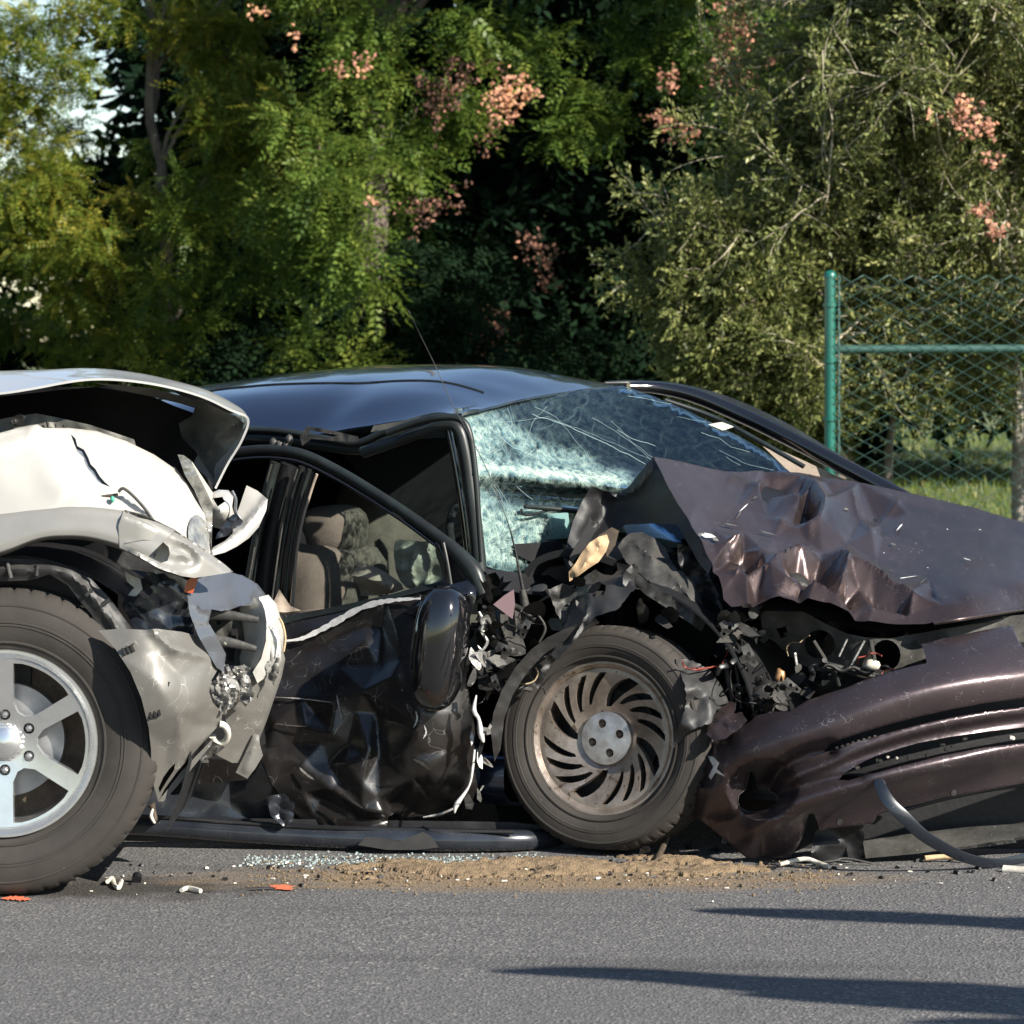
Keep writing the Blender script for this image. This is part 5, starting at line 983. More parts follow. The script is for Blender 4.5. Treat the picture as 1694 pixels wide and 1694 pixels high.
sheet('strut_tower', [(1022, 905), (1030, 892), (1042, 882), (1062, 880), (1082, 890), (1100, 905), (1110, 928), (1122, 945), (1146, 958), (1158, 984), (1164, 1006), (1150, 1010), (1128, 995), (1106, 980), (1080, 968), (1058, 948), (1036, 930)], tps([(1022, 905, 9.26), (1062, 880, 9.30), (1164, 1006, 9.06), (1080, 968, 9.12), (1110, 928, 9.2)]), M['grey'], car, 5, .01, disp=[crumple(.03, 40, 14), ridge([(1040, 890), (1100, 940), (1150, 1000)], .02, 8)])
sheet('inner_wing', [(1020, 930), (1040, 935), (1075, 965), (1110, 985), (1148, 1012), (1168, 1030), (1160, 1045), (1140, 1030), (1110, 1010), (1070, 985), (1040, 960), (1022, 945)], 9.02, M['liner'], car, 5, .006, disp=[crumple(.03, 30, 17)])
sheet('dark_duct', [(1120, 900), (1150, 905), (1172, 950), (1190, 985), (1185, 1020), (1160, 1012), (1140, 965), (1122, 930)], 9.16, M['black'], car, 6, .02, disp=[crumple(.04, 30, 19)])
blob('airbox', CF(.35, .42, .70), (.14, .12, .07), M['dark'], car, .3, 6, 4, 3, 3, -TH)
# shredded wing around the wheel
sheet('torn_wing', [(958, 962), (972, 950), (990, 946), (1012, 952), (1028, 938), (1046, 955), (1052, 972), (1036, 990), (1018, 1010), (990, 1018), (972, 1034), (958, 1050), (938, 1076), (922, 1092), (912, 1084), (924, 1058), (934, 1034), (944, 1010), (950, 985)], tps([(958, 962, 9.12), (1046, 955, 9.02), (990, 1018, 8.92), (922, 1092, 8.90)]), M['liner'], car, 5, .004, jag=2, disp=[crumple(.05, 42, 31), ridge([(965, 955), (975, 1000), (940, 1070)], .03, 8)], holes=[[(992, 965), (1002, 968), (998, 985), (988, 980)]])
sheet('torn_wing', [(880, 1130), (905, 1090), (925, 1062), (930, 1030), (915, 1000), (905, 975), (930, 965), (955, 975), (950, 1010), (942, 1040), (925, 1080), (905, 1110), (890, 1140)], 9.06, M['dark'], car, 5, .004, jag=2, disp=[crumple(.05, 36, 33)])
sheet('wheel_arch_liner', [(812, 1210), (816, 1180), (830, 1142), (852, 1105), (878, 1075), (905, 1055), (925, 1045), (955, 1032), (985, 1022), (992, 1030), (975, 1040), (930, 1062), (900, 1082), (872, 1112), (848, 1150), (834, 1190), (828, 1240), (818, 1260)], tps([(812, 1210, 8.96), (878, 1075, 8.93), (1000, 1020, 8.93), (828, 1240, 9.0)]), M['liner'], car, 5, .005, disp=[crumple(.018, 34, 35)])
patch('wheel_house', [[CF(.42 * math.cos(R(a)), d, .33 + .42 * math.sin(R(a))) for a in range(190, -21, -21)] for d in (.10, .3, .55)], M['black'], car, 3, 2, .006, close=True)
cfbox('wheel_house_wall', -.5, .45, .56, .60, .15, .8, M['black'])
cfbox('front_axle', -.05, .05, .15, 1.4, .28, .36, M['dark'])
# brake-side wreckage right of the tyre
sheet('crushed_liner', [(1118, 1090), (1140, 1092), (1158, 1098), (1180, 1112), (1196, 1135), (1206, 1162), (1212, 1190), (1196, 1200), (1178, 1196), (1160, 1202), (1140, 1210), (1124, 1228), (1112, 1240), (1116, 1215), (1128, 1190), (1136, 1160), (1132, 1130)], tps([(1118, 1090, 8.95), (1206, 1162, 8.98), (1112, 1240, 8.90), (1160, 1202, 8.86)]), M['liner'], car, 5, .006, jag=1.5, disp=[crumple(.03, 32, 41), soft(.02, 30, 4)])
# radiator support with its two lamp openings
sheet('radiator_support', [(1258, 1018), (1275, 1002), (1300, 998), (1320, 1008), (1345, 1020), (1370, 1034), (1400, 1048), (1430, 1054), (1470, 1056), (1530, 1046), (1600, 1034), (1660, 1020), (1760, 1010), (1760, 1060), (1690, 1062), (1600, 1075), (1530, 1090), (1500, 1100), (1470, 1118), (1430, 1122), (1390, 1112), (1350, 1110), (1322, 1098), (1300, 1080), (1282, 1062), (1262, 1050)],
      tps([(1258, 1018, 9.08), (1400, 1048, 9.0), (1760, 1010, 9.3), (1300, 1080, 9.12), (1470, 1118, 9.02)]), M['grey'], car, 5.5, .008, disp=[crumple(.02, 60, 43), ridge([(1330, 1070), (1356, 1038), (1384, 1066)], .012, 6)], holes=[[(1356 + 25 * math.cos(a), 1066 + 24 * math.sin(a)) for a in np.linspace(0, 6.28, 18)[:-1]], [(1466 + 24 * math.cos(a), 1084 + 26 * math.sin(a)) for a in np.linspace(0, 6.28, 18)[:-1]], [(1284, 1040), (1300, 1036), (1304, 1052), (1292, 1056)]])
for (a, b, r_, mm) in (((1430, 1060), (1404, 1108), .004, 'silver'), ((1402, 1056), (1388, 1086), .003, 'silver'), ((1440, 1058), (1450, 1110), .006, 'grey'), ((1346, 1060), (1365, 1090), .005, 'grey'), ((1358, 1095), (1470, 1125), .007, 'dark'), ((1360, 1104), (1450, 1108), .005, 'grey'), ((1378, 1100), (1388, 1135), .006, 'dark'), ((1315, 1080), (1318, 1100), .004, 'silver')):
    tube('support_rod', pt([a, b], 8.98), r_, M[mm], car, 6, 0)
tube('harness', pt([(1350, 1105), (1372, 1100), (1392, 1110), (1410, 1104), (1432, 1112), (1450, 1106)], 8.96), .006, M['dark'], car)
blob('lamp_bulb', W3(1442, 1100, 8.96), (.022, .02, .016), M['chip'], car, .4, 6, 1, 2)
blob('relay', W3(1290, 1120, 9.0), (.014, .014, .025), mat('brass_fitting', (.45, .25, .12), .4, .6), car, .5, 6, 1, 2)
blob('coil_spring_seat', W3(1268, 1155, 8.98), (.05, .05, .045), M['dark'], car, .7, 7, 3, 3)
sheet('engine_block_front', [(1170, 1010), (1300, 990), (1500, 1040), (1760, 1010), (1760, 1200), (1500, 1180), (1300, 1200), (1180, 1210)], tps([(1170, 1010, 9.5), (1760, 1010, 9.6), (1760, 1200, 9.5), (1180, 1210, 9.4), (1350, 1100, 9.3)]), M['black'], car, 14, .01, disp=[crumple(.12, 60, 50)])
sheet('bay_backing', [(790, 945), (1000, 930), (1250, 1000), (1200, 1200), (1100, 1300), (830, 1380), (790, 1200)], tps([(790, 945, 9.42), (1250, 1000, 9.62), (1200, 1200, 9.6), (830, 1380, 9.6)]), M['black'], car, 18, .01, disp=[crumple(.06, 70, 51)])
tube('strut_rod', pt([(1200, 1090), (1206, 1130), (1212, 1170)], 9.0), .010, M['dark'], car, 8); tube('strut_rod', pt([(1214, 1085), (1222, 1130), (1226, 1172)], 9.0), .006, M['dark'], car, 8)
# torn fragments: one mesh each, scattered where the body is shredded
def shards(zone, n, size, mats, Yr, seed, nm='torn_fragment', elong=2.2, ang=None):
    r = random.Random(seed); Z = np.array(zone, float); mn, mx = Z.min(0), Z.max(0); k = 0
    while k < n:
        x, y = r.uniform(mn[0], mx[0]), r.uniform(mn[1], mx[1])
        if not inpoly(np.array([x]), np.array([y]), Z)[0]: continue
        s = size * r.uniform(.5, 1.5); a = r.uniform(0, 3.14) if ang is None else ang + r.gauss(0, .5); nn = r.randint(5, 9); o = []
        e = r.uniform(1, elong)
        for j in range(nn):
            t = 2 * math.pi * j / nn + r.uniform(-.25, .25); q = r.uniform(.45, 1.1)
            px, py = s * e * q * math.cos(t), s * q * math.sin(t) / e ** .5; o.append((x + px * math.cos(a) - py * math.sin(a), y + px * math.sin(a) + py * math.cos(a)))
        y0 = r.uniform(*Yr); gx, gy = r.uniform(-.003, .003), r.uniform(-.004, .004)
        sheet(nm, o, smooth=(2 if k % 2 else 0), Y=(lambda X, Y, y0=y0, x=x, y=y, gx=gx, gy=gy: y0 + gx * (X - x) + gy * (Y - y)), m=M[r.choice(mats)], parent=car, sp=max(3.5, s * .42), th=.003, disp=[crumple(s * .0013, s * 1.4, seed * 100 + k, 4)], sharp=30); k += 1
shards([(800, 960), (850, 965), (905, 960), (930, 1000), (920, 1060), (890, 1090), (850, 1130), (825, 1180), (800, 1150), (790, 1040)], 34, 18, ['dark', 'liner', 'grey', 'black', 'dark', 'liner'], (8.98, 9.25), 5)
shards([(785, 1010), (815, 1010), (825, 1100), (815, 1200), (795, 1330), (775, 1330), (782, 1200), (778, 1080)], 26, 8, ['silver', 'grey', 'dark', 'liner', 'scrape', 'silver'], (8.93, 9.05), 6, elong=2.8, ang=1.4)
shards([(1160, 990), (1250, 1000), (1300, 1040), (1330, 1100), (1380, 1120), (1330, 1150), (1260, 1190), (1210, 1200), (1180, 1100)], 44, 12, ['dark', 'grey', 'dark', 'liner', 'grey', 'black', 'silver'], (8.96, 9.3), 7)
shards([(1170, 1000), (1290, 1000), (1300, 1050), (1200, 1060)], 14, 13, ['grey', 'liner'], (8.95, 9.05), 12)
shards([(1240, 1150), (1300, 1130), (1320, 1165), (1250, 1200)], 16, 9, ['dark', 'liner', 'grey'], (8.85, 8.95), 13)
shards([(940, 930), (1060, 950), (1150, 1030), (1100, 1030), (1000, 1000), (930, 1010)], 12, 13, ['liner', 'dark', 'grey'], (8.98, 9.1), 8)
shards([(1060, 1395), (1200, 1380), (1230, 1415), (1060, 1418)], 10, 8, ['dark', 'navy', 'liner'], (8.95, 9.1), 9)
sheet('torn_fragment', [(816, 1000), (834, 985), (850, 975), (852, 1000), (848, 1024), (832, 1012)], 8.98, mat('pinkish_plum_paint', (.20, .13, .14), .4, .3, .4), car, 5, .003)
tube('torn_strip', pt([(792, 1012), (800, 1030), (796, 1045), (806, 1060), (798, 1075), (790, 1068)], 8.96), [.004, .006, .003, .005, .004, .002], M['silver'], car, 6)
tube('torn_strip', pt([(788, 1150), (784, 1175), (792, 1190), (796, 1215), (800, 1228)], 8.95), [.002, .007, .005, .009, .003], M['scrape'], car, 6)
tube('torn_strip', pt([(785, 1240), (782, 1270), (776, 1300), (756, 1330), (752, 1345)], 8.97), [.003, .004, .003, .008, .002], M['scrape'], car, 6)
tube('torn_strip', pt([(700, 1352), (730, 1346), (756, 1335)], 9.02), [.002, .004, .003], M['silver'], car, 6)
# hoses, wires and brackets among the wreckage
rc = random.Random(31); M['wire_red'] = mat('dull_red_wire', (.16, .03, .02), .5); M['wire_tan'] = mat('dull_tan_wire', (.22, .17, .10), .5)
for k in range(30):
    zone = ((800, 905, 985, 1150, 8.94, 9.04), (1185, 1330, 1030, 1180, 8.88, 9.05), (1330, 1480, 1085, 1135, 8.90, 8.98))[0 if k < 11 else (1 if k < 24 else 2)]
    x, y = rc.uniform(zone[0], zone[1]), rc.uniform(zone[2], zone[3]); a = rc.uniform(0, 6.28); P_ = [(x, y, rc.uniform(zone[4], zone[5]))]
    for s in range(5): a += rc.uniform(-.9, .9); P_.append((P_[-1][0] + math.cos(a) * rc.uniform(7, 18), P_[-1][1] + math.sin(a) * rc.uniform(7, 18) + 2, rc.uniform(zone[4], zone[5])))
    big = k % 5 == 0
    tube('hose' if big else 'cable', pt(P_), rc.uniform(.006, .010) if big else rc.uniform(.0014, .003), M[rc.choice(['black', 'dark', 'rubber'] if big else ['black', 'grey', 'dark', 'wire_red', 'wire_tan', 'liner'])], car, 6, 4)
for k, (x, y, s, a) in enumerate(((838, 1075, 15, .4), (1240, 1085, 16, 1.1), (1222, 1140, 12, .2), (1310, 1135, 13, .7), (868, 1040, 13, 2.0), (1205, 1040, 15, 2.4), (820, 1130, 11, 1.2))):
    ca, sa = math.cos(a), math.sin(a); tr = lambda q: [(x + s * (u * ca - v * sa), y + s * (u * sa + v * ca)) for u, v in q]
    sheet('bracket', tr([(-1.2, -.5), (1.2, -.5), (1.3, .1), (.5, .5), (.4, 1.1), (-.3, 1.1), (-.4, .5), (-1.2, .4)]), 8.93 + .02 * (k % 3), M['grey' if k % 2 else 'dark'], car, 4, .005, holes=[tr([(-.2 + .25 * math.cos(t), .25 * math.sin(t)) for t in np.linspace(0, 6.28, 9)[:-1]]), tr([(.75 + .2 * math.cos(t), -.1 + .2 * math.sin(t)) for t in np.linspace(0, 6.28, 9)[:-1]])], disp=[ridge([(x - s, y), (x + s, y)], .01, 5)])
# --- bumper cover
bb = tps([(1118, 1230, 9.02), (1115, 1297, 8.98), (1165, 1361, 8.93), (1200, 1240, 8.86), (1236, 1420, 8.86), (1300, 1250, 8.74), (1300, 1400, 8.78), (1448, 1200, 8.70), (1448, 1350, 8.72), (1694, 1150, 8.82), (1694, 1290, 8.84), (1850, 1150, 9.0), (1850, 1320, 9.02)])
top_hl = [(1190, 1300), (1200, 1270), (1230, 1246), (1271, 1229), (1363, 1198), (1448, 1166), (1554, 1138), (1694, 1119), (1850, 1110)]
low_hl = [(1250, 1372), (1306, 1336), (1377, 1308), (1448, 1288), (1554, 1264), (1694, 1236), (1850, 1228)]
mid_hl = [(1300, 1288), (1370, 1262), (1448, 1230), (1554, 1200), (1694, 1178), (1850, 1168)]
def prof_top(x, y):
    d, s, t = seg_dist(x, y, top_hl); yy = np.interp(x, [p[0] for p in top_hl], [p[1] for p in top_hl]); up = y < yy
    return np.where(up, np.clip(d / 60, 0, 2.2) ** 1.5 * .13, np.clip(d / 50, 0, 1.2) ** 2 * .045) - .05
def prof_low(x, y):
    d, s, t = seg_dist(x, y, low_hl); yy = np.interp(x, [p[0] for p in low_hl], [p[1] for p in low_hl])
    w = np.clip((x - 1210) / 60, 0, 1); return -.075 * np.exp(-(d / 26) ** 2) * w + np.where(y > yy + 20, np.clip((y - yy - 20) / 60, 0, 1) * .04, 0) * w
bo = [(1129, 1198), (1144, 1199), (1158, 1203), (1170, 1212), (1184, 1214), (1196, 1222), (1212, 1212), (1230, 1199), (1240, 1194), (1250, 1184), (1278, 1178), (1306, 1177), (1335, 1159), (1366, 1148), (1399, 1138), (1432, 1124), (1466, 1113), (1500, 1104), (1533, 1097), (1530, 1080), (1524, 1066), (1560, 1056), (1600, 1048), (1640, 1040), (1675, 1035), (1684, 1060), (1694, 1072), (1760, 1066), (1850, 1060), (1850, 1320), (1760, 1296), (1694, 1296), (1650, 1304),
      (1608, 1312), (1560, 1320), (1508, 1333), (1480, 1338), (1452, 1347), (1445, 1361), (1420, 1366), (1391, 1368), (1372, 1370), (1356, 1375), (1352, 1360), (1346, 1346), (1338, 1347), (1334, 1362), (1328, 1384), (1320, 1400), (1306, 1418), (1270, 1420), (1236, 1420), (1215, 1404), (1200, 1390), (1182, 1376), (1165, 1361), (1148, 1350), (1133, 1340), (1122, 1318), (1115, 1297), (1118, 1280), (1126, 1262), (1120, 1245), (1120, 1227)]
fog = [(1234, 1305), (1240, 1276), (1247, 1276), (1254, 1304), (1270, 1307), (1282, 1313), (1288, 1321), (1284, 1330), (1272, 1338), (1256, 1343), (1240, 1344), (1226, 1338), (1220, 1328), (1222, 1315)]
slot1 = [(1363, 1244), (1374, 1231), (1392, 1223), (1413, 1216), (1448, 1205), (1484, 1195), (1528, 1184), (1572, 1174), (1630, 1163), (1694, 1155), (1830, 1145), (1830, 1160), (1694, 1170), (1640, 1176), (1590, 1184), (1545, 1193), (1501, 1204), (1470, 1212), (1448, 1219), (1406, 1231), (1384, 1240)]
slot2 = [(1387, 1290), (1398, 1278), (1413, 1269), (1430, 1259), (1448, 1251), (1484, 1239), (1519, 1229), (1570, 1219), (1625, 1211), (1694, 1203), (1830, 1190), (1830, 1218), (1694, 1229), (1625, 1237), (1554, 1251), (1520, 1260), (1484, 1269), (1455, 1277), (1430, 1283), (1404, 1291)]
def fogdent(x, y):
    d = np.hypot((x - 1262) / 50, (y - 1305) / 44); return .075 * np.clip(1.15 - d, 0, 1) ** .6 * (d < 1.15) 
def channel(x, y):  # recessed valley joining the two intake slots
    d, s, t = seg_dist(x, y, [(1270, 1322), (1290, 1275), (1330, 1248), (1370, 1238)]); return .040 * np.exp(-(d / 13) ** 2)
def channel2(x, y):
    d, s, t = seg_dist(x, y, [(1300, 1312), (1340, 1300), (1390, 1288), (1420, 1282)]); return .030 * np.exp(-(d / 9) ** 2)
bump = sheet('bumper_cover', bo, bb, M['bumper'], car, 4.8, .007, holes=[fog, slot1, slot2], disp=[prof_top, prof_low, fogdent, channel, channel2, ridge(mid_hl, .03, 9, 'g', taper=False),
    ridge([(1196, 1222), (1185, 1250), (1200, 1270)], .012, 6), ridge([(1330, 1420), (1342, 1350)], -.03, 7),
    (lambda x, y: np.clip((1210 - x) / 50, 0, 1) * crumple(.022, 36, 61)(x, y)), crumple(.0025, 60, 6)], sharp=75)
for P_, nm in ((fog, 'lamp_hole_edge'),):
    tube(nm, pt(P_ + [P_[0]], lambda x, y: float(bb(x, y)) + float(prof_top(np.array([x]), np.array([y]))[0]) + float(fogdent(np.array([x]), np.array([y]))[0]) - .002), .0016, M['grey'], bump, 6, 0)
sheet('bumper_scuff', [(1170, 1250), (1180, 1252), (1190, 1262), (1186, 1272), (1200, 1285), (1184, 1278), (1176, 1290), (1172, 1284), (1180, 1268)], lambda x, y: bb(x, y) + prof_top(x, y) + np.clip((1210 - x) / 50, 0, 1) * crumple(.022, 36, 61)(x, y) - .008, M['scrape'], bump, 5, .002)
sheet('torn_bumper_edge', [(1168, 1215), (1176, 1190), (1190, 1172), (1206, 1160), (1216, 1164), (1214, 1180), (1228, 1178), (1236, 1192), (1222, 1206), (1200, 1222), (1184, 1228)], tps([(1168, 1215, 8.86), (1206, 1160, 8.92), (1236, 1192, 8.84)]), M['plum'], car, 4.5, .004, jag=1.5, disp=[crumple(.03, 26, 62)])
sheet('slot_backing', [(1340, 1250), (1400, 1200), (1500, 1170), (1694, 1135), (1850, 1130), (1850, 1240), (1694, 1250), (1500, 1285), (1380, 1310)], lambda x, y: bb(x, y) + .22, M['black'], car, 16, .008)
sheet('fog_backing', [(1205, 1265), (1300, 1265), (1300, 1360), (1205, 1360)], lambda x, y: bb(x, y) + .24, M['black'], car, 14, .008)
r = random.Random(4)
for k in range(12):
    x = r.uniform(1400, 1690); y = np.interp(x, [1387, 1448, 1554, 1694], [1288, 1268, 1240, 1216]) + r.uniform(-10, 6)
    box('grille_clip', W3(x, y - 2, float(bb(x, y)) + .03), (r.uniform(.005, .016), .02, r.uniform(.004, .011)), M[r.choice(['chip', 'grey', 'dark', 'dark'])], car, (0, r.uniform(-.3, .3), 0), .002)
for k in range(8):
    x = 1384 + k * 9; y = 1236 - k * 2.6; box('grille_clip', W3(x, y, float(bb(x, y)) + .02), (.010, .012, .006), M['grey'], car, (0, -.3, 0), .002)
for (x, y) in ((1388, 1360), (1577, 1312), (1565, 1157)): ring_part('bumper_bolt', car, W3(x, y, float(bb(x, y)) - .058 + (.0 if y > 1200 else .03)), 0, 0, [(.0005, -.004), (.007, -.004), (.009, 0), (.0005, 0)], M['dark'], 12)
# below the bumper
sheet('under_tray', [(1427, 1388), (1500, 1380), (1600, 1368), (1694, 1362), (1850, 1350), (1850, 1370), (1694, 1384), (1600, 1400), (1520, 1412), (1432, 1420)], tps([(1427, 1388, 8.92), (1850, 1350, 9.1), (1432, 1420, 8.86), (1850, 1370, 9.0)]), M['grey'], car, 8, .006, disp=[soft(.01, 60, 2)])
sheet('under_black', [(1320, 1350), (1440, 1340), (1694, 1280), (1850, 1280), (1850, 1430), (1694, 1425), (1400, 1425), (1300, 1425)], lambda x, y: 9.12 + 0 * x, M['black'], car, 20, .01)
sheet('splash_flap', [(1350, 1372), (1372, 1366), (1392, 1366), (1428, 1362), (1430, 1380), (1425, 1420), (1404, 1424), (1400, 1400), (1392, 1420), (1376, 1424), (1340, 1424), (1345, 1390)], 8.84, M['black'], car, 6, .005, disp=[crumple(.03, 40, 65)])
sheet('torn_tray', [(1306, 1424), (1322, 1418), (1340, 1409), (1370, 1412), (1378, 1420), (1350, 1428), (1320, 1430)], 8.86, M['liner'], car, 6, .004, disp=[crumple(.02, 24, 66)])
tube('splash_edge', pt([(1350, 1428, 8.82), (1380, 1424, 8.82), (1400, 1420, 8.83), (1445, 1429, 8.82)]), .003, M['grey'], car)
tube('lower_strip', pt([(1480, 1344, 8.79), (1560, 1322, 8.84), (1640, 1306, 8.92), (1700, 1298, 8.98)]), .006, M['black'], car)
# rubber strip curling from the bumper to the road
def ribbon(pts, w, m, name, label=None):
    P = catmull([W3(*p) for p in pts], 7); n = len(P); V = []; F = []
    for i in range(n):
        t = P[min(i + 1, n - 1)] - P[max(i - 1, 0)]; t /= np.linalg.norm(t); a = np.cross(t, np.array([0, 1.0, 0])); a /= np.linalg.norm(a)
        ww = np.interp(i / (n - 1), [0, .08, .3, .6, 1], [.3, 1, 1.15, 1, .8]) * w; tw = .3 * math.sin(i * .12)
        b = np.array([0, 1.0, 0])
        for s, q in ((-1, 0), (-.8, -.12), (0, -.16), (.8, -.22), (1, -.1), (1, .05), (0, .12), (-1, .14)): V.append(P[i] + a * ww * s + b * ww * (q + tw * s))
    F = [(i * 8 + k, i * 8 + (k + 1) % 8, (i + 1) * 8 + (k + 1) % 8, (i + 1) * 8 + k) for i in range(n - 1) for k in range(8)] + [tuple(range(8)), tuple((n - 1) * 8 + k for k in range(8))]
    o = mesh_np(name, np.array(V), F, m, car, True, 40)
    if label: o['label'] = label
ribbon([(1450, 1278, 8.66), (1458, 1304, 8.62), (1474, 1330, 8.60), (1498, 1354, 8.60), (1525, 1380, 8.62), (1560, 1402, 8.66), (1600, 1420, 8.72), (1645, 1428, 8.78), (1690, 1421, 8.86), (1740, 1408, 8.95)], .015, M['strip'], 'rubber_strip', 'long dark strip curling from the bumper to the road')
sheet('broken_lamp_part', [(1590, 1402), (1640, 1384), (1672, 1380), (1682, 1394), (1650, 1398), (1620, 1402)], 8.98, M['silver'], car, 5, .008, disp=[crumple(.03, 18, 70)])
# ------------------------------------------------------------------ fence
fence = thing('chain_link_fence', 'green coated chain-link fence with a round end post beside the thorn bush', 'fence', (1.70, 17.4, .1))
FY = 17.4; FX0 = (1373 - 847) / FPX * FY; FT = 1.786
def cyl(name, par, x, y, z0, z1, r, m, cap=True):
    prof = [(r, z0), (r, z1 - .03), (r * 1.12, z1 - .03), (r * 1.12, z1 - .012), (r * .8, z1 + .004), (.001, z1 + .01)] if cap else [(r, z0), (r, z1)]
    t = np.linspace(0, 2 * math.pi, 20, endpoint=False); V = np.array([(x + q * math.cos(a), y + q * math.sin(a), z) for q, z in prof for a in t])
    return mesh_np(name, V, grid_faces(len(prof), 20), m, par, True, 50)
posts = [FX0, FX0 + 2.6, FX0 + 5.2]
for p in posts: cyl('post', fence, p, FY, .05, FT, .031, M['post'])
for z in (1.60, .99, 1.30): 
    cyl('band', fence, FX0, FY, z, z + .02, .040, M['post'], False)
tube('rail', [(FX0, FY + .03, 1.372), (FX0 + 5.3, FY + .03, 1.39)], .023, M['wire'], fence, 10, 0)
tube('tension_bar', [(FX0 + .045, FY - .02, .2), (FX0 + .045, FY - .02, FT - .02)], .006, M['wire'], fence, 6, 0)
tube('bottom_wire', [(FX0, FY, .16), (FX0 + 5.3, FY, .16)], .003, M['wire'], fence, 5, 0)
J = [[], []]; pw, ph = .066, .074
for i in range(int(5.2 / pw)):
    x = FX0 + .045 + i * pw; pts = []; k = 0; z = .14
    while z < FT - .01:
        pts.append((x + (pw if (k + i) % 2 else 0) * 1.0, FY - .035 + (.004 if k % 2 else -.004), z)); z += ph / 2; k += 1
    tube('x', pts, .0029, None, None, 4, 0, join=J)
o = mesh_np('wire_mesh', np.array(J[0]), J[1], M['wire'], fence, True, 0); o['kind'] = 'stuff'
J = [[], []]
for k in range(17):
    z = .3 + k * .09; q = [(FX0 + .036 + .018 * math.cos(a), FY - .04, z + .022 * math.sin(a)) for a in np.linspace(-2.4, 2.4, 9)]; tube('x', q, .003, None, None, 4, 0, join=J)
o = mesh_np('tie_wire', np.array(J[0]), J[1], M['wire'], fence, True, 0); o['kind'] = 'stuff'

# ------------------------------------------------------------------ foliage builders
def rot_frames(d, up_j, r):
    """frames whose x axis is d; z roughly up with jitter"""
    n = len(d); d = d / (np.linalg.norm(d, axis=1)[:, None] + 1e-9); up = np.tile([0, 0, 1.0], (n, 1)) + r.normal(0, up_j, (n, 3))
    y = np.cross(up, d); y /= np.linalg.norm(y, axis=1)[:, None] + 1e-9; z = np.cross(d, y); return np.stack([d, y, z], -1)
def inst(name, TV, TF, P, Fr, sc, tone, m, par, tj=.12, r=None, stuff=True):
    n = len(P); k = len(TV); V = np.einsum('nij,kj->nki', Fr, TV) * sc[:, None, None] + P[:, None, :]
    V = V.reshape(-1, 3); F = (TF[None] + (np.arange(n) * k)[:, None, None]).reshape(-1, TF.shape[1])
    o = mesh_np(name, V, F, m, par, False, 0)
    tn = np.repeat(tone, k) + np.repeat(r.normal(0, tj, n * (k // 4) ), 4)[:n * k] if k % 4 == 0 else np.repeat(tone, k)
    a = o.data.attributes.new('tone', 'FLOAT', 'POINT'); a.data.foreach_set('value', np.clip(tn, 0, 1).astype(np.float32))
    if stuff: o['kind'] = 'stuff'
    return o
def quad_leaf(x, y, ang, L, Wd, dz=0, roll=0):
    """one folded leaflet as a 4-vertex kite, from (x, y) pointing along ang"""
    c, s = math.cos(ang), math.sin(ang); px, py = -s, c
    return [(x, y, dz), (x + c * L * .45 + px * Wd / 2, y + s * L * .45 + py * Wd / 2, dz + roll), (x + c * L, y + s * L, dz - L * .18), (x + c * L * .45 - px * Wd / 2, y + s * L * .45 - py * Wd / 2, dz - roll * .3)]
def pinnate(npair, L, ll, lw, droop, seed=0):
    r = random.Random(seed); V = []
    for i in range(npair):
        t = (i + .6) / npair; x = L * t; z = -droop * t * t * L
        for s in (-1, 1): V += quad_leaf(x, 0, s * R(62 + r.uniform(-14, 14)), ll * (1 - .35 * abs(t - .45)) * r.uniform(.8, 1.15), lw, z + r.uniform(-.006, .006), r.uniform(-.004, .006))
    V += quad_leaf(L, 0, 0, ll, lw, -droop * L); V = np.array(V); F = np.arange(len(V)).reshape(-1, 4); return V, F
def simple_cluster(n, L, ll, lw, seed=0):
    r = random.Random(seed); V = []
    for i in range(n):
        t = (i + .5) / n; q = np.array(quad_leaf(0, 0, r.uniform(-1.2, 1.2) + (0 if i % 2 else 0), ll * r.uniform(.7, 1.2), lw, 0, .002))
        a = r.uniform(0, 6.28); ca, sa = math.cos(a), math.sin(a); q = np.stack([q[:, 0], q[:, 1] * ca - q[:, 2] * sa, q[:, 1] * sa + q[:, 2] * ca], -1); V += list(q + np.array([L * t, 0, 0]))
    V = np.array(V); return V, np.arange(len(V)).reshape(-1, 4)
TPL = {'locust': [pinnate(8, .20, .038, .017, .35, s) for s in range(3)], 'rain': [pinnate(6, .26, .062, .028, .45, s + 5) for s in range(3)], 'dark': [simple_cluster(9, .22, .07, .036, s) for s in range(2)],
       'bush': [simple_cluster(8, .11, .034, .014, s + 9) for s in range(3)]}
def clump_points(c, rad, n, r, shell=.55, zb=.25, squash=(1, 1, .62)):
    d = r.normal(0, 1, (n, 3)); d[:, 2] = d[:, 2] + zb; d /= np.linalg.norm(d, axis=1)[:, None]; q = (shell + (1 - shell) * r.random(n)) ** .8
    lump = 1 + .22 * np.sin(d[:, 0] * 5 + c[0] * 7) * np.cos(d[:, 2] * 6 + c[2] * 5)
    return c + d * (q * rad * lump)[:, None] * np.array(squash), d
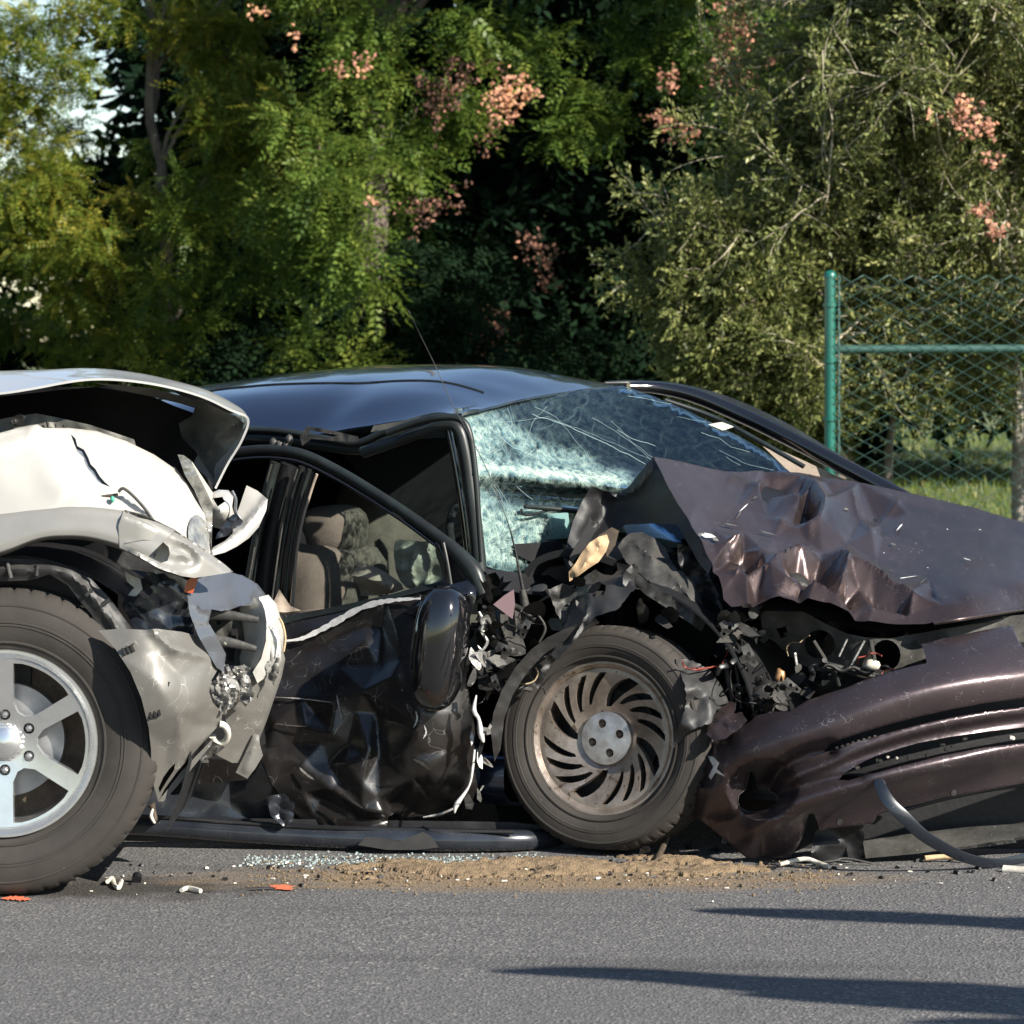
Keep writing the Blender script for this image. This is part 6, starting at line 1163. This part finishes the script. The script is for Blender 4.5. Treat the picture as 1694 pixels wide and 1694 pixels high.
def foliage(par, kind, m, clumps, dens, seed, name='leaves', tone_mid=.45, size=1.0, droop=.45, upj=.45, split=0):
    """clumps: (centre xyz, radius, tone shift)"""
    r = np.random.default_rng(seed); P = []; D = []; Tn = []
    if split:
        q = []
        for c, rad, ts in clumps:
            for _ in range(split):
                d = r.normal(0, 1, 3); d /= np.linalg.norm(d); q.append((np.array(c) + d * rad * np.array([.85, .6, .75]) * r.uniform(.4, 1), rad * r.uniform(.34, .54), ts + r.normal(0, .07)))
        clumps = q
    for c, rad, ts in clumps:
        n = max(6, int(dens * rad * rad)); p, d = clump_points(np.array(c), rad, n, r); P.append(p); D.append(d); Tn.append(np.full(n, tone_mid + ts) + r.normal(0, .13, n) + d[:, 2] * .05)
    P, D, Tn = np.vstack(P), np.vstack(D), np.concatenate(Tn); d = D * np.array([1, 1, .35]) + r.normal(0, .55, D.shape); d[:, 2] -= droop
    Fr = rot_frames(d, upj, r); pick = r.integers(0, len(TPL[kind]), len(P)); sc = size * r.uniform(.7, 1.3, len(P)); i0 = 0
    Vs = []; Fs = []; Ts = []; off = 0
    for k, (TV, TF) in enumerate(TPL[kind]):
        s = pick == k; V = (np.einsum('nij,kj->nki', Fr[s], TV) * sc[s][:, None, None] + P[s][:, None, :]).reshape(-1, 3); n = s.sum(); kk = len(TV)
        Vs.append(V); Fs.append((TF[None] + (np.arange(n) * kk)[:, None, None]).reshape(-1, 4) + off); off += len(V)
        Ts.append(np.repeat(Tn[s], kk) + np.repeat(r.normal(0, .10, n * kk // 4), 4))
    o = mesh_np(name, np.vstack(Vs), np.vstack(Fs), m, par, False, 0); a = o.data.attributes.new('tone', 'FLOAT', 'POINT'); a.data.foreach_set('value', np.clip(np.concatenate(Ts), 0, 1).astype(np.float32)); o['kind'] = 'stuff'
    return o
def limb(J, a, b, r0, r1, wob=.12, seg=7, seed=0):
    r = random.Random(seed); a, b = np.array(a, float), np.array(b, float); L = np.linalg.norm(b - a); n = max(4, int(L / .35)); P = []
    for i in range(n + 1):
        t = i / n; w = L * wob * math.sin(math.pi * t); P.append(a + (b - a) * t + np.array([r.uniform(-1, 1), r.uniform(-1, 1), r.uniform(-.5, .5)]) * w * .4)
    tube('x', P, np.linspace(r0, r1, n + 1), None, None, seg, 2, join=J); return P
def tree(name, label, base, h, tr, clumps, kind, m, dens, seed, lean=(0, 0), bark='bark', size=1.0, tone=.45, droop=.45, nl=10):
    root = thing(name, label, 'tree', base); r = random.Random(seed); J = [[], []]
    top = np.array(base, float) + np.array([lean[0], lean[1], h]); P = limb(J, np.array(base) - np.array([0, 0, .1]), top, tr, tr * .3, .014, 10, seed)
    mesh_np('trunk', np.array(J[0]), J[1], M[bark], root, True, 0); J = [[], []]
    for c, rad, ts in sorted(clumps, key=lambda q: -q[1])[:nl]:
        c = np.array(c); q = P[int(np.clip((c[2] - base[2] - rad * .8) / h * len(P) * .8, 1, len(P) - 2))]; limb(J, q, c, tr * .3, .012, .12, 6, r.randint(0, 999))
    if J[0]: mesh_np('branch', np.array(J[0]), J[1], M[bark], root, True, 0)['kind'] = 'stuff'
    foliage(root, kind, m, clumps, dens, seed, 'crown', tone, size, droop, .35, 5); return root
def C(px, py, Y, rpx, ts=0): return (W3(px, py, Y), rpx / FPX * Y, ts)
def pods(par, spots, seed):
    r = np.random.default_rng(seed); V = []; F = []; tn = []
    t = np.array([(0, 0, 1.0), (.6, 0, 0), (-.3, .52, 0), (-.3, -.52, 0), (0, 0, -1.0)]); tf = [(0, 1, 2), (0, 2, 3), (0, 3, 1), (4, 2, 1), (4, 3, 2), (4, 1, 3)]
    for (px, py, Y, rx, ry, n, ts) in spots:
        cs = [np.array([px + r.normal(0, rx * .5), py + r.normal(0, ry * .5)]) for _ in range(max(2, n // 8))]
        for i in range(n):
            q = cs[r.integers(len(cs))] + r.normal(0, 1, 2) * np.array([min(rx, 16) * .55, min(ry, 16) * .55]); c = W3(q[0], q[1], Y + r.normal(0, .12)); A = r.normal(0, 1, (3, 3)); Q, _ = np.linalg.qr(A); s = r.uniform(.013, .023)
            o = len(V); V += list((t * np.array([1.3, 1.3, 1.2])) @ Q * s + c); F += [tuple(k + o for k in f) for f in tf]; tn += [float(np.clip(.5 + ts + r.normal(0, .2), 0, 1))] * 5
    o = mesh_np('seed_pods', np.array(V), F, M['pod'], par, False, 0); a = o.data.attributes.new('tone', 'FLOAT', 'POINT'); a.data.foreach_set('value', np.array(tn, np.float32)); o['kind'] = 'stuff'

rt = random.Random(21)
def rnd(px0, px1, py0, py1, Y0, Y1, r0, r1, n, ts=0, s=0):
    q = random.Random(s); return [C(q.uniform(px0, px1), q.uniform(py0, py1), q.uniform(Y0, Y1), q.uniform(r0, r1), ts + q.gauss(0, .08)) for _ in range(n)]
# left: two locust trees with the sky showing through
LT = 25.5
t1 = [C(*a) for a in [(30, 60, LT, 75), (120, 30, LT, 60, .1), (110, 110, LT, 60), (20, 170, LT, 75, .05), (110, 215, LT + 1, 45), (50, 260, LT, 80, .05), (90, 330, LT, 70, .1), (10, 350, LT, 70), (140, 400, LT - .5, 60, .1), (60, 430, LT, 65), (190, 440, LT, 45, .1), (150, 500, LT, 60, .05), (210, 540, LT, 55, .05), (180, 580, LT + .5, 50), (100, 560, LT + 1, 50, -.1), (20, 540, LT + 2, 60, -.1), (240, 350, LT, 38, .2), (215, 330, LT, 35, .2)]]
tree('locust_tree', 'feathery green tree at far left with sky showing through its crown', (-4.6, LT + .6, .1), 7.5, .14, t1 + rnd(-400, -60, -150, 560, LT - 1, LT + 2, 70, 110, 9, 0, 3) + rnd(-200, 180, -240, -60, LT - 1, LT + 2, 60, 90, 4, 0, 5), 'locust', M['leaf_locust'], 2500, 31, (.3, .2), size=1.0, tone=.60, droop=.12)
t2 = [C(*a) for a in [(300, 300, LT - .6, 36, -.05), (320, 380, LT - .6, 50, -.05), (290, 460, LT - .6, 55, -.1), (320, 540, LT - .6, 55, -.1), (270, 600, LT - .6, 50, -.1), (190, 20, LT, 50), (330, 60, LT, 65, .1), (300, 20, LT + 1, 60), (400, 40, LT, 60), (350, 110, LT, 50, .05), (340, 190, LT - .5, 50), (400, 200, LT, 60, .05), (440, 240, LT, 60, .1), (420, 130, LT + 1, 55), (380, 270, LT, 55), (470, 180, LT - 1, 55, .1), (250, 250, LT + 2, 30, -.2), (360, 350, LT + 1, 50, -.15), (440, 330, LT - .5, 60, .05), (300, 420, LT + 2, 60, -.3), (390, 440, LT + 1, 55, -.2)]]
tree('locust_tree', 'slim tree with a pale bare forked trunk against the sky gap', (-2.60, LT + .2, .1), 6.2, .060, t2 + rnd(180, 520, -250, -60, LT - 1, LT + 2, 60, 90, 5, 0, 6), 'locust', M['leaf_locust'], 2500, 32, (-.45, .1), size=1.0, tone=.58, droop=.12)
# bare pale limb in the sky gap
# middle: golden rain trees
RT = 24.0
t3 = [C(*a) for a in [(560, 110, RT, 60), (620, 130, RT, 55, .1), (520, 230, RT - .5, 65, .1), (590, 260, RT - .5, 60, .1), (640, 230, RT, 50), (540, 310, RT - 1, 60, .05), (500, 380, RT - .5, 60), (570, 400, RT - 1, 60, .05), (520, 440, RT - .5, 55), (590, 470, RT - 1, 45, .1), (700, 230, RT, 50), (670, 300, RT, 45), (740, 150, RT, 45), (780, 190, RT, 40, -.05), (500, 560, RT, 45, .1), (580, 600, RT - .5, 45, .15), (430, 330, RT, 55, .05), (440, 440, RT + 1, 50, -.1), (660, 380, RT + 1.5, 50, -.25), (760, 40, RT, 50), (640, 40, RT, 55, -.1)]]
g1 = tree('rain_tree', 'broad leafy tree with pink seed clusters, some coloured dark for shade, above the sedan roof', (-1.2, RT + 1.2, .1), 6.5, .17, t3 + rnd(420, 800, -260, -50, RT, RT + 2.5, 70, 100, 9, 0, 8), 'rain', M['leaf_rain'], 2000, 33, (.3, .3), tone=.58, size=.86, droop=.2)
pods(g1, [(705, 345, RT - .9, 50, 26, 130, -.42), (625, 335, RT - 1.2, 16, 6, 18, .1), (760, 130, RT - .3, 30, 40, 90, -.5), (720, 170, RT - .3, 40, 60, 160, -.5), (425, 20, RT - .5, 12, 10, 16, .3), (590, 110, RT - .6, 18, 14, 30, .1), (487, 60, RT - .6, 5, 18, 12, .3), (560, 115, RT - .5, 20, 12, 20, .1)], 3)  # very low tones paint the shaded clusters brown
DT = 24.5
t4 = [C(*a) for a in [(960, 170, DT, 55, .05), (1010, 190, DT, 55, .1), (950, 230, DT, 45), (900, 90, DT, 50, .1), (850, 60, DT + .5, 50, .05), (1080, 90, DT, 55), (1120, 40, DT, 55), (1020, 60, DT + .8, 50, -.2), (1200, 60, DT - .6, 60, .05), (1260, 110, DT - .8, 55, .05), (1330, 60, DT - .8, 60), (1240, 200, DT - .8, 60, .05), (1310, 220, DT - 1, 60, .05), (1230, 270, DT - .8, 50), (1300, 300, DT - 1, 50, .05), (1210, 330, DT - .6, 40), (1170, 380, DT - .4, 30), (1170, 130, DT, 45, -.1)]]
g2 = tree('rain_tree', 'tall dark leafy tree hung with bright salmon pink seed pods', (2.7, DT + 3.0, .1), 7.0, .18, t4 + rnd(820, 1500, -330, -60, DT - 1.2, DT + 2.5, 80, 120, 24, -.05, 9), 'rain', M['leaf_rain'], 1700, 34, (0, -.3), tone=.52, size=.84, droop=.2)
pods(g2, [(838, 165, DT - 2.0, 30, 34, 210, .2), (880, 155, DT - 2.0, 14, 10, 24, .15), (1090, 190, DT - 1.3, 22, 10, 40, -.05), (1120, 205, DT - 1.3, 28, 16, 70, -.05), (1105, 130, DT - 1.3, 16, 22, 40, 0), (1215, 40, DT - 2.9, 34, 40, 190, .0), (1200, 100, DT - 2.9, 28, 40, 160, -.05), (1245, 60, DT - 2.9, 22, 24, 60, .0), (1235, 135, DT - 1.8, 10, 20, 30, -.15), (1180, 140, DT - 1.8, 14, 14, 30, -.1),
          (890, 420, DT, 28, 34, 120, -.45), (905, 470, DT, 14, 16, 20, -.3), (820, 540, DT, 36, 30, 130, -.45), (815, 570, DT - .2, 34, 14, 50, -.1), (800, 215, DT, 22, 30, 60, -.4), (820, 110, DT, 24, 16, 30, -.4)], 4)  # low tones here too colour the middle clusters for shade
# undergrowth: a dark thicket that closes the view behind the trees
th = thing('thicket', 'dark shaded thicket of leafy undergrowth behind the trees', 'bushes', (0, 31, .1)); 
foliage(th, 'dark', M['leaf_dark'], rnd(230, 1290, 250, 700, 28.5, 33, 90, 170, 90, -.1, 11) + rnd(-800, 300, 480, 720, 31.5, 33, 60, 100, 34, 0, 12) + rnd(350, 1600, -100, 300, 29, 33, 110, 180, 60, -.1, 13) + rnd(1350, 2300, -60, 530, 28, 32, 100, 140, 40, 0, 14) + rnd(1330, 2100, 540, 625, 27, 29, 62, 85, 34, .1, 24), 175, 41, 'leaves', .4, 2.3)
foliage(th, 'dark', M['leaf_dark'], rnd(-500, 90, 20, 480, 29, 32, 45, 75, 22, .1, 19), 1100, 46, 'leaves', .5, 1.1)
und = thing('shrub', 'bushy blue-green shrub below the seed clusters behind the car roof', 'shrub', (-.3, 24, .1))
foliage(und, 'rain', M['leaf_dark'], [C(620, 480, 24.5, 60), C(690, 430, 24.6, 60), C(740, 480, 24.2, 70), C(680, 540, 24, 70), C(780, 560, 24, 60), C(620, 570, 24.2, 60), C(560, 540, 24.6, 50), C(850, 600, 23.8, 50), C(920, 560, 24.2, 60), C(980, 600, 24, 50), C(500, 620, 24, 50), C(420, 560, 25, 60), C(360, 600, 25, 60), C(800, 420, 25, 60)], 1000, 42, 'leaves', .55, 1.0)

# right: thorn bush, fine pale twigs with small leaves, in front of and behind the fence
def thorn_bush(root, stems, seed, spread=1.0, leafp=.85):
    r = np.random.default_rng(seed); J = [[], []]; LP = []; LD = []
    def grow(p, d, L, rad, lvl):
        n = 5; P = [p]; dd = d / np.linalg.norm(d)
        for i in range(n):
            dd = dd + r.normal(0, .13, 3); dd[2] -= .02 * lvl; dd /= np.linalg.norm(dd); P.append(P[-1] + dd * L / n)
            if lvl >= 2:
                for _ in range(2 if r.random() < leafp else int(r.random() < leafp * 2)): LP.append(P[-1] + (P[-2] - P[-1]) * r.random()); LD.append(dd + r.normal(0, .8, 3))
        tube('x', P, np.linspace(rad, rad * .55, len(P)), None, None, 3 if lvl > 1 else 5, 0, join=J)
        if lvl < 3:
            for k in range([7, 6, 5][lvl]):
                i = r.integers(1 if lvl else 2, n + 1); s = dd + r.normal(0, .85, 3) * spread; s[1] *= .8; grow(P[i], s, L * r.uniform(.42, .7), rad * .55, lvl + 1)
    for (p, d, L, rad) in stems: grow(np.array(p, float), np.array(d, float), L, rad, 0)
    o = mesh_np('branch', np.array(J[0]), J[1], M['twig'], root, True, 0); o['kind'] = 'stuff'
    P, D = np.array(LP), np.array(LD); Fr = rot_frames(D, .6, r); n = len(P); pick = r.integers(0, 3, n); Vs = []; Fs = []; Ts = []; off = 0; tone = r.normal(.45, .17, n); sc = r.uniform(.8, 1.35, n)
    for k, (TV, TF) in enumerate(TPL['bush']):
        s = pick == k; m_ = s.sum(); kk = len(TV); Vs.append((np.einsum('nij,kj->nki', Fr[s], TV) * sc[s][:, None, None] + P[s][:, None, :]).reshape(-1, 3)); Fs.append((TF[None] + (np.arange(m_) * kk)[:, None, None]).reshape(-1, 4) + off); off += m_ * kk
        Ts.append(np.repeat(tone[s], kk) + np.repeat(r.normal(0, .14, m_ * kk // 4), 4))
    o = mesh_np('leaves', np.vstack(Vs), np.vstack(Fs), M['leaf_bush'], root, False, 0); a = o.data.attributes.new('tone', 'FLOAT', 'POINT'); a.data.foreach_set('value', np.clip(np.concatenate(Ts), 0, 1).astype(np.float32)); o['kind'] = 'stuff'
def stems_at(spots, L, rad, seed, fan=.6, zc=.8):
    r = random.Random(seed); out = []
    for px, py, Y, dx, dz in spots: out.append((W3(px, py, Y), (dx, r.uniform(-.25, .1), dz), L * r.uniform(.85, 1.2), rad))
    return out
BY = 18.6
b1 = thing('thorn_bush', 'sprawling thorny bush with pale twigs and small leaves left of the green post', 'bush', (1.9, BY, .1))
thorn_bush(b1, stems_at([(1400, 760, BY, -.5, .8), (1390, 700, BY, -.5, .25), (1380, 640, BY, -.5, .35), (1380, 560, BY - .3, -.5, .15), (1370, 500, BY - .3, -.3, .45), (1430, 480, BY, -.2, .8), (1480, 360, BY, -.1, .9), (1540, 250, BY, -.3, .6), (1520, 160, BY, -.1, .6), (1420, 650, BY, -.3, .5), (1420, 420, BY + .3, -.3, .6), (1375, 760, BY, -.6, .2)], .55, .015, 5), 51, .95, leafp=.68)
thorn_bush(b1, stems_at([(1300, 500, BY - .4, -1, .05), (1310, 540, BY - .4, -1, -.1), (1340, 600, BY - .4, -1, .0), (1300, 520, BY - .4, -1, .2)], .50, .009, 15), 54, .6, leafp=.25)
b2 = thing('thorn_bush', 'tall thorny bush spreading behind the chain-link fence at the right edge', 'bush', (2.7, BY + .3, .1))
thorn_bush(b2, stems_at([(1500, 660, BY + .3, .2, .7), (1600, 650, BY + .3, -.5, .5), (1560, 600, BY + .1, .8, .1), (1680, 620, BY, -.7, .6), (1700, 520, BY, .3, .8), (1640, 600, BY + .3, -.6, .5), (1560, 640, BY + .3, -.2, .8), (1480, 640, BY + .1, -.3, .7), (1500, 560, BY, .5, .6), (1560, 500, BY, -.3, .9), (1620, 420, BY, .1, 1), (1680, 380, BY, -.4, .9), (1560, 330, BY, .2, .9), (1640, 260, BY, -.2, .9), (1530, 180, BY, .4, .7), (1600, 120, BY, -.3, .8), (1680, 150, BY, .3, .7), (1780, 500, BY, -.5, .8), (1520, 620, BY + .4, -.3, .3), (1600, 560, BY + .4, .3, .5), (1440, 620, BY + .5, .4, .6), (1660, 500, BY + .4, .1, .7)], 1.15, .018, 6), 52, 1.0, leafp=.6)
J = [[], []]; limb(J, W3(1690, 1050, BY + .25), W3(1684, 640, BY + .2), .040, .034, .02, 9, 3); limb(J, W3(1684, 640, BY + .2), W3(1660, 300, BY), .036, .015, .1, 7, 4); mesh_np('trunk', np.array(J[0]), J[1], M['bark_pale'], b2, True, 0)
J = [[], []]; limb(J, W3(1462, 1050, BY + .2), W3(1470, 760, BY + .2), .026, .026, .05, 8, 5); limb(J, W3(1470, 760, BY + .2), W3(1488, 620, BY + .2), .024, .014, .12, 8, 6); mesh_np('trunk', np.array(J[0]), J[1], M['bark_pale'], b1, True, 0)
pods(b2, [(1610, 195, BY - 1.1, 50, 20, 90, 0), (1575, 170, BY - 1.1, 22, 12, 30, .1), (1645, 258, BY - 1.1, 12, 12, 16, 0), (1630, 348, BY - 1.1, 18, 12, 36, -.05), (1648, 380, BY - 1.1, 14, 12, 30, 0), (1395, 88, BY, 8, 6, 7, .2), (1342, 118, BY, 8, 6, 6, .1), (1275, 100, BY, 8, 10, 8, .1)], 6)
# a fuller screen of foliage right behind the bushes
rb = thing('rain_tree', 'green leafy tree behind the thorn bush at the upper right', 'tree', (3.4, 21.2, .1))
foliage(rb, 'rain', M['leaf_rain'], [C(1330, 380, 20.6, 55), C(1400, 330, 20.8, 55), C(1350, 470, 20.6, 45, -.05), (W3(1280, 420, 20.8), .15, 0), C(1450, 250, 21, 60), C(1560, 300, 21, 70), C(1650, 240, 21, 70), C(1500, 120, 21, 70), C(1620, 60, 21, 80), C(1420, 60, 21, 60), C(1700, 420, 21, 80, -.1), C(1600, 470, 21, 70, -.1), C(1520, 420, 21, 60, -.1), C(1460, 560, 21, 50, -.1)] + rnd(1400, 1900, -200, 0, 20.8, 22.5, 80, 110, 9, 0, 17) + rnd(1720, 2100, 100, 600, 20.8, 22.5, 80, 110, 8, 0, 18), 1150, 45, 'crown', .4, .85)
J = [[], []]; limb(J, (3.4, 21.2, .05), (3.2, 21.2, 4.2), .12, .05, .04, 9, 8); mesh_np('trunk', np.array(J[0]), J[1], M['bark'], rb, True, 0)
# trunk seen in the sky gap on the left
pt_ = thing('tree_limb_pair', 'pale grey trunk forking in the sky gap at the upper left', 'tree', (-3.1, 27.8, .1)) if False else None

# grass behind the fence
def grass():
    r = np.random.default_rng(77); n = 26000; X = r.uniform(.9, 8, n); Y = 17.2 + r.random(n) ** 1.3 * 22; keep = X < (2300 - 847) / FPX * Y; X, Y = X[keep], Y[keep]; n = len(X)
    h = r.uniform(.05, .13, n); a = r.uniform(0, 6.28, n); w = .006; lean = r.normal(0, .04, (n, 2)); z0 = gh(X, Y) - .005; c, s = np.cos(a) * w, np.sin(a) * w
    V = np.stack([np.stack([X - c, Y - s, z0], -1), np.stack([X + c, Y + s, z0], -1), np.stack([X + lean[:, 0], Y + lean[:, 1], z0 + h], -1)], 1).reshape(-1, 3); F = np.arange(3 * n).reshape(-1, 3)
    o = mesh_np('grass', V, F, M['grass'], None, False, 0); tn = np.repeat(np.clip(r.normal(.45, .22, n), 0, 1), 3); at = o.data.attributes.new('tone', 'FLOAT', 'POINT'); at.data.foreach_set('value', tn.astype(np.float32))
    tag(o, 'sunlit yellow-green grass growing behind the chain-link fence', 'grass', kind='stuff')
grass()
# unseen bare tree added off frame, its branches placed to cast the road shadows
def shadow_tree():
    root = thing('shadow_caster_tree', 'unseen bare tree added beyond the right edge to cast the road shadows', 'tree', (5.2, 4.6, 0)); sx, sy = to_sun.x / to_sun.z, to_sun.y / to_sun.z; J = [[], []]
    def up(px, py, h): Y = FPX * HC / (py - HY); X = (px - 847) / FPX * Y; return np.array([X + sx * h, Y + sy * h, h])
    hub = np.array([5.2, 4.6, 2.3])
    for pts, r in (([(1150, 1507, 1.75), (1250, 1510, 1.8), (1400, 1515, 1.9), (1560, 1521, 2.0), (1694, 1530, 2.1), (1850, 1540, 2.2)], [.010, .05, .065, .07, .075, .08]), ([(810, 1607, 1.9), (950, 1609, 1.95), (1100, 1616, 2.0), (1300, 1632, 2.1), (1500, 1643, 2.2), (1694, 1652, 2.3), (1850, 1660, 2.3)], [.008, .05, .07, .09, .11, .12, .12]),
                   ([(1220, 1645, 1.8), (1350, 1652, 1.9), (1500, 1660, 2.0), (1694, 1668, 2.1), (1850, 1672, 2.2)], [.008, .04, .055, .07, .07]), ([(1500, 1692, 1.8), (1620, 1690, 1.9), (1760, 1690, 2.0)], [.008, .03, .04])):
        P = [up(*p) for p in pts] + [hub]; tube('x', P, r + [.1], None, None, 8, 4, join=J)
    mesh_np('branch', np.array(J[0]), J[1], M['bark'], root, True, 0)['kind'] = 'stuff'
    J = [[], []]; limb(J, (5.2, 4.6, -.05), (5.3, 4.6, 2.5), .13, .09, .02, 10, 2); mesh_np('trunk', np.array(J[0]), J[1], M['bark'], root, True, 0)
shadow_tree()
for o in bpy.data.objects:
    if o.parent is None and 'label' in o and 'group' not in o:
        g = {'tree': 'trees and bushes beyond the road', 'bush': 'trees and bushes beyond the road', 'shrub': 'trees and bushes beyond the road', 'debris': 'crash debris on the asphalt', 'road marking': 'orange marks sprayed on the road'}.get(o.get('category'))
        if g: o['group'] = g
print('tris', sum(len(o.data.polygons) * 2 for o in bpy.data.objects if o.type == 'MESH'))
